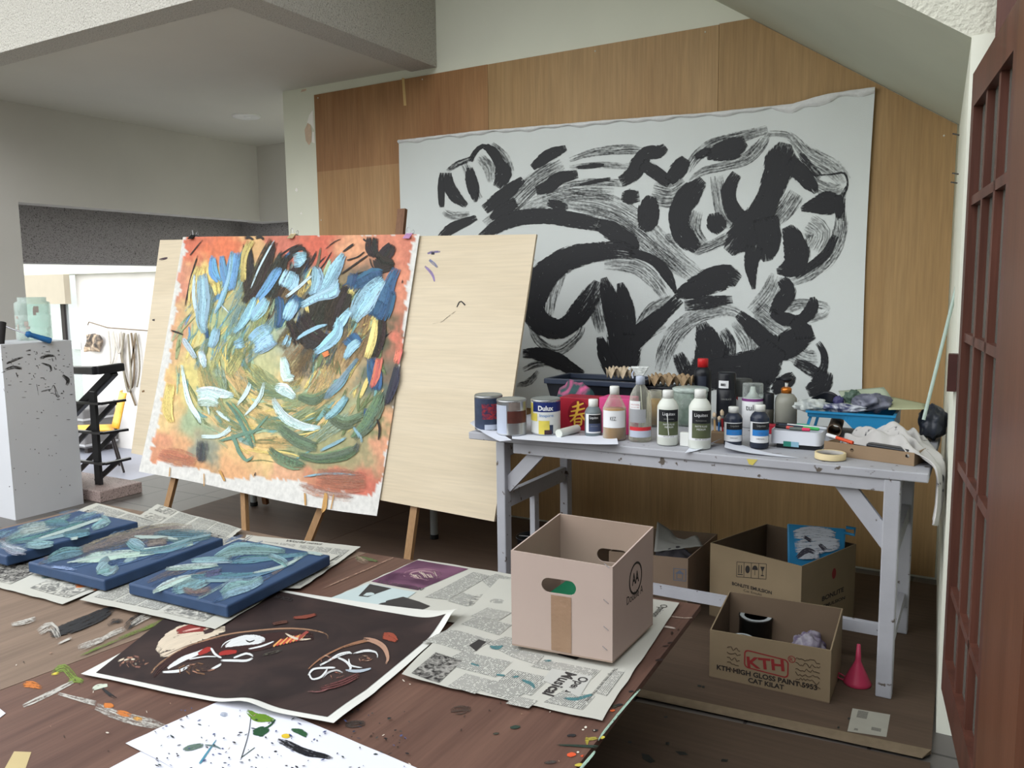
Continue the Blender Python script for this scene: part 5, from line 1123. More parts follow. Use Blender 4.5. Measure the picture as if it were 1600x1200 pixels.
    r([(480, 1086, 2), (500, 1086, 3), (514, 1080, 3)], (120, 80, 80), 0.25); r([(458, 968, 4), (480, 966, 6), (494, 962, 4)], (116, 58, 46), 0.1); r([(425, 978, 4), (440, 975, 6), (450, 974, 4)], (80, 50, 42), 0.15)
    a = s.hit(462, 938); o = V((a[0], a[1], 0)); e = s.hit(430, 932); xd = V((e[0]-a[0], e[1]-a[1], 0)).normalized(); yd = V((-xd.y, xd.x, 0)); of = s.next()
    pm.text('TOUR', (0, 0, 0), (1, 0, 0), (0, 1, 0), None, 0.018, 3, False, conv=lambda p_, q_: s.P((o+xd*p_+yd*q_).x, (o+xd*p_+yd*q_).y, of))
ma, mb, mc = atZ(127, 1057, HP), atZ(522, 1143, HP), atZ(722, 968, HP); mdx = (ma.x+mc.x-mb.x, ma.y+mc.y-mb.y)
def glift(a, b):
    t = (a-ma.x)/(mb.x-ma.x)
    return 0.022*max(0, t-0.55)*max(0, math.sin((b-1.15)*11+1.2))+0.030*math.exp(-((a+1.16)**2+(b-1.72)**2)/0.004)+0.014*math.exp(-((a+1.32)**2+(b-1.14)**2)/0.003)
sheet('magazine_spread', 'dark printed spread picturing painted opera masks, lying open on the platform', [(ma.x, ma.y), (mb.x, mb.y), (mc.x, mc.y), mdx], 'xy', 'magazine', masks, 0.0012, 12.5, glift, mats=[plain('glossy newsprint white', (206, 206, 200), 0.5, 0.02), m_paint, photo_mat('dark printed page', (44, 36, 36), (58, 46, 44), 5), m_ink], nu=90, nv=80, jit=0.002, z=HP+0.0065)

# ------------------------------------------------------------------ three blue stretched canvases
m_blue = plain('deep blue paint', (48, 70, 102), 0.5, 0.12, 18)
def bluecanvas(label, near, right, left, strokes, th=0.034, extra=None):
    zt_ = HP+0.018+th; s = Surf((0, 0, zt_), (1, 0, 0), (0, 1, 0))
    n, r, l = s.hit(*near), s.hit(*right), s.hit(*left); f = (r[0]+l[0]-n[0], r[1]+l[1]-n[1])
    t = thing('painted_canvas_board', label, 'painting', ((n[0]+f[0])/2, (n[1]+f[1])/2, HP+0.018), 0, 'three small blue canvases laid out to dry')
    q = [n, r, f, l]
    pm = Pm(); pm.hexa([V((x, y, zt_-th)) for x, y in q], [V((x, y, zt_)) for x, y in q]); pm.build('stretched_canvas', m_blue, t, bevel=0.005)
    pm = Pm()
    rb = random.Random(len(label)); xs = [q[0] for st_, c, d in strokes for q in st_]; ys = [q[1] for st_, c, d in strokes for q in st_]
    ic = ((near[0]+right[0]+left[0]+right[0]+left[0]-near[0])/4, (right[1]+left[1])/2)
    for i in range(26):
        u, v = rb.uniform(0.08, 0.92), rb.uniform(0.08, 0.92)
        x = near[0]+(right[0]-near[0])*u+(left[0]-near[0])*v; y = near[1]+(right[1]-near[1])*u+(left[1]-near[1])*v
        L = min(rb.uniform(12, 40), 180*min(u, 1-u)); dx, dy = (right[0]-near[0]), (right[1]-near[1]); q = math.hypot(dx, dy); dx, dy = dx/q, dy/q+rb.uniform(-0.12, 0.12)
        ribbon(pm, s, [(x-dx*L, y-dy*L, 4), (x, y+rb.uniform(-2, 2), rb.uniform(5, 11)), (x+dx*L, y+dy*L, 4)], rb.choice([(104, 134, 148), (84, 112, 138), (66, 92, 126), (128, 152, 156), (100, 96, 102), (58, 82, 116)]), rb.uniform(0.2, 0.45), 0, step=4)
    for st_, c, d in strokes: split(pm, s, st_, c, d, 0, {'step': 4}, rb, 7)
    pm.build('brushwork', m_paint, t)
    return t
PT, PL, TG, BR, VI = (116, 144, 152), (158, 174, 170), (84, 120, 132), (112, 102, 98), (80, 84, 116)
bluecanvas('leftmost of the three blue painted canvases on the newspapers', (10, 869), (216, 815), (-82, 846), [
    ([(10, 845, 10), (50, 828, 14), (110, 806, 8)], PT, 0.22), ([(30, 832, 12), (55, 826, 16), (80, 822, 10)], PL, 0.2), ([(14, 848, 6), (60, 840, 10), (105, 826, 12), (140, 816, 6)], TG, 0.18), ([(60, 842, 3), (100, 830, 5), (160, 810, 4)], PL, 0.05), ([(50, 846, 3), (95, 838, 5), (140, 826, 3)], PT, 0.05), ([(145, 826, 4), (160, 818, 12), (170, 812, 12), (160, 808, 4)], PT, 0.14), ([(100, 836, 5), (120, 834, 14), (140, 832, 8)], TG, 0.1), ([(110, 843, 4), (122, 841, 5)], PL, 0.1), ([(40, 852, 4), (60, 852, 10), (84, 850, 5)], PT, 0.14), ([(0, 850, 10), (20, 858, 16), (40, 862, 8)], (150, 160, 170), 0.34), ([(130, 806, 3), (148, 802, 3)], PT, 0.1), ([(70, 820, 8), (95, 818, 10), (108, 820, 4)], TG, 0.1)])
bluecanvas('middle one of the three blue painted canvases, with brownish haze', (163, 907), (349, 841), (43, 878), [
    ([(110, 868, 14), (180, 846, 22), (250, 830, 20), (300, 826, 10)], BR, 0.30), ([(240, 838, 12), (290, 838, 20), (330, 836, 10)], TG, 0.28), ([(74, 876, 4), (100, 866, 16), (130, 862, 8)], TG, 0.16), ([(120, 878, 6), (150, 872, 16), (190, 868, 14), (240, 862, 12), (300, 850, 4)], PL, 0.14), ([(105, 880, 3), (150, 872, 4), (200, 862, 3)], PL, 0.05), ([(170, 874, 6), (158, 884, 20), (172, 894, 16), (184, 888, 8)], PT, 0.06), ([(150, 896, 6), (170, 890, 10)], PT, 0.14), ([(200, 846, 8), (212, 852, 22), (224, 858, 10)], PT, 0.08), ([(210, 840, 6), (250, 840, 5), (278, 843, 4)], PL, 0.1), ([(80, 886, 4), (100, 888, 6), (120, 892, 4)], (120, 140, 176), 0.2), ([(220, 864, 4), (260, 858, 8), (300, 846, 4)], TG, 0.1), ([(230, 850, 6), (262, 846, 10)], BR, 0.2), ([(265, 852, 3), (300, 842, 4), (330, 836, 3)], PT, 0.1)])
bluecanvas('right hand one of the three blue painted canvases, nearest the box', (355, 947), (516, 867), (200, 911), [
    ([(335, 872, 8), (365, 858, 18), (400, 857, 16), (445, 862, 6)], PT, 0.14), ([(360, 880, 5), (390, 876, 12), (430, 872, 8), (480, 866, 4)], TG, 0.12), ([(300, 878, 5), (330, 876, 8), (362, 876, 4)], PT, 0.1), ([(260, 890, 5), (300, 886, 10), (340, 884, 5)], PL, 0.18), ([(240, 926, 5), (262, 914, 14), (285, 905, 12), (310, 900, 6)], PL, 0.10), ([(270, 924, 8), (300, 914, 20), (330, 902, 12)], PT, 0.18), ([(300, 902, 8), (350, 902, 14), (400, 898, 10), (460, 880, 6)], TG, 0.10), ([(320, 908, 5), (350, 908, 5), (380, 906, 4)], PT, 0.1), ([(345, 930, 12), (365, 918, 24), (390, 914, 14), (410, 906, 6)], PT, 0.12), ([(395, 896, 3), (440, 886, 5), (470, 872, 3)], PL, 0.08), ([(285, 922, 8), (310, 926, 10), (330, 920, 8)], BR, 0.32), ([(320, 898, 8), (345, 893, 8)], VI, 0.2), ([(420, 868, 8), (440, 876, 10), (450, 884, 6)], PT, 0.16), ([(480, 864, 4), (495, 866, 6), (505, 868, 4)], PL, 0.05)])

# ------------------------------------------------------------------ big cardboard box on the platform
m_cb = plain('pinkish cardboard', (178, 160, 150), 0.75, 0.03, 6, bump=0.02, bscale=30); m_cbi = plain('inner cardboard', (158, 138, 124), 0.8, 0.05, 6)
def slot(cx, cz, w, h, n=10):
    r = h/2; o = []
    for k in range(n+1): a = -PI/2+PI*k/n; o.append((cx+w/2-r+r*math.cos(a), cz+r*math.sin(a)))
    for k in range(n+1): a = PI/2+PI*k/n; o.append((cx-w/2+r+r*math.cos(a), cz+r*math.sin(a)))
    return o
def panel(pm, fn, outer, holes=(), th=0.004, mi=0, mi2=None):
    loops = [outer]+list(holes); flat = [p for l in loops for p in l]
    tri = tessellate_polygon([[V((p[0], p[1], 0)) for p in l] for l in loops]); N_ = len(flat)
    A3 = [fn(a, b, 0.0) for a, b in flat]; B3 = [fn(a, b, th) for a, b in flat]
    nn = V((0, 0, 0)); 
    for t in tri: nn += (A3[t[1]]-A3[t[0]]).cross(A3[t[2]]-A3[t[0]])
    flip = nn.dot(fn(0, 0, 0)-fn(0, 0, th)) < 0
    f1 = [tuple(reversed(t)) if flip else tuple(t) for t in tri]
    pm.add(A3, f1, mi); pm.add(B3, [tuple(reversed(t)) for t in f1], mi if mi2 is None else mi2)
    i0 = 0
    for l in loops:
        n = len(l); pm.add(A3[i0:i0+n]+B3[i0:i0+n], [(i, (i+1) % n, n+(i+1) % n, n+i) for i in range(n)], mi); i0 += n
def open_box(name, label, q, z0, hs, m, mi_, cat='box', holes=None, group=None, parent_z=None):
    """four corner points (near-left, near-right, far-right, far-left), wall heights at each corner"""
    t = thing(name, label, cat, ((q[0][0]+q[2][0])/2, (q[0][1]+q[2][1])/2, z0), 0, group)
    info = []
    nm = ('front_wall', 'right_wall', 'back_wall', 'left_wall')
    for i in range(4):
        a, b = V((q[i][0], q[i][1], z0)), V((q[(i+1) % 4][0], q[(i+1) % 4][1], z0)); xd = (b-a).normalized(); nrm = V((-xd.y, xd.x, 0)); L = (b-a).length
        # right/left walls sit just inside front/back walls so nothing overlaps
        ins = 0.0045 if i in (1, 3) else 0.0
        def fn(u, v, o, a=a, xd=xd, nrm=nrm): return a+xd*u+V((0, 0, v))+nrm*o
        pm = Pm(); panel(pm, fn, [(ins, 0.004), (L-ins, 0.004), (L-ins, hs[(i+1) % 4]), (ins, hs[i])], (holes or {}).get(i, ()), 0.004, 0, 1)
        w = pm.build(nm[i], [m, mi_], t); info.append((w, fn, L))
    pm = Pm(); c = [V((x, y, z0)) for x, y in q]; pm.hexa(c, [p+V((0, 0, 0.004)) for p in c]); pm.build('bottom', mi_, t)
    return t, info
zb_ = HP+0.020
bl, br_, rr = atZ(800, 1008, zb_), atZ(957, 1036, zb_), atZ(1020, 976, zb_)
BQ = [(bl.x, bl.y), (br_.x, br_.y), (rr.x, rr.y), (bl.x+rr.x-br_.x, bl.y+rr.y-br_.y)]
def zat(px, py, P): return atY(px, py, P[1]).z-zb_
HS = [zat(799, 860, BQ[0]), zat(962, 887, BQ[1]), zat(1021, 823, BQ[2]), 0.225]
HS[3] = HS[0]+HS[2]-HS[1]
Lf = (br_-bl).length
def fp2(px, py):  # photo point -> front wall coords
    xd = (br_-bl).normalized(); n_ = V((-xd.y, xd.x, 0)); d = ray(px, py); t = n_.dot(bl-CAM)/n_.dot(d); p = CAM+d*t-bl; return p.dot(xd), p.z
h0 = fp2(846, 914); h1 = fp2(900, 920)
hole = slot((h0[0]+h1[0])/2, (fp2(872, 905)[1]+fp2(872, 928)[1])/2, h1[0]-h0[0], fp2(872, 905)[1]-fp2(872, 928)[1])
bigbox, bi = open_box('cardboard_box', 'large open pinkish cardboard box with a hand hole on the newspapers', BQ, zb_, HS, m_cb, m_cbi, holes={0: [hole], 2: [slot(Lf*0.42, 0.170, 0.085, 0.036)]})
fn = bi[0][1]
a, b = fp2(861, 929), fp2(893, 1029)
pm = Pm(); pm.grid(lambda u, v: fn(a[0]+(b[0]-a[0])*u, a[1]*(1-v)+0.006*v, -0.0006-0.0008*abs(math.sin(v*31+u*3))), 6, 24); pm.build('packing_tape', plain('brown packing tape', (150, 122, 98), 0.22, 0.05, 30, bump=0.15, bscale=90, spec=0.6), bigbox)
for (x, y) in ((948, 884), (947, 940), (947, 982), (945, 1013)):
    u, v = fp2(x, y); pm = Pm(); pm.tube([fn(u-0.006, v+0.005, -0.0008), fn(u+0.006, v-0.004, -0.0008)], 0.0009, 5); pm.build('staple', m_chrome, bigbox)
# printed mark on the right side
fr_ = bi[1][1]; Lr = bi[1][2]
def rp2(px, py):
    xd = (rr-br_).normalized(); n_ = V((-xd.y, xd.x, 0)); d = ray(px, py); t = n_.dot(br_-CAM)/n_.dot(d); p = CAM+d*t-br_; return p.dot(xd), p.z
u, v = rp2(993, 903); pm = Pm(); n = 32; R = 0.040
m_logo = plain('black box print', (40, 36, 34), 0.7, 0.05)
ring = [fr_(u+R*math.cos(2*PI*k/n), v+R*math.sin(2*PI*k/n), -0.0005) for k in range(n)]+[fr_(u+R*0.86*math.cos(2*PI*k/n), v+R*0.86*math.sin(2*PI*k/n), -0.0005) for k in range(n)]
pm.add(ring, [(k, (k+1) % n, n+(k+1) % n, n+k) for k in range(n)])
pm.text('AA', fr_(u-0.022, v-0.014, -0.0005), fr_(1, 0, 0)-fr_(0, 0, 0), (0, 0, 1), 0.042, 0.030, 0, True)
u2, v2 = rp2(979, 941); pm.text('Double A', fr_(u2, v2-0.008, -0.0005), fr_(1, 0, 0)-fr_(0, 0, 0), (0, 0, 1), 0.10, 0.020, 0)
pm.build('printed_mark', m_logo, bigbox)
cxm = ((BQ[0][0]+BQ[2][0])/2, (BQ[0][1]+BQ[2][1])/2)
gq = Pm().box((cxm[0]-0.09, cxm[1]-0.09, zb_+0.005), (cxm[0]+0.11, cxm[1]+0.08, zb_+0.098)); tag(gq.build('paper_ream', plain('green ream wrapper', (24, 120, 84), 0.5, 0.05)), 'green wrapped ream inside the large cardboard box, seen through its hand hole', 'ream')

# ------------------------------------------------------------------ plinth, jar, roller
m_pl = plain('scuffed white plinth paint', (206, 208, 212), 0.6, 0.03, 3); 
pxr, pyn, pyf, pzt = -4.655, 2.49, 2.892, 0.985
pl = thing('plinth', 'scuffed white box plinth by the stair rail', 'plinth', (pxr-0.21, (pyn+pyf)/2, 0))
pls = Surf((pxr+0.0004, 0, 0), (0, 1, 0), (0, 0, 1))
pm = Pm(); pm.box((pxr-0.42, pyn, 0), (pxr, pyf, pzt)); r3 = random.Random(21)
def scuff(q, c=(58, 56, 56), d=0.3): ribbon(pm, pls, q, c, d, 1, step=2, enddry=0.2)
for q in ([(8, 578, 4), (20, 574, 6), (34, 576, 5)], [(10, 568, 3), (24, 562, 4), (36, 558, 2)], [(25, 582, 2), (28, 590, 2)], [(62, 560, 4), (74, 556, 5), (86, 556, 3)], [(66, 568, 3), (78, 572, 4), (80, 580, 3)], [(98, 586, 4), (106, 594, 7), (104, 602, 4)], [(64, 612, 2), (72, 610, 3), (80, 608, 1.5), (84, 602, 1.5), (90, 620, 5), (93, 618, 3)], [(57, 600, 1), (60, 618, 1)], [(2, 582, 2), (8, 580, 2)], [(40, 548, 2), (48, 547, 3)], [(90, 545, 2), (92, 550, 2)]): scuff(q)
for k in range(90):
    x, y = r3.uniform(2, 112), r3.gauss(585, 28)
    if y < 540: y = 540+r3.random()*30
    dab(pm, pls, x, y, r3.uniform(0.6, 3), r3.uniform(0.3, 0.9), (70, 68, 68), 0.1, r3.choice([0, 0, 1.3]), 1)
for k in range(25): dab(pm, pls, r3.uniform(10, 120), r3.uniform(640, 780), r3.uniform(0.5, 1.2), r3.uniform(0.5, 1.4), (110, 110, 112), 0.1, 1.2, 1)
pm.build('body', [m_pl, m_paint], pl)
# glass jar
jp = atZ(62, 531, pzt); sc2 = mpp(jp)
jar = thing('glass_jar', 'big glass jar with dried paint stains on top of the plinth', 'jar', (max(jp.x-0.05, pxr-0.3), jp.y+0.0, pzt+0.001)); JX = jar.location.copy(); 
R = 25*sc2; Hh = 66*sc2
m_jar = thin_glass('greenish jar glass', (238, 246, 243), 0.11, 0.08)
pm = Pm(); prof = [(0.0, 0.0), (R*0.96, 0.0), (R, 0.01), (R, Hh*0.3), (R*0.97, Hh*0.31), (R, Hh*0.32), (R, Hh*0.58), (R*0.97, Hh*0.59), (R, Hh*0.60), (R, Hh*0.84), (R*0.97, Hh*0.88), (R*0.80, Hh*0.91), (R*0.80, Hh), (R*0.74, Hh), (R*0.74, Hh*0.91), (R*0.93, Hh*0.86), (R*0.95, Hh*0.3), (R*0.9, 0.012), (0, 0.012)]
pm.lathe(prof, n=32)
for k in range(6):
    a = -1.3+r3.uniform(-0.6, 0.9); z = Hh*r3.uniform(0.2, 0.75); pm.band(R*1.004, z, z+r3.uniform(0.01, 0.05), a, a+r3.uniform(0.08, 0.3), 4, 1)
pm.build('glass', [m_jar, plain('dried paint stain', (170, 160, 152), 0.7, 0.2, 30)], jar, True)
# paint roller lying over the plinth edge
q0 = atX(40, 521, pxr-0.02); q1 = atX(80, 533, pxr+0.022)
rol = thing('paint_roller', 'paint roller with a blue handle lying over the plinth edge', 'paint roller', q1)
pm = Pm(); d = (q1-q0); pm.tube([q0, q0+d*0.12, q0+d*0.2, q0+d*0.6, q1-d*0.05, q1], [0.012, 0.020, 0.014, 0.016, 0.018, 0.014], 12); pm.build('handle', plain('blue plastic handle', (48, 110, 170), 0.3, 0.1, 10), rol)
w1 = atX(22, 515, pxr-0.06); w2 = atX(6, 509, pxr-0.10); w3 = atX(0, 503, pxr-0.12); w4 = atX(-6, 506, pxr-0.14)
pm = Pm(); pm.tube([q0, w1, w2, w3, w4], 0.0045, 8); pm.build('wire_frame', m_chrome, rol)
pm = Pm(); pm.tube([atX(3, 504, pxr-0.11), atX(-2, 560, pxr-0.06)], 0.022, 14); pm.build('roller_sleeve', plain('black stained sleeve', (40, 38, 38), 0.8, 0.15, 40), rol)

# ------------------------------------------------------------------ the paint table
m_tw = plain('chipped white table paint', (168, 169, 175), 0.65, 0.06, 9, bump=0.06, bscale=60, speck=(92, 84, 76), speck_amt=0.66, speck_scale=34)
TZ = 0.719
tx0, tx1, ty0, ty1 = -1.692, -0.120, 2.596, 3.30
tab = thing('work_table', 'white paint chipped timber work table against the plywood wall, crowded with paint bottles', 'table', ((tx0+tx1)/2, (ty0+ty1)/2, 0.0142))
pm = Pm(); pm.box((tx0, ty0, 0.6905), (tx1, ty1, TZ)); pm.build('tabletop', m_tw, tab, bevel=0.004)
pm = Pm(); pm.box((-1.50, ty0+0.008, 0.652), (-0.235, ty0+0.024, 0.690)); pm.build('apron', m_tw, tab)
pm = Pm(); pm.box((-1.53, 3.15, 0.63), (-0.235, 3.17, 0.690)); pm.build('apron', m_tw, tab)
for (x0, x1, y0, y1) in ((-1.574, -1.536, 2.600, 2.648), (-0.237, -0.192, 2.600, 2.645), (-1.572, -1.534, 3.13, 3.175), (-0.232, -0.190, 3.13, 3.175)):
    pm = Pm(); pm.box((x0, y0, 0.0142), (x1, y1, 0.690)); pm.build('leg', m_tw, tab, bevel=0.004)
for x in (-1.555, -0.212):
    pm = Pm(); pm.box((x-0.012, 2.648, 0.43), (x+0.012, 3.13, 0.49)); pm.build('side_rail', m_tw, tab)
    pm = Pm(); pm.box((x-0.012, 2.648, 0.63), (x+0.012, 3.13, 0.69)); pm.build('side_rail', m_tw, tab)
pm = Pm(); pm.bar((-1.385, 2.632, 0.680), (-1.545, 2.632, 0.515), 0.020, 0.05, up=(0.7, 0, -0.7)); pm.build('brace', m_tw, tab)
pm = Pm(); pm.bar((-0.372, 2.632, 0.685), (-0.218, 2.632, 0.488), 0.020, 0.052, up=(0.7, 0, 0.7)); pm.build('brace', m_tw, tab)
YS = 2.79; zs0, zs1 = atY(1200, 962, YS).z, atY(1200, 945.5, YS).z
pm = Pm(); pm.box((-1.545, YS, zs0), (-0.222, YS+0.022, zs1)); pm.build('stretcher', m_tw, tab)
for x in (-1.555, -0.212): pm = Pm(); pm.box((x-0.010, 2.648, zs0), (x+0.010, 3.13, zs1)); pm.build('side_rail', m_tw, tab)
pm = Pm(); pm.box((-1.566, 2.848, 0.0142), (-1.544, 2.885, 0.43)); pm.build('upright', m_tw, tab)
tds = Surf((0, ty0-0.0006, 0), (1, 0, 0), (0, 0, 1)); pm = Pm(); poly(pm, tds, [(1167, 717), (1184, 718), (1176, 727), (1170, 725)], 0); pm.build('yellow_paint_spot', plain('yellow paint spot', (206, 190, 96), 0.6, 0.1), tab)

def onT(px, py, z=TZ): return atZ(px, py, z)
def facing(P): return math.atan2(CAM.y-P.y, CAM.x-P.x)
m_lab = plain('white label', (216, 218, 220), 0.6, 0.02); m_blab = plain('black label', (26, 28, 32), 0.5, 0.05); m_blublab = plain('blue label band', (42, 120, 190), 0.5, 0.04)
m_ltxt = plain('grey label print', (140, 142, 140), 0.6, 0.05); m_tin = plain('bright tin', (176, 178, 180), 0.28, 0.06, 5, metal=0.85); m_lid = plain('dull tin lid', (140, 145, 142), 0.45, 0.08, 8, metal=0.25)
def item(name, label, cat, px, pyb, wpx, hpx, z=TZ, group=None):
    P = onT(px, pyb, z); k = mpp(P); R = wpx*k/2; Hh = hpx*k*1.0
    d = (P-CAM); d.z = 0; d.normalize(); c = P+d*R*0.98; c.z = z+0.0028
    t = thing(name, label, cat, c, facing(c), group); return t, R, Hh, c
def lat(t, name, prof, m, n=28): pm = Pm(); pm.lathe(prof, n=n); return pm.build(name, m, t, True)
def curved_text(pm, st, R, z, w, h, mi, bold=False, th0=0.0):
    pm.text(st, (0, 0, 0), (1, 0, 0), (0, 1, 0), w, h, mi, bold, conv=lambda a, b: V(((R)*math.cos(th0+(a-w/2)/R), R*math.sin(th0+(a-w/2)/R), z+b)))
GT = 'paint tins at the left end of the table'
def tin(label, px, pyb, w, h, bands, mbody=None, lid=None, texts=()):
    t, R, H, c = item('paint_tin', label, 'paint tin', px, pyb, w, h, group=GT)
    lat(t, 'can_body', [(0, 0), (R*0.97, 0), (R, 0.003), (R, 0.006), (R*0.985, 0.008), (R*0.985, H-0.010), (R, H-0.008), (R, H-0.003), (R*0.97, H), (R*0.96, H-0.007), (0, H-0.007)], mbody or m_tin)
    lat(t, 'lid', [(R*0.97, H), (R*0.93, H+0.002), (R*0.90, H-0.004), (R*0.70, H-0.005), (R*0.68, H-0.002), (0, H-0.002)], lid or m_lid)
    for bi_, (nm, z0, z1, a0, a1, m) in enumerate(bands):
        pm = Pm(); pm.band(R*(0.990+0.004*bi_), z0*H, z1*H, a0, a1, 16); pm.build(nm, m, t, True)
    if texts:
        pm = Pm(); mats = []
        for (s, z, w_, h_, m, b_, th) in texts:
            if m not in mats: mats.append(m)
            curved_text(pm, s, R*1.02, z*H, w_*R, h_*H, mats.index(m), b_, th)
        pm.build('lettering', mats, t, True)
    return t
m_navy = plain('navy label', (24, 40, 100), 0.45, 0.1, 10); m_dkb = plain('dark blue grey label', (52, 62, 84), 0.45, 0.25, 30); m_brn = plain('brown label', (84, 44, 36), 0.5, 0.3, 25); m_ylw = plain('yellow label', (206, 190, 84), 0.5, 0.1, 20)
m_skyt = plain('blue letters', (70, 120, 180), 0.5); m_redt = plain('red letters', (168, 44, 50), 0.5); m_gl = plain('pale blue label', (176, 184, 200), 0.5, 0.05, 12)
tin('leftmost paint tin with a dark blue label and red print', 764, 676, 45, 56, [('label', 0.05, 0.93, -1.5, 1.5, m_dkb), ('label', 0.35, 0.78, -0.5, 0.7, photo_mat('red blue print', (44, 50, 76), (150, 50, 56), 60)), ('label', 0.06, 0.2, -0.3, 0.6, m_gl)])
tin('second paint tin, bare silver with a brown label', 800, 683, 48, 56, [('label', 0.03, 0.86, -1.5, -0.35, m_gl), ('label', 0.36, 0.70, -0.3, 1.2, m_brn), ('label', 0.72, 0.95, -0.2, 0.6, plain('grey brown label', (120, 110, 104), 0.5, 0.2, 40))])
tin('third paint tin with a navy band, white lettering and yellow label', 853, 682, 47, 56, [('label', 0.02, 0.93, -1.55, 1.55, plain('cream label', (206, 208, 204), 0.45, 0.04, 20)), ('label', 0.66, 0.94, -1.0, 1.55, m_navy), ('label', 0.40, 0.90, -1.55, -1.0, m_ylw), ('label', 0.40, 0.62, -1.0, -0.6, m_ylw), ('label', 0.04, 0.42, -0.5, 0.25, m_ylw), ('label', 0.05, 0.30, 0.25, 0.5, m_dkb), ('label', 0.03, 0.16, -0.1, 0.4, plain('dark print', (60, 40, 44), 0.5, 0.3, 40))],
    texts=[('Dulux', 0.70, 1.05, 0.14, m_lab, True, 0.0), ('Inspire', 0.50, 0.95, 0.11, m_skyt, False, 0.05)])
def bottle(label, px, pyb, w, h, mbody, mcap, bands, texts=(), neck=0.42, shoulder=(0.70, 0.82), group=None, caph=0.10, name='paint_bottle', cat='bottle', liquid=None, capr=None):
    t, R, H, c = item(name, label, cat, px, pyb, w, h, group=group)
    hc = H*(1-caph); s0, s1 = shoulder
    prof = [(0, 0), (R*0.93, 0), (R, 0.004), (R, H*s0*0.97), (R*0.97, H*s0), (R*(neck+0.30), H*(s0+(s1-s0)*0.6)), (R*(neck+0.06), H*s1), (R*neck, H*s1+0.002), (R*neck, hc)]
    lat(t, 'bottle_body', prof, mbody)
    cr = capr or neck*1.12
    lat(t, 'cap', [(0, hc-H*0.03), (R*cr, hc-H*0.03), (R*cr, H-0.002), (R*cr*0.93, H), (0, H)], mcap, 20)
    if liquid:
        lz, lm = liquid; lat(t, 'liquid', [(0, 0.004), (R*0.94, 0.004), (R*0.94, H*lz), (0, H*lz)], lm)
    for bi_, (nm, z0, z1, a0, a1, m) in enumerate(bands):
        pm = Pm(); pm.band(R*(1.006+0.006*bi_), z0*H, z1*H, a0, a1, 14); pm.build(nm, m, t, True)
    if texts:
        pm = Pm(); mats = []
        for (s, z, w_, h_, m, b_, th) in texts:
            if m not in mats: mats.append(m)
            curved_text(pm, s, R*1.034, z*H, w_*R, h_*H, mats.index(m), b_, th)
        pm.build('lettering', mats, t, True)
    return t, R, H
m_gbody = plain('grey paint in bottle', (104, 114, 118), 0.35, 0.04); m_wb = plain('milky plastic', (208, 212, 204), 0.35, 0.02, 6); m_wcap = plain('white cap', (222, 224, 220), 0.35, 0.02)
m_ink = plain('blue black ink', (42, 48, 62), 0.25, 0.15, 20); m_olive = plain('olive label', (84, 92, 66), 0.5, 0.1, 40)
GB = 'white bottles with black labels'
def lines(z0, n, dz, w=0.9): return [('- '*0+'Professional', z0-i*dz, w, 0.022, m_ltxt, False, 0.0) for i in range(n)]
bottle('small grey paint bottle with a black label, right of the red festive box', 927, 684, 27, 58, m_gbody, m_wcap, [('label', 0.10, 0.62, -1.0, 1.0, m_lab), ('label', 0.36, 0.60, -0.55, 1.0, m_blab), ('label', 0.14, 0.36, -0.55, 1.0, plain('slate label', (66, 76, 104), 0.5, 0.08, 40))], [('Liquitex', 0.47, 1.0, 0.09, m_lab, False, 0.1), ('ACRYLIC COLOR', 0.28, 0.9, 0.03, m_ltxt, False, 0.1)], neck=0.5, shoulder=(0.66, 0.8), caph=0.19)
m_amber = thin_glass('clear bottle glass', (236, 236, 226), 0.10, 0.06); m_amliq = plain('amber medium', (176, 128, 56), 0.3, 0.1, 8)
bottle('clear bottle of amber medium with a blank white label marked by hand', 960, 690, 37, 84, m_amber, m_wcap, [('label', 0.24, 0.56, -1.2, 1.1, m_lab)], [('KEZ.', 0.38, 0.55, 0.07, m_blab, False, -0.1)], neck=0.36, shoulder=(0.60, 0.84), caph=0.12, liquid=(0.58, m_amliq))
# trigger spray bottle
t, R, H, c = item('spray_bottle', 'clear trigger spray bottle with a red striped label', 'spray bottle', 1000, 692, 36, 117)
lat(t, 'bottle_body', [(0, 0), (R*0.95, 0), (R, 0.006), (R, H*0.42), (R*0.97, H*0.52), (R*0.86, H*0.62), (R*0.62, H*0.70), (R*0.40, H*0.745), (R*0.36, H*0.76), (R*0.36, H*0.79)], m_amber)
lat(t, 'collar', [(0, H*0.76), (R*0.40, H*0.76), (R*0.40, H*0.86), (R*0.3, H*0.88), (0, H*0.88)], m_gl)
pm = Pm(); pm.hexa([V((-R*0.3, -R*0.26, H*0.87)), V((R*0.3, -R*0.26, H*0.87)), V((R*0.3, R*0.26, H*0.87)), V((-R*0.3, R*0.26, H*0.87))], [V((-R*0.3, -R*0.85, H*1.0)), V((R*0.3, -R*0.85, H*1.0)), V((R*0.3, R*0.75, H*1.0)), V((-R*0.3, R*0.75, H*1.0))]); pm.bar((0, -R*0.8, H*0.975), (0, -R*1.05, H*0.965), 0.012, 0.012); pm.build('spray_head', thin_glass('cloudy plastic', (226, 230, 228), 0.65, 0.2), t, True, bevel=0.004)
pm = Pm(); pm.tube([(0, -R*0.55, H*0.95), (0, -R*0.72, H*0.90), (0, -R*0.62, H*0.84)], 0.0035, 6); pm.build('trigger', m_gl, t, True)
pm = Pm(); pm.tube([(0, 0, H*0.8), (R*0.2, R*0.3, 0.01)], 0.002, 5); pm.build('dip_tube', m_wb, t, True)
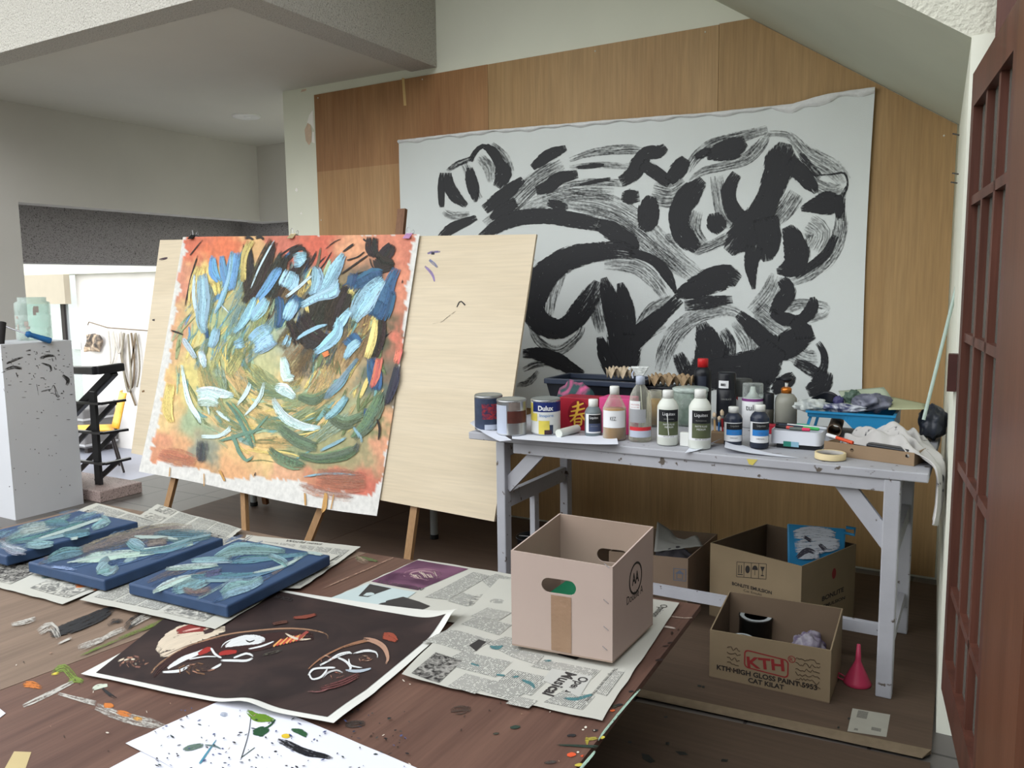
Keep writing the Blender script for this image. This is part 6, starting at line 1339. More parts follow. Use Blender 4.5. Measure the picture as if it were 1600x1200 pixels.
for z0, z1, a0, a1, m in ((0.26, 0.44, -1.1, 0.5, plain('silver label', (150, 152, 156), 0.4, 0.05, 20)), (0.44, 0.55, -1.1, 0.0, m_lab), (0.15, 0.20, -1.1, 1.2, plain('red stripe', (196, 48, 56), 0.5)), (0.06, 0.15, -1.1, 1.2, m_gl)):
    pm = Pm(); pm.band(R*1.006, z0*H, z1*H, a0, a1, 14); pm.build('label', m, t, True)
pm = Pm(); curved_text(pm, 'CAUTION', R*1.012, H*0.49, R*0.85, H*0.02, 0, False, -0.5); curved_text(pm, 'hand rub refill', R*1.012, H*0.46, R*0.8, H*0.014, 0, False, -0.5); pm.build('lettering', m_redt, t, True)
for (px, pyb, w, h, lab, a0) in ((1043, 698, 33, 86, 'left white medium bottle with a black label and a white drip', -1.0), (1093, 704, 35, 93, 'right white medium bottle with a black label, nearest the paper edge', -0.75)):
    t, R, H = bottle(lab, px, pyb, w, h, m_wb, m_wcap, [('label', 0.15, 0.66, -1.3, 1.25, m_lab), ('label', 0.44, 0.66, a0, 1.2, m_blab), ('label', 0.19, 0.44, a0, 1.2, m_olive)], [('Liquitex', 0.54, 1.25, 0.075, m_lab, False, 0.12), ('PROFESSIONAL', 0.48, 1.0, 0.022, m_ltxt, False, 0.12), ('MATTE FLUID', 0.38, 1.1, 0.03, m_lab, False, 0.12), ('MEDIUM', 0.33, 0.8, 0.03, m_lab, False, 0.12), ('8 FL OZ  237 ml', 0.165, 1.0, 0.016, m_blab, False, 0.1)], neck=0.46, shoulder=(0.72, 0.85), caph=0.12, group=GB)
    if a0 == -1.0:
        pm = Pm(); pm.tube([(R*1.02*math.cos(-0.05), R*1.02*math.sin(-0.05), H*0.60), (R*1.02*math.cos(0.0), R*1.02*math.sin(0.0), H*0.4), (R*1.02*math.cos(0.1), R*1.02*math.sin(0.1), H*0.2)], [0.0018, 0.0012, 0.0016], 6); pm.build('paint_drip', m_wcap, t, True)
GI = 'dark ink bottles with blue label bands'
for (px, pyb, w, h, lab) in ((1145, 700, 28, 62, 'left dark ink bottle with a blue label band'), (1186, 703, 29, 68, 'right dark ink bottle with a blue label band, its white cap stained black')):
    t, R, H = bottle(lab, px, pyb, w, h, m_ink, m_wcap, [('label', 0.14, 0.62, -1.3, 1.2, m_lab), ('label', 0.44, 0.60, -0.8, 1.2, m_blab), ('label', 0.30, 0.44, -0.8, 1.2, m_blublab)], [('Liquitex', 0.50, 0.95, 0.07, m_ltxt, False, 0.2), ('INK!', 0.33, 0.5, 0.07, m_skyt, True, 0.1), ('CARBON BLACK', 0.22, 0.9, 0.03, m_blab, False, 0.1)], neck=0.5, shoulder=(0.72, 0.84), caph=0.12, group=GI)
# red and pink boxes
def cardbox(name, label, cat, pxl, pxr_, ytop, yb, dep, m, z=TZ):
    a = onT(pxl, yb, z); Yf = a.y; b = atY(pxr_, yb, Yf); zt_ = atY((pxl+pxr_)/2, ytop, Yf).z
    t = thing(name, label, cat, ((a.x+b.x)/2, Yf+dep/2, z+0.0006)); pm = Pm(); pm.box((a.x, Yf, z+0.0006), (b.x, Yf+dep, zt_)); pm.build('carton', m, t, bevel=0.002); return t, a, b, Yf, zt_
m_red = plain('lacquer red card', (150, 26, 44), 0.45, 0.08, 12); m_pink = plain('pink card', (206, 70, 130), 0.5, 0.06, 8); m_gold = plain('gold print', (206, 164, 62), 0.4, 0.06, 20)
t, a, b, Yf, zt_ = cardbox('gift_box', 'red festive box with a gold brush character, behind the third tin', 'box', 874, 932, 622, 670, 0.10, m_red)
rs = Surf((0, Yf-0.0006, 0), (1, 0, 0), (0, 0, 1)); pm = Pm()
pm2 = []
for k in range(24): pm2.append((904+16.5*math.cos(2*PI*k/24), 646+21*math.sin(2*PI*k/24)))
poly(pm, rs, pm2, 1)
for q in ([(894, 636, 2), (902, 634, 3.4), (912, 630, 2)], [(892, 643, 2), (902, 641, 3.2), (914, 638, 2)], [(890, 650, 2), (902, 648, 3), (917, 645, 2)], [(903, 627, 3), (903, 638, 4), (898, 652, 3), (891, 659, 2)], [(907, 646, 3), (912, 654, 3.4), (918, 659, 2)], [(898, 654, 2.6), (898, 664, 2.6)], [(898, 655, 2.4), (908, 654, 2.6), (908, 664, 2.4)], [(898, 659.5, 2), (908, 659, 2)], [(898, 664.5, 2.2), (908, 664, 2.2)]): ribbon(pm, rs, q, (206, 164, 62), -0.2, 0, step=1.5, enddry=0)
for y in (631, 637, 643): ribbon(pm, rs, [(925, y, 3), (926, y+3, 3)], (206, 150, 72), 0, 0, step=1)
pm.build('printed_character', [m_paint, plain('deep red disc', (116, 16, 30), 0.45)], t)
t, a, b, Yf2, zt2 = cardbox('pink_carton', 'bright pink carton behind the amber bottle', 'box', 936, 984, 622, 676, 0.09, m_pink)
cb_ = Pm()
def crump(pm, cpt, rx_, ry_, rz_, seed, mi=0, n=20, amp=0.35, f=2.2):
    def f_(u, v):
        th = 2*PI*u; ph = PI*(v-0.5); d = V((math.cos(th)*math.cos(ph), math.sin(th)*math.cos(ph), math.sin(ph)))
        k = 1+amp*(mnoise.noise(d*f+V((seed, seed*2, 0)))+0.5*abs(mnoise.noise(d*f*2.7+V((seed*3, 0, seed)))))
        return V(cpt)+V((d.x*rx_*k, d.y*ry_*k, max(-1.0, d.z)*rz_*k))
    pm.grid(f_, n*2, n, mi)
q = V((-1.41, Yf+0.16, TZ+0.084)); crump(cb_, q, 0.085, 0.022, 0.080, 3.1, amp=0.2); tag(cb_.build('foil_packet', photo_mat('pink green foil', (50, 76, 78), (206, 90, 140), 9), smooth=True), 'crumpled pink and green foil packet behind the red festive box', 'packet')
# white cylinder lying down
a, b = onT(873, 684), onT(902, 676); rr_ = 6.5*mpp(a); a.z = b.z = TZ+rr_+0.0006
pm = Pm(); pm.tube([a, b], rr_, 16); tag(pm.build('chalk_stick', m_wb, bevel=0.002), 'thick white stick lying on the table in front of the third tin', 'stick')
# white card box between bottles, jars behind
t, a, b, Yq, zq = cardbox('eraser_box', 'small white block standing between the two white medium bottles', 'box', 1062, 1078, 676, 697, 0.02, m_wcap)
t, R, H, c = item('plastic_tub', 'greenish clear plastic tub with a lid behind the white bottles', 'tub', 1078, 668, 54, 62)
lat(t, 'tub_body', [(0, 0), (R*0.85, 0), (R*0.88, 0.004), (R, H*0.86), (R*0.97, H*0.86), (R*0.84, 0.006), (0, 0.006)], thin_glass('green tub plastic', (206, 222, 212), 0.2, 0.15)); lat(t, 'tub_contents', [(0, 0.007), (R*0.8, 0.007), (R*0.84, H*0.35), (0, H*0.35)], plain('pale green paint', (150, 166, 150), 0.5)); lat(t, 'lid', [(R*0.98, H*0.84), (R*1.05, H*0.86), (R*1.05, H*0.93), (R*0.95, H*0.95), (0, H*0.95)], thin_glass('tub lid', (190, 204, 198), 0.6, 0.2))
t, R, H, c = item('glass_jar', 'small jar of yellow pigment behind the spray bottle', 'jar', 1023, 668, 26, 56)
lat(t, 'glass', [(0, 0), (R, 0), (R, H*0.8), (R*0.85, H*0.86), (R*0.85, H), (R*0.8, H), (R*0.8, H*0.85), (R*0.93, H*0.78), (R*0.93, 0.005), (0, 0.005)], m_amber); lat(t, 'pigment', [(0, 0.006), (R*0.9, 0.006), (R*0.9, H*0.75), (0, H*0.72)], plain('yellow ochre pigment', (196, 150, 40), 0.7, 0.1, 20))
# black tray on the table back left and egg trays
bt = thing('black_paint_tray', 'black plastic paint tray at the back left of the table below the mural', 'tray', (-1.25, 3.17, TZ+0.0006))
xa, xb = atY(853, 600, 3.06).x, atY(992, 600, 3.06).x; zt_ = atY(900, 600, 3.06).z
m_bk = plain('black plastic', (26, 28, 34), 0.35, 0.1, 10)
pm = Pm()
pm.hexa([V((xa+0.03, 3.09, TZ+0.0006)), V((xb-0.03, 3.09, TZ+0.0006)), V((xb-0.03, 3.27, TZ+0.0006)), V((xa+0.03, 3.27, TZ+0.0006))], [V((xa, 3.065, zt_-0.004)), V((xb, 3.065, zt_-0.004)), V((xb, 3.29, zt_-0.004)), V((xa, 3.29, zt_-0.004))]); pm.build('tray_body', m_bk, bt)
pm = Pm()
for (x0, y0, x1, y1) in ((xa-0.008, 3.055, xb+0.008, 3.075), (xa-0.008, 3.28, xb+0.008, 3.295), (xa-0.008, 3.075, xa+0.01, 3.28), (xb-0.01, 3.075, xb+0.008, 3.28)): pm.box((x0, y0, zt_-0.004), (x1, y1, zt_+0.018))
pm.build('rim', plain('blue black plastic rim', (44, 52, 68), 0.35, 0.1, 10), bt, bevel=0.003)
m_egg = plain('egg tray pulp', (150, 128, 100), 0.9, 0.1, 30, bump=0.2, bscale=120); m_egg2 = plain('pale egg tray pulp', (186, 170, 146), 0.9, 0.06, 30, bump=0.2, bscale=120)
def eggtray(label, cx_, cy_, z_, nx_, ny_, pit, m):
    t = thing('egg_tray', label, 'egg tray', (cx_, cy_, z_), 0.08, 'pulp egg trays behind the bottles')
    def f(u, v):
        x = (u-0.5)*pit*nx_; y = (v-0.5)*pit*ny_
        h = 0.046*max(0.0, 0.5+0.5*math.cos(2*PI*u*nx_)*math.cos(2*PI*v*ny_))**0.65
        return V((x, y, max(0.001, h)))
    pm = Pm(); pm.grid(f, nx_*16, ny_*16); pm.build('cup_sheet', m, t, True, True, solid=0.002); return t
zE = atZ(1040, 607, 0.83).z
ea = atY(1045, 604, 3.18); eb = atY(975, 584, 3.24)
pk = Pm().box((ea.x-0.10, 3.17, TZ+0.0006), (ea.x+0.06, 3.29, ea.z-0.002)); tag(pk.build('dark_crate', m_bk, bevel=0.003), 'dark plastic crate under the egg trays at the back of the table', 'crate')
eggtray('grey brown pulp egg tray behind the spray bottle, right hand one', ea.x, 3.22, ea.z, 3, 2, 0.058, m_egg)
et = eggtray('second pulp egg tray sitting in the black paint tray, left of the spray bottle', eb.x+0.005, 3.19, zt_+0.0185, 2, 2, 0.050, m_egg2)
# red capped black bottle
bottle('tall black bottle with a red screw cap in front of the mural', 1097, 657, 27, 95, m_bk, plain('red cap', (190, 36, 40), 0.4, 0.03), [('label', 0.50, 0.72, -0.6, 0.4, plain('slate label patch', (50, 54, 66), 0.4))], neck=0.55, shoulder=(0.78, 0.86), caph=0.12)
# spray cans
def can(label, px, pyb, w, h, mb, mc, bands=(), texts=(), capz=0.72, capr=0.96, clear=False):
    t, R, H, c = item('spray_can', label, 'spray can', px, pyb, w, h, group='spray cans at the middle of the table')
    lat(t, 'can_body', [(0, 0), (R, 0), (R, H*capz*0.97), (R*0.9, H*capz), (0, H*capz)], mb)
    if clear: lat(t, 'nozzle', [(0, H*capz), (R*0.7, H*capz), (R*0.3, H*0.80), (R*0.22, H*0.92), (0, H*0.92)], m_wcap)
    lat(t, 'cap', [(R*capr, H*capz*0.985), (R*capr, H*0.97), (R*capr*0.94, H), (0, H)], mc)
    for nm, z0, z1, a0, a1, m in bands: pm = Pm(); pm.band(R*1.006, z0*H, z1*H, a0, a1, 14); pm.build(nm, m, t, True)
    if texts:
        pm = Pm(); mats = []
        for (s, z, w_, h_, m, b_, th) in texts:
            if m not in mats: mats.append(m)
            curved_text(pm, s, R*1.034, z*H, w_*R, h_*H, mats.index(m), b_, th)
        pm.build('lettering', mats, t, True)
m_grcap = plain('dark grey cap', (74, 76, 74), 0.4, 0.05); m_purple = plain('purple stripe', (120, 60, 120), 0.5)
can('black spray can with a white price sticker', 1134, 668, 30, 84, m_bk, m_bk, [('label', 0.72, 0.86, -0.9, 0.2, m_lab)], [('CAN BLACK', 0.50, 1.1, 0.03, m_ltxt, False, 0.0), ('8882', 0.76, 0.55, 0.05, m_blab, True, -0.35)], capz=0.70)
can('white adhesive spray can with a dark grey cap, half hidden', 1158, 664, 32, 70, m_lab, m_grcap, [], [('3M', 0.54, 0.42, 0.09, m_redt, True, -0.55)], capz=0.62)
can('white spray can with a clear cap and a purple stripe', 1175, 670, 33, 69, m_lab, thin_glass('clear cap', (230, 236, 234), 0.10, 0.1), [('stripe', 0.60, 0.66, -1.5, 1.5, m_purple)], [('tulip', 0.36, 1.3, 0.17, m_blab, False, 0.0)], capz=0.67, clear=True)
can('short black spray can beside the pump bottle', 1200, 670, 17, 54, plain('dark olive can', (58, 56, 48), 0.4, 0.1), m_bk, capz=0.55)
# pump bottle
t, R, H, c = item('pump_bottle', 'frosted glass pump bottle with a copper collar', 'bottle', 1227, 672, 34, 79)
lat(t, 'bottle_body', [(0, 0), (R, 0), (R, H*0.5), (R*0.94, H*0.6), (R*0.70, H*0.67), (R*0.45, H*0.69), (R*0.45, H*0.71)], plain('frosted grey glass', (140, 140, 130), 0.25, 0.05, 6)); lat(t, 'collar', [(0, H*0.70), (R*0.47, H*0.70), (R*0.47, H*0.79), (R*0.3, H*0.82), (0, H*0.82)], plain('copper collar', (186, 110, 40), 0.3, 0.05, metal=0.6))
lat(t, 'stem', [(0, H*0.82), (R*0.14, H*0.82), (R*0.14, H*0.91), (0, H*0.91)], m_wcap, 12)
pm = Pm(); pm.lathe([(0, H*0.91), (R*0.2, H*0.91), (R*0.55, H*0.965), (R*0.55, H*1.0), (0, H*1.0)], n=20); pm.bar((0, 0, H*0.975), (R*0.1, -R*0.95, H*0.975), 0.010, 0.008); pm.build('pump_head', m_bk, t, True)
# brush box with brushes
m_kraft = plain('kraft card', (140, 118, 94), 0.8, 0.06, 12)
t, a, b, Yb, zb2 = cardbox('brush_box', 'small kraft card box holding brushes behind the ink bottles', 'box', 1107, 1132, 676, 692, 0.05, m_kraft)
m_hand = [wood('brush handle pale', (186, 150, 96), (206, 170, 120), 'Z', 3), plain('brush handle blue', (46, 100, 160), 0.35), plain('brush handle red', (150, 40, 44), 0.35)]
bxs = [(1116, 644, 0, 'worn paint brush with a pale handle in the kraft box'), (1124, 650, 1, 'blue handled brush leaning in the kraft box'), (1128, 640, 2, 'red handled brush leaning in the kraft box')]
for k, (x, y, mi_, lab) in enumerate(bxs):
    base = V((a.x+0.016+0.012*k, Yb+0.022+0.005*k, zb2+0.001)); tip = atY(x, y, Yb+0.03)
    e = thing('paint_brush', lab, 'brush', base, 0, 'brushes in the kraft box'); d = tip-base
    pm = Pm(); pm.tube([base, base+d*0.6], [0.003, 0.004], 8); pm.build('handle', m_hand[mi_], e)
    pm = Pm(); pm.tube([base+d*0.6, base+d*0.75], 0.005, 8); pm.build('ferrule', m_tin, e)
    pm = Pm(); pm.tube([base+d*0.75, base+d*0.9, tip], [0.006, 0.007, 0.002], 8); pm.build('bristles', plain('stained bristles', (196, 176, 150), 0.9, 0.2, 60), e)
# marker tray
a, b = onT(1203, 699), onT(1286, 702)
mk = thing('marker_tray', 'white plastic tray of marker pens on the table', 'tray', ((a.x+b.x)/2, a.y+0.05, TZ+0.0006))
zt_ = atY(1240, 674, a.y).z
z0_ = TZ+0.016
def rrect(x0, x1, y0, y1, r, n=6):
    o = []
    for cx_, cy_, a0 in ((x1-r, y1-r, 0), (x0+r, y1-r, PI/2), (x0+r, y0+r, PI), (x1-r, y0+r, 1.5*PI)):
        for k in range(n+1): aa = a0+PI/2*k/n; o.append((cx_+r*math.cos(aa), cy_+r*math.sin(aa)))
    return o
def loopwall(pm, lo, hi, mi=0):
    n = len(lo); pm.add(lo+hi, [(i, (i+1) % n, n+(i+1) % n, n+i) for i in range(n)], mi, smooth=True)
o_ = rrect(a.x, b.x, a.y, a.y+0.10, 0.02); i_ = rrect(a.x+0.004, b.x-0.004, a.y+0.004, a.y+0.096, 0.017)
pm = Pm(); L1_ = [V((x, y, z0_)) for x, y in o_]; L2_ = [V((x, y, zt_)) for x, y in o_]; L3_ = [V((x, y, zt_)) for x, y in i_]; L4_ = [V((x, y, z0_+0.004)) for x, y in i_]
loopwall(pm, L1_, L2_); loopwall(pm, L2_, L3_); loopwall(pm, L3_, L4_); pm.add(L4_, [tuple(range(len(L4_)))]); pm.add(L1_, [tuple(reversed(range(len(L1_))))]); pm.build('tray_body', plain('white tray plastic', (214, 218, 226), 0.3, 0.02), mk)
pm = Pm(); pm.box((a.x+0.02, a.y+0.008, TZ+0.0006), (b.x-0.004, a.y+0.09, z0_)); pm.build('dark_base', m_bk, mk)
ms_ = Surf((0, a.y-0.0005, 0), (1, 0, 0), (0, 0, 1)); pm = Pm(); quadpatch(pm, ms_, [(1224, 697), (1236, 698), (1236, 690), (1224, 689)], 0, 2, 2); quadpatch(pm, ms_, [(1236, 698), (1248, 699), (1248, 691), (1236, 690)], 1, 2, 2); pm.build('sticker', [plain('green sticker', (40, 120, 104), 0.5), plain('pale blue sticker', (130, 170, 190), 0.5)], mk)
def pen(label, p, q, r, mb, mt=None, cat='pen', name='marker_pen', grp='pens in and around the marker tray'):
    e = thing(name, label, cat, p, 0, grp); d = q-p
    pm = Pm(); pm.tube([p, p+d*0.62], r, 10); pm.build('barrel', mb, e)
    pm = Pm(); pm.tube([p+d*0.62, p+d*0.97, q], [r*1.08, r*1.02, r*0.7], 10); pm.build('cap', mt or mb, e)
zq = zt_+0.003; ym = a.y
pens = [((0.010, 0.030), (0.070, 0.024), m_bk, plain('coral cap', (220, 90, 84), 0.4), 'black pen with a coral end at the left of the marker tray'), ((0.060, 0.014), (0.125, 0.012), plain('grey pen barrel', (96, 104, 100), 0.4), plain('hot pink cap', (226, 62, 104), 0.4), 'grey marker with a hot pink cap at the front of the tray'), ((0.015, 0.060), (0.150, 0.034), plain('dark teal pen', (30, 44, 60), 0.4), plain('green cap', (60, 170, 90), 0.4), 'dark marker with a green cap across the marker tray'), ((0.04, 0.075), (0.17, 0.055), m_lab, plain('silver cap', (190, 196, 204), 0.35), 'white marker at the back of the marker tray'), ((0.0, 0.085), (0.11, 0.088), m_bk, plain('teal cap', (50, 150, 120), 0.4), 'black marker with a teal cap furthest back in the tray')]
for (u0, v0), (u1, v1), mb, mt, lab in pens: pen(lab, V((a.x+u0, ym+v0, zq+0.004)), V((a.x+u1, ym+v1, zq+0.004)), 0.0055, mb, mt)
# flat kraft box in front with two finger holes
a, b = onT(1287, 710), onT(1428, 729); zt_ = atY(1300, 690, a.y).z
fb = thing('flat_box', 'shallow kraft card box with two finger holes at the table right front', 'box', ((a.x+b.x)/2, (a.y+b.y)/2+0.06, TZ+0.0006))
xd = (b-a).normalized(); nrm = V((-xd.y, xd.x, 0)); L = (b-a).length; fh = zt_-TZ
def fbn(u, v, o): return V((a.x, a.y, TZ+0.0006))+xd*u+nrm*o+V((0, 0, v))
def fbpx(x, y):
    d = ray(x, y); t = nrm.dot(a-CAM)/nrm.dot(d); p = CAM+d*t-a; return p.dot(xd), p.z-0.0
pm = Pm(); hl = []
for (x, y) in ((1331, 704), (1418, 713)):
    u, v = fbpx(x, y); u = min(max(u, 0.02), L-0.02); v = min(max(v, 0.012), fh-0.012); hl.append([(u+0.006*math.cos(2*PI*k/14), v+0.006*math.sin(2*PI*k/14)) for k in range(14)])
panel(pm, fbn, [(0, 0), (L, 0), (L, fh*0.92), (0, fh)], hl, 0.003); pm.build('front_wall', m_kraft, fb)
pm = Pm(); pm.hexa([fbn(0, 0, 0.0035), fbn(L, 0, 0.0035), fbn(L, 0, 0.12), fbn(0, 0, 0.12)], [fbn(0, 0.003, 0.0035), fbn(L, 0.003, 0.0035), fbn(L, 0.003, 0.12), fbn(0, 0.003, 0.12)]); pm.build('bottom', m_kraft, fb)
for u0, u1 in ((0, 0.003), (L-0.003, L)):
    pm = Pm(); pm.hexa([fbn(u0, 0.003, 0.0035), fbn(u1, 0.003, 0.0035), fbn(u1, 0.003, 0.12), fbn(u0, 0.003, 0.12)], [fbn(u0, fh*0.9, 0.0035), fbn(u1, fh*0.9, 0.0035), fbn(u1, fh*0.9, 0.12), fbn(u0, fh*0.9, 0.12)]); pm.build('side_wall', m_kraft, fb)
P1 = fbn(0.02, fh+0.006, -0.002); pen('orange felt pen with a white tip resting on the kraft box edge', fbn(0.09, fh+0.004, 0.004), fbn(-0.005, fh+0.016, 0.03), 0.0055, plain('orange pen', (206, 78, 44), 0.4), m_lab)
pen('thin black brush pen lying in the shallow kraft box', fbn(0.06, fh*0.75, 0.05), fbn(0.20, fh*0.70, 0.02), 0.004, m_bk, m_lab)
e = thing('lint_brush', 'black handled scrubbing brush lying in the shallow kraft box', 'brush', fbn(0.16, fh*0.55, 0.05), 0)
pm = Pm(); pm.hexa([fbn(0.12, fh*0.45, 0.03), fbn(0.25, fh*0.45, 0.03), fbn(0.25, fh*0.45, 0.07), fbn(0.12, fh*0.45, 0.07)], [fbn(0.12, fh*1.05, 0.03), fbn(0.25, fh*0.95, 0.03), fbn(0.25, fh*0.95, 0.07), fbn(0.12, fh*1.05, 0.07)]); pm.build('block', m_bk, e, bevel=0.005)
pm = Pm(); pm.hexa([fbn(0.122, 0.004, 0.032), fbn(0.248, 0.004, 0.032), fbn(0.248, 0.004, 0.068), fbn(0.122, 0.004, 0.068)], [fbn(0.122, fh*0.45, 0.032), fbn(0.248, fh*0.45, 0.032), fbn(0.248, fh*0.45, 0.068), fbn(0.122, fh*0.45, 0.068)]); pm.build('bristles', plain('grey bristles', (130, 130, 136), 0.9, 0.2, 90), e)
# masking tape roll
t, R, H, c = item('masking_tape_roll', 'roll of cream masking tape lying flat at the table front edge', 'tape', 1297, 722, 48, 10)
R *= 0.98; hh = 0.019
lat(t, 'tape', [(R, 0), (R, hh), (R*0.86, hh), (R*0.86, 0), (R, 0)], plain('cream tape', (206, 190, 150), 0.6, 0.03, 20), 36); lat(t, 'core', [(R*0.858, 0.001), (R*0.858, hh-0.001), (R*0.82, hh-0.001), (R*0.82, 0.001), (R*0.858, 0.001)], plain('grey card core', (176, 172, 166), 0.8), 36)
# cardboard tube
c0 = onT(1303, 684); rt = 10.5*mpp(c0); c0.z = TZ+rt+0.0006
dirt = V((-0.10, 0.99, 0)).normalized()
pm = Pm(); n = 24; s1_ = V((dirt.y, -dirt.x, 0)); rings = []
for (off, r_) in ((0, rt), (0.22, rt), (0.22, rt*0.9), (0, rt*0.9)): rings.append([c0+dirt*off+s1_*(r_*math.cos(2*PI*k/n))+V((0, 0, r_*math.sin(2*PI*k/n))) for k in range(n)])
pm.add([p for r_ in rings for p in r_], [(i*n+k, i*n+(k+1) % n, ((i+1) % 4)*n+(k+1) % n, ((i+1) % 4)*n+k) for i in range(4) for k in range(n)], smooth=True); tag(pm.build('cardboard_tube', plain('dark card tube', (110, 92, 74), 0.8, 0.08, 30)), 'open cardboard tube under the blue tray, its mouth towards the room', 'tube')
t, a_, b_2, Yr, zr_ = cardbox('red_carton', 'little dark red carton behind the marker tray', 'box', 1199, 1216, 664, 678, 0.03, m_red)
# blue roller tray with rags
trz = 0.752
m_btray = plain('blue tray plastic', (40, 128, 176), 0.35, 0.05, 6)
bt = thing('roller_tray', 'bright blue paint roller tray heaped with rags at the table back right', 'tray', (-0.38, 3.10, trz))
f0 = atY(1262, 642, 3.03); f1 = atY(1397, 648, 3.03); zr1 = 0.812; 
x0, x1 = f0.x, f1.x; yA, yB = 3.03, 3.27
zdeep = atY(1360, 672, 3.03).z; zshal = zr1-0.018
def trayz(u): return zshal+(zdeep-zshal)*max(0, min(1, (u-0.42)/0.12))
pm = Pm(); nu = 30
top0 = [V((x0+(x1-x0)*i/nu, yA, zr1)) for i in range(nu+1)]; bot0 = [V((x0+(x1-x0)*i/nu, yA+0.008, trayz(i/nu))) for i in range(nu+1)]
top1 = [V((p.x, yB, p.z)) for p in top0]; bot1 = [V((p.x, yB-0.008, p.z)) for p in bot0]
rows = [top0, bot0, bot1, top1]
pm.add([p for r_ in rows for p in r_], [(j*(nu+1)+i+1, j*(nu+1)+i, (j+1)*(nu+1)+i, (j+1)*(nu+1)+i+1) for j in range(3) for i in range(nu)], smooth=False)
pm.add([top0[-1], top1[-1], bot1[-1], bot0[-1]], [(0, 1, 2, 3)]); pm.add([top0[0], top1[0], bot1[0], bot0[0]], [(3, 2, 1, 0)]); pm.build('tray_body', m_btray, bt, solid=0.003)
pm = Pm(); pm.box((x0-0.006, yA-0.006, zr1-0.003), (x1+0.006, yA+0.004, zr1+0.004)); pm.box((x0-0.006, yB-0.004, zr1-0.003), (x1+0.006, yB+0.006, zr1+0.004)); pm.box((x1-0.004, yA+0.004, zr1-0.003), (x1+0.006, yB-0.004, zr1+0.004)); pm.box((x0-0.006, yA+0.004, zr1-0.003), (x0+0.004, yB-0.004, zr1+0.004)); pm.build('rim', m_btray, bt)
for y in (yA+0.02, yB-0.02):
    pm = Pm(); pm.bar(V((x0+0.01, y, zr1-0.008)), V((x0-0.012, y, TZ+0.001)), 0.010, 0.006, up=(0, 1, 0)); pm.build('leg', m_btray, bt)
pm = Pm(); pm.box((x1-0.13, yA+0.03, TZ+0.0006), (x1-0.02, yB-0.03, zdeep-0.003)); tag(pm.build('dark_book', plain('dark book cover', (40, 40, 46), 0.6, 0.1, 10), bevel=0.002), 'dark flat book under the blue roller tray', 'book')
GR_ = 'rags and papers heaped in the blue tray'
def heap(label, px, py, Y, rx_, ry_, rz_, seed, m, name='rag', cat='cloth', amp=0.4, f=2.4):
    p = atY(px, py, Y); pm = Pm(); crump(pm, p, rx_, ry_, rz_, seed, amp=amp, f=f); tag(pm.build(name, m, smooth=True), label, cat, GR_)
m_ragw = photo_mat('white stained rag', (150, 156, 156), (206, 212, 208), 9); m_ragg = photo_mat('grey rag', (84, 86, 100), (130, 132, 146), 14); m_ragc = photo_mat('blue checked rag', (70, 74, 104), (190, 194, 204), 22); m_pg = plain('pale green paper', (160, 170, 150), 0.7, 0.05, 8); m_dg = plain('dark green wrapper', (76, 96, 84), 0.4, 0.1, 12)
heap('white crumpled rag at the left end of the blue tray', 1270, 634, 3.09, 0.060, 0.05, 0.022, 1.3, m_ragw)
heap('blue checked rag lying along the front of the blue tray', 1318, 638, 3.07, 0.075, 0.03, 0.014, 2.7, m_ragc)
heap('grey bunched rag at the middle of the blue tray', 1362, 630, 3.12, 0.060, 0.05, 0.030, 4.9, m_ragg)
heap('dark green wrapper scrap standing in the blue tray', 1332, 622, 3.18, 0.030, 0.02, 0.026, 6.1, m_dg, 'wrapper', 'wrapper', 0.5, 3)
heap('navy folded card scrap in the blue tray', 1310, 628, 3.15, 0.018, 0.012, 0.022, 7.1, plain('navy card', (60, 58, 100), 0.5), 'card_scrap', 'card', 0.2)
# carrier bag mouth and folded papers
pm = Pm(); q = atY(1290, 626, 3.2)
pm.grid(lambda u, v: q+V(((u-0.5)*0.13, 0.05*math.sin(u*PI), 0.034*math.sin(u*PI)*v-0.015+0.01*v)), 16, 6); tag(pm.build('black_bag', m_bk, smooth=True, solid=0.004), 'black plastic bag arching behind the white rag in the blue tray', 'bag', GR_)
pm = Pm(); pa, pb, pcn, pd = atY(1310, 612, 3.26), atY(1381, 606, 3.26), atY(1402, 640, 3.19), atY(1318, 636, 3.14)
pm.grid(lambda u, v: (pa*(1-u)+pb*u)*(1-v)+(pd*(1-u)+pcn*u)*v+V((0, 0, 0.006*math.sin(v*PI)+0.002)), 10, 8); tag(pm.build('paper_sheet', m_pg, smooth=True, solid=0.002), 'pale green paper folded over the back of the blue tray', 'paper', GR_)
pm = Pm(); pa, pb, pcn, pd = atY(1393, 622, 3.26), atY(1446, 633, 3.26), atY(1446, 641, 3.06), atY(1388, 642, 3.06)
pm.grid(lambda u, v: (pa*(1-u)+pb*u)*(1-v)+(pd*(1-u)+pcn*u)*v+V((0, 0, 0.004)), 8, 8); tag(pm.build('paper_sheet', plain('yellowish green paper', (168, 172, 140), 0.7, 0.05, 8), smooth=True, solid=0.002), 'yellowish paper sheet at the right end of the blue tray', 'paper', GR_)
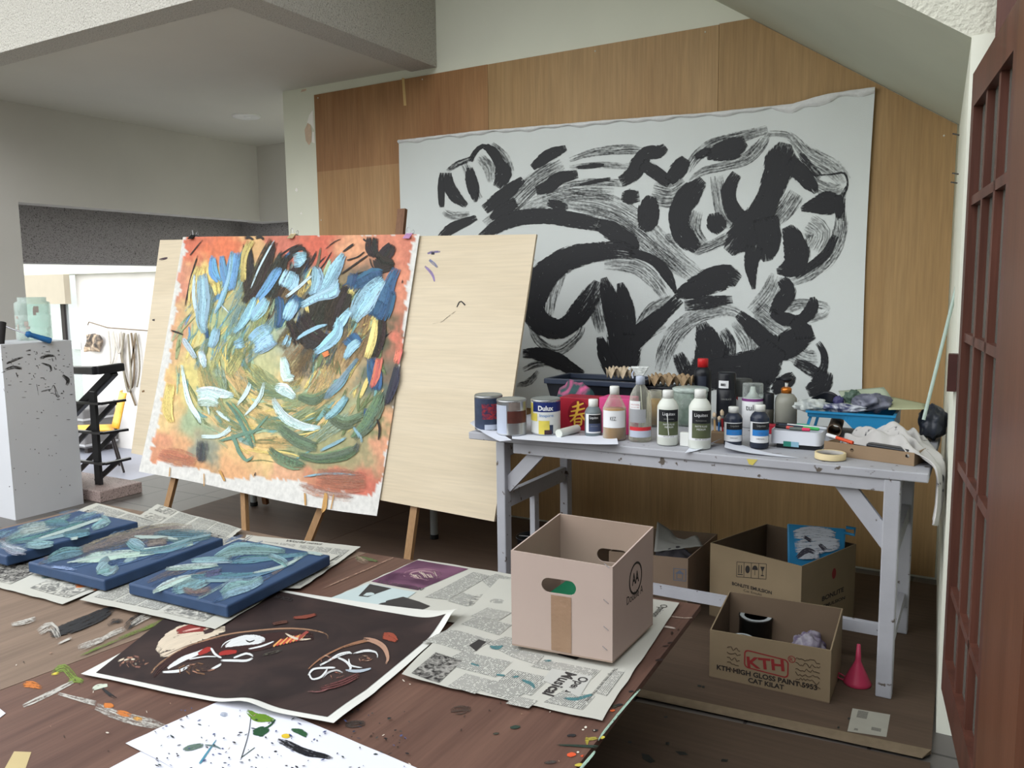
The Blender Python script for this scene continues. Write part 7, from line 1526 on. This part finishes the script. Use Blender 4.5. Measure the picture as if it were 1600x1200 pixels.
# black bag at the right end, rag over the edge, rod
pm = Pm(); q = atY(1463, 653, 3.16); crump(pm, V((q.x-0.012, q.y, TZ+0.066)), 0.042, 0.075, 0.058, 9.3, amp=0.32, f=2.6); tag(pm.build('bin_bag', plain('black grey bin bag', (48, 52, 62), 0.35, 0.5, 9), smooth=True), 'black and grey plastic bag against the wall at the table right end', 'bag')
m_rag2 = plain('paint stained white rag', (186, 184, 182), 0.9, 0.08, 12, bump=0.1, bscale=40, speck=(66, 66, 72), speck_amt=0.64, speck_scale=22)
cl_ = [V((-0.385, 2.94, TZ+0.022)), V((-0.30, 2.92, TZ+0.055)), V((-0.215, 2.89, TZ+0.058)), V((-0.150, 2.80, TZ+0.036)), V((-0.104, 2.74, TZ+0.010)), V((-0.098, 2.71, TZ-0.05)), V((-0.098, 2.69, TZ-0.11)), V((-0.102, 2.67, TZ-0.145))]
wd_ = [0.16, 0.24, 0.27, 0.27, 0.22, 0.16, 0.15, 0.16]
pc_ = catmull([list(p)+[w] for p, w in zip(cl_, wd_)], 0.012)
def ragf(u, v):
    k = v*(len(pc_)-1); i = min(int(k), len(pc_)-2); t = k-i; p = [x*(1-t)+y*t for x, y in zip(pc_[i], pc_[i+1])]
    s = (u-0.5); hang = max(0, min(1, (v-0.55)/0.15))
    fold = 0.014*math.sin(s*21+v*7+1.5*math.sin(v*9))+0.010*math.sin(v*26+u*8)*(1-hang)+0.012*mnoise.noise(V((u*5, v*7, 2)))+0.012*mnoise.noise(V((u*2.5, v*3, 5)))*(1-hang)
    if hang > 0.5: return V((p[0]+0.004+fold*0.5, p[1]+s*p[3], p[2]-0.01*math.sin(u*9)*hang*(v)))
    return V((p[0]+0.06*s*0.3, p[1]+s*p[3], max(TZ+0.004, p[2]+fold*1.2-0.02*abs(s))))
pm = Pm(); pm.grid(ragf, 44, 60); tag(pm.build('paint_rag', m_rag2, smooth=True, solid=0.003), 'paint stained white rag spilling over the right end of the table', 'cloth')
st0, st1 = atX(1500, 426, -0.112), atZ(1443, 656, TZ+0.13)
st1 = atY(1443, 656, 2.95); st0 = atY(1500, 426, 3.06)
pm = Pm(); pm.tube([st1, st0], 0.0055, 8); tag(pm.build('wooden_rod', plain('pale green rod', (168, 186, 178), 0.5, 0.08, 20)), 'thin pale green rod leaning against the right hand wall above the rag', 'rod')
# loose papers under the bottles
m_pw = plain('white copy paper', (216, 220, 230), 0.7, 0.01)
def tpaper(label, q, curl, seed):
    s_ = [onT(x, y, TZ+0.001) for x, y in q]; pm = Pm()
    def f(u, v):
        p = (s_[0]*(1-u)+s_[1]*u)*(1-v)+(s_[3]*(1-u)+s_[2]*u)*v
        return p+V((0, 0, 0.0008+curl(u, v)+0.0006*mnoise.noise(V((u*3, v*3, seed)))))
    pm.grid(f, 20, 10); tag(pm.build('paper_sheet', m_pw, smooth=True), label, 'paper', 'white papers under the bottles on the table')
tpaper('white paper curling up under the leftmost paint tin', [(734, 670), (781, 690), (800, 688), (750, 660)], lambda u, v: 0.022*(1-u)**2, 1)
tpaper('white paper strip lying under the tins and the amber bottle', [(800, 686), (966, 699), (963, 684), (800, 678)], lambda u, v: 0.010*u**4, 2)
tpaper('folded white paper peak beside the right white bottle', [(1070, 708), (1110, 702), (1128, 694), (1080, 697)], lambda u, v: 0.020*u**3, 3)
tpaper('white paper curl between the ink bottles and the table edge', [(1132, 708), (1250, 716), (1200, 708), (1134, 690)], lambda u, v: 0.018*(1-u)**3, 4)

# ------------------------------------------------------------------ boxes and things under the table
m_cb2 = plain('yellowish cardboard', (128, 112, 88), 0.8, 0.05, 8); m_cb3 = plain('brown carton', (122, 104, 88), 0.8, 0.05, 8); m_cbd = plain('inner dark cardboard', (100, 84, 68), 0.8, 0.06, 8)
FZ = 0.0147
GC = 'cartons under the table'
k0 = atZ(1108, 1058, FZ); k1 = atZ(1296, 1100, FZ); dx = (k1-k0); yn = V((-dx.y, dx.x, 0)).normalized()
dep = 0.235; k2 = k1+yn*dep; k3 = k0+yn*dep
hz = lambda px, py, P: atY(px, py, P.y).z-FZ
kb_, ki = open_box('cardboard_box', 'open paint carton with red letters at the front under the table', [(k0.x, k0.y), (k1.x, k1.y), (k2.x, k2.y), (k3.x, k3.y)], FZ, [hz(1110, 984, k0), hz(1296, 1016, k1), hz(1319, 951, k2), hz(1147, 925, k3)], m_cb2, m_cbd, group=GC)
fnk, Lk = ki[0][1], ki[0][2]
def kp(px, py):
    d = ray(px, py); xd = dx.normalized(); t = yn.dot(k0-CAM)/yn.dot(d); p = CAM+d*t-k0; return p.dot(xd), p.z
m_kred = plain('red box print', (128, 40, 40), 0.7, 0.05); m_kblk = plain('black box print 2', (36, 32, 30), 0.7, 0.05); m_hw = plain('ink handwriting', (84, 70, 56), 0.7, 0.1)
pm = Pm()
def ktext(st_, p0, p1, h, mi, bold):
    u0, v0 = kp(*p0); u1, v1 = kp(*p1); W_ = math.hypot(u1-u0, v1-v0); e = ((u1-u0)/W_, (v1-v0)/W_)
    pm.text(st_, (0, 0, 0), (1, 0, 0), (0, 1, 0), W_, h, mi, bold, conv=lambda a, b: fnk(u0+e[0]*a-e[1]*b, v0+e[1]*a+e[0]*b, -0.0006))
ktext('KTH', (1168, 1043), (1226, 1049), 0.036, 0, True)
ktext('KTH HIGH GLOSS PAINT 5953', (1120, 1046), (1277, 1079), 0.017, 1, True)
ktext('CAT KILAT', (1169, 1066), (1225, 1078), 0.016, 1, True)
ktext('R', (1234, 1033), (1239, 1034), 0.012, 0, False)
uc, vc = kp(1197, 1037); W_ = 0.135; H_ = 0.060
def rr_loop(w, h, r): return rrect(-w/2, w/2, -h/2, h/2, r)
o1_, o2_ = rr_loop(W_, H_, 0.014), rr_loop(W_-0.008, H_-0.008, 0.011); n = len(o1_); tl_ = 0.05
pm.add([fnk(uc+x, vc+y-tl_*x, -0.0006) for x, y in o1_]+[fnk(uc+x, vc+y-tl_*x, -0.0006) for x, y in o2_], [(i, (i+1) % n, n+(i+1) % n, n+i) for i in range(n)], 0)
uR, vR = kp(1237, 1030); n = 18
pm.add([fnk(uR+0.011*math.cos(2*PI*k/n), vR+0.011*math.sin(2*PI*k/n), -0.0006) for k in range(n)]+[fnk(uR+0.009*math.cos(2*PI*k/n), vR+0.009*math.sin(2*PI*k/n), -0.0006) for k in range(n)], [(k, (k+1) % n, n+(k+1) % n, n+k) for k in range(n)], 0)
pm.build('printed_lettering', [m_kred, m_kblk], kb_)
ks = Surf(fnk(0, 0, -0.0007), dx.normalized(), (0, 0, 1)); pm = Pm(); r5 = random.Random(9)
for (xa_, xb_, ya_, yb_) in ((1136, 1158, 1012, 1045), (1243, 1282, 1028, 1072)):
    y = ya_
    while y < yb_:
        x = xa_; pts = []
        while x < xb_: pts.append((x, y+r5.uniform(-3, 3)+(x-xa_)*0.2, 1.1)); x += r5.uniform(2, 4)
        ribbon(pm, ks, pts, (70, 56, 44), 0.05, 0, step=2, enddry=0); y += 8
pm.build('handwriting', m_paint, kb_)
def tin2(label, px, py, zt2, rpx, h):
    p = atZ(px, py, zt2); R = rpx*mpp(p); t = thing('paint_tin', label, 'paint tin', (p.x, p.y, FZ+0.005), 0, 'tins inside the paint carton')
    H = zt2-FZ-0.005
    lat(t, 'can_body', [(0, 0), (R, 0), (R, H-0.006), (R*1.03, H-0.004), (R*1.03, H), (R*0.95, H), (R*0.94, H-0.006), (0, H-0.006)], plain('dark tin', (52, 52, 50), 0.3, 0.2, 8, metal=0.7)); lat(t, 'lid', [(R*0.95, H), (R*0.90, H-0.004), (R*0.72, H-0.004), (R*0.70, H), (0, H)], plain('grey tin lid', (160, 166, 166), 0.5, 0.06, 8, metal=0.1))
    return t
tin2('grey lidded paint tin standing in the paint carton, taller one at the back', 1181, 962, 0.155, 25, 0.14)
tin2('second lidded paint tin in the paint carton, near its front left corner', 1160, 996, 0.152, 17, 0.11)
pm = Pm(); q = atZ(1270, 1000, 0.12); crump(pm, V((q.x-0.01, q.y-0.01, FZ+0.068)), 0.056, 0.050, 0.060, 5.7, amp=0.3, f=2.6, n=26); tag(pm.build('plastic_bag', photo_mat('clear purple bag', (92, 82, 104), (146, 142, 148), 16), smooth=True), 'crumpled clear plastic bag with purple contents inside the paint carton', 'bag')
# emulsion carton behind
bz = 0.3
q4 = [atZ(1110, 848, bz), atZ(1253, 885, bz), atZ(1338, 850, bz)]; q4.append(q4[0]+q4[2]-q4[1])
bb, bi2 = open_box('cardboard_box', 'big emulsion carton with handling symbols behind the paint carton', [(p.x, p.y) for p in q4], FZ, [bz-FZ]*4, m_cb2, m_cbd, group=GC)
dxb = (q4[1]-q4[0]); ynb = V((-dxb.y, dxb.x, 0)).normalized(); fnb = bi2[0][1]
def bpx(px, py):
    o = V((q4[0].x, q4[0].y, FZ)); d = ray(px, py); t = ynb.dot(o-CAM)/ynb.dot(d); p = CAM+d*t-o; return p.dot(dxb.normalized()), p.z
pm = Pm()
def btext(st_, p0, p1, h, mi, bold, fn_=fnb, cv=bpx):
    u0, v0 = cv(*p0); u1, v1 = cv(*p1); W_ = math.hypot(u1-u0, v1-v0); e = ((u1-u0)/W_, (v1-v0)/W_)
    pm.text(st_, (0, 0, 0), (1, 0, 0), (0, 1, 0), W_, h, mi, bold, conv=lambda a, b: fn_(u0+e[0]*a-e[1]*b, v0+e[1]*a+e[0]*b, -0.0006))
btext('BONLITE EMULSION', (1144, 914), (1206, 929), 0.013, 0, True); btext('Cat Emulsi', (1162, 924), (1190, 931), 0.009, 0, False)
# handling symbols: four framed pictograms
ua, va = bpx(1151, 901); ub_, vb = bpx(1197, 905); vt = bpx(1152, 878)[1]
slp = (vb-va)/(ub_-ua); w4 = (ub_-ua)/4; hS = (vt-va)
def bq_(u, v): return fnb(ua+u, va+v+slp*u, -0.0006)
def rect(u0, v0, u1, v1): pm.add([bq_(u0, v0), bq_(u1, v0), bq_(u1, v1), bq_(u0, v1)], [(0, 1, 2, 3)], 0)
for k in range(5): rect(k*w4-0.001, 0, k*w4+0.001, hS)
rect(0, -0.001, 4*w4, 0.001); rect(0, hS-0.001, 4*w4, hS+0.001)
for k, du in ((0, 0.3), (0, 0.65)): rect((k+du)*w4-0.0016, hS*0.25, (k+du)*w4+0.0016, hS*0.8)
rect(0.15*w4, hS*0.14, 0.85*w4, hS*0.2)
pm.add([bq_((1.5+0.32*math.cos(a_))*w4, hS*(0.55+0.26*math.sin(a_))) for a_ in [PI*2*i/12 for i in range(12)]], [tuple(range(12))], 0)
pm.add([bq_((2.5+0.38*math.cos(a_))*w4, hS*(0.55+0.30*math.sin(a_))) for a_ in [PI*i/10 for i in range(11)]], [tuple(range(11))], 0); rect(2.47*w4, hS*0.2, 2.53*w4, hS*0.6)
pm.add([bq_(3.2*w4, hS*0.8), bq_(3.8*w4, hS*0.8), bq_(3.56*w4, hS*0.5), bq_(3.44*w4, hS*0.5)], [(0, 1, 2, 3)], 0); rect(3.46*w4, hS*0.25, 3.54*w4, hS*0.5); rect(3.3*w4, hS*0.18, 3.7*w4, hS*0.25)
pm.build('printed_lettering', m_kblk, bb)
fnr = bi2[1][1]; dxr = (q4[2]-q4[1]); ynr = V((-dxr.y, dxr.x, 0)).normalized()
def rpx(px, py):
    o = V((q4[1].x, q4[1].y, FZ)); d = ray(px, py); t = ynr.dot(o-CAM)/ynr.dot(d); p = CAM+d*t-o; return p.dot(dxr.normalized()), p.z
pm = Pm(); btext('BONLITE', (1284, 940), (1318, 924), 0.018, 0, True, fnr, rpx); btext('EMULSION', (1286, 950), (1320, 936), 0.012, 0, True, fnr, rpx)
pm.build('printed_lettering', m_kblk, bb)
u, v = rpx(1303, 896); pm = Pm(); pm.add([fnr(u+0.014*math.cos(a_), v+0.020*math.sin(a_), -0.0006) for a_ in [2*PI*i/16 for i in range(16)]], [tuple(range(16))], 0); pm.build('printed_symbol', m_kred, bb)
# blue tray and bag of rags sticking out of it
pc0 = atZ(1272, 850, bz+0.02)
tt = thing('plastic_dish', 'blue plastic dish smeared with white paint standing in the emulsion carton', 'dish', (pc0.x, pc0.y+0.04, bz-0.10))
Yd = pc0.y+0.02
dq = [atY(1232, 882, Yd-0.02), atY(1318, 876, Yd+0.03), atY(1322, 826, Yd+0.07), atY(1230, 818, Yd+0.03)]
low = [p-V((0, 0, 0.07)) for p in dq[:2]]
nrmd = (dq[1]-dq[0]).cross(dq[3]-dq[0]).normalized()
if nrmd.y > 0: nrmd = -nrmd
pm = Pm(); pm.hexa([low[0], low[1], dq[2], dq[3]], [p-nrmd*0.02 for p in (low[0], low[1], dq[2], dq[3])]); pm.build('dish_body', m_btray, tt, bevel=0.006)
pm = Pm(); pm.tube([atY(1318, 832, Yd+0.06), atY(1335, 836, Yd+0.06), atY(1336, 826, Yd+0.07), atY(1322, 824, Yd+0.07)], 0.006, 6); pm.build('handle_lug', m_btray, tt)
ds = Surf(dq[0], (dq[1]-dq[0]), None or (dq[3]-dq[0])-(dq[1]-dq[0]).normalized()*(dq[3]-dq[0]).dot((dq[1]-dq[0]).normalized()), N=nrmd)
pm = Pm()
for q_ in ([(1240, 835, 14), (1270, 832, 22), (1305, 838, 18)], [(1242, 855, 20), (1275, 852, 28), (1312, 850, 18)], [(1246, 868, 12), (1280, 866, 16)]): ribbon(pm, ds, q_, (186, 192, 200), 0.14, 0, step=3)
for q_ in ([(1245, 872, 6), (1260, 860, 10), (1274, 864, 6)], [(1280, 850, 6), (1290, 860, 8)], [(1256, 838, 5), (1268, 846, 6)]): ribbon(pm, ds, q_, (56, 54, 66), 0.15, 0, step=3)
pm.build('paint_smear', m_paint, tt)
# left carton with newspaper
cz = 0.25
c4 = [None, atZ(1022, 868, cz), atZ(1075, 873, cz), atZ(1121, 834, cz)]
wv = (c4[2]-c4[1]).normalized(); nL = c4[2]-wv*0.30; c_back = nL+(c4[3]-c4[2])
lc, li = open_box('cardboard_box', 'smaller carton with crumpled newspaper at the left under the table', [(nL.x, nL.y), (c4[2].x, c4[2].y), (c4[3].x, c4[3].y), (c_back.x, c_back.y)], FZ, [cz-FZ]*4, m_cb3, m_cbd, group=GC)
fnl = li[0][1]; ynl = V((-wv.y, wv.x, 0))
def lpx(px, py):
    o = V((nL.x, nL.y, FZ)); d = ray(px, py); t = ynl.dot(o-CAM)/ynl.dot(d); p = CAM+d*t-o; return p.dot(wv), p.z
u, v = lpx(1062, 898); pm = Pm()
def lr(u0, v0, u1, v1): pm.add([fnl(u+u0, v+v0, -0.0006), fnl(u+u1, v+v0, -0.0006), fnl(u+u1, v+v1, -0.0006), fnl(u+u0, v+v1, -0.0006)], [(0, 1, 2, 3)], 0)
for q_ in ((-0.024, -0.024, 0.024, -0.021), (-0.024, 0.021, 0.024, 0.024), (-0.024, -0.024, -0.021, 0.024), (0.021, -0.024, 0.024, 0.024), (-0.012, -0.018, -0.009, 0.004), (0.009, -0.018, 0.012, 0.004), (-0.012, -0.018, 0.012, -0.015)): lr(*q_)
pm.add([fnl(u-0.018, v+0.003, -0.0006), fnl(u+0.018, v+0.003, -0.0006), fnl(u, v+0.018, -0.0006)], [(0, 1, 2)], 0); pm.build('printed_arrow', plain('grey blue box print', (90, 96, 110), 0.7), lc)
pm = Pm(); n0, n1, n2, n3 = atY(1022, 862, 2.96), atY(1098, 853, 3.05), atY(1088, 838, 3.16), atY(1027, 815, 3.12)
def nwf(u, v):
    p = (n0*(1-u)+n1*u)*(1-v)+(n3*(1-u)+n2*u)*v; return p+V((0, 0.02*math.sin(u*7)*v, -0.03*math.sin(u*PI)*(v)+0.006*mnoise.noise(V((u*5, v*5, 1)))))
pm.grid(nwf, 16, 10, 0); tag(pm.build('newspaper', [m_text2], smooth=True, solid=0.001), 'crumpled newspaper sticking out of the smaller carton under the table', 'newspaper')
pm = Pm(); crump(pm, V(((n0.x+n1.x)/2-0.02, 3.02, cz-0.055)), 0.075, 0.07, 0.045, 8.2, amp=0.25); tag(pm.build('dark_rag', plain('dark rag', (52, 50, 54), 0.9, 0.4, 14), smooth=True), 'dark rag bundle lying in the smaller carton under the newspaper', 'cloth')
# funnel, black pot
fp_ = atZ(1338, 1072, FZ); fn_t = thing('funnel', 'pink plastic funnel standing upside down beside the paint carton', 'funnel', (fp_.x, fp_.y+0.02, FZ))
m_pinkf = plain('pink funnel plastic', (176, 56, 84), 0.35, 0.03)
pm = Pm(); pm.lathe([(0.040, 0), (0.042, 0.004), (0.038, 0.012), (0.011, 0.070), (0.009, 0.075), (0.0055, 0.128), (0.004, 0.128), (0.008, 0.075), (0.036, 0.010), (0.040, 0)], n=28); pm.build('cone', m_pinkf, fn_t, True)
pm = Pm(); pm.tube([(-0.038, -0.01, 0.006), (-0.056, -0.012, 0.012), (-0.054, -0.008, 0.026), (-0.036, -0.008, 0.018)], 0.0025, 6); pm.build('hanging_lug', m_pinkf, fn_t, True)
bp_ = atZ(826, 838, 0.16); bk = thing('black_bucket', 'small black bucket on the floor behind the large cardboard box', 'bucket', (bp_.x+0.02, bp_.y, 0.0093))
pm = Pm(); pm.lathe([(0, 0), (0.055, 0), (0.07, 0.148), (0.075, 0.15), (0.075, 0.156), (0.066, 0.156), (0.052, 0.006), (0, 0.006)], n=24); pm.build('pail', m_bk, bk, True)
pm = Pm(); pm.tube([(0.072*math.cos(a_), 0.072*math.sin(a_)*0.3-0.02, 0.15+0.0*a_) for a_ in [PI*i/12 for i in range(13)]], 0.002, 6); pm.build('wire_handle', m_chrome, bk, True)

# ------------------------------------------------------------------ light
wd = bpy.data.worlds.new('overcast garden sky'); SC.world = wd; wd.use_nodes = True
nt = wd.node_tree; bg = nt.nodes['Background']
tc = nt.nodes.new('ShaderNodeTexCoord'); sx = nt.nodes.new('ShaderNodeSeparateXYZ'); nt.links.new(tc.outputs['Generated'], sx.inputs[0])
mr = nt.nodes.new('ShaderNodeMapRange'); mr.inputs[1].default_value = -1; mr.inputs[2].default_value = 1; nt.links.new(sx.outputs['Z'], mr.inputs[0])
r = ramp(nt, mr.outputs[0], [(0.0, (0.12, 0.125, 0.10, 1)), (0.47, (0.18, 0.195, 0.15, 1)), (0.53, (0.68, 0.70, 0.66, 1)), (0.66, (0.99, 1.0, 1.0, 1)), (1.0, (0.95, 1.0, 1.06, 1))])
nt.links.new(r.outputs['Color'], bg.inputs['Color']); bg.inputs['Strength'].default_value = 1.0
SC.view_settings.view_transform = 'Standard'; SC.view_settings.look = 'None'; SC.view_settings.gamma = 1.0; SC.view_settings.use_curve_mapping = False
SC.view_settings.exposure = 1.95
SC.cycles.transparent_max_bounces = 64; SC.cycles.max_bounces = 10; SC.cycles.diffuse_bounces = 6
SC.cycles.use_denoising = True
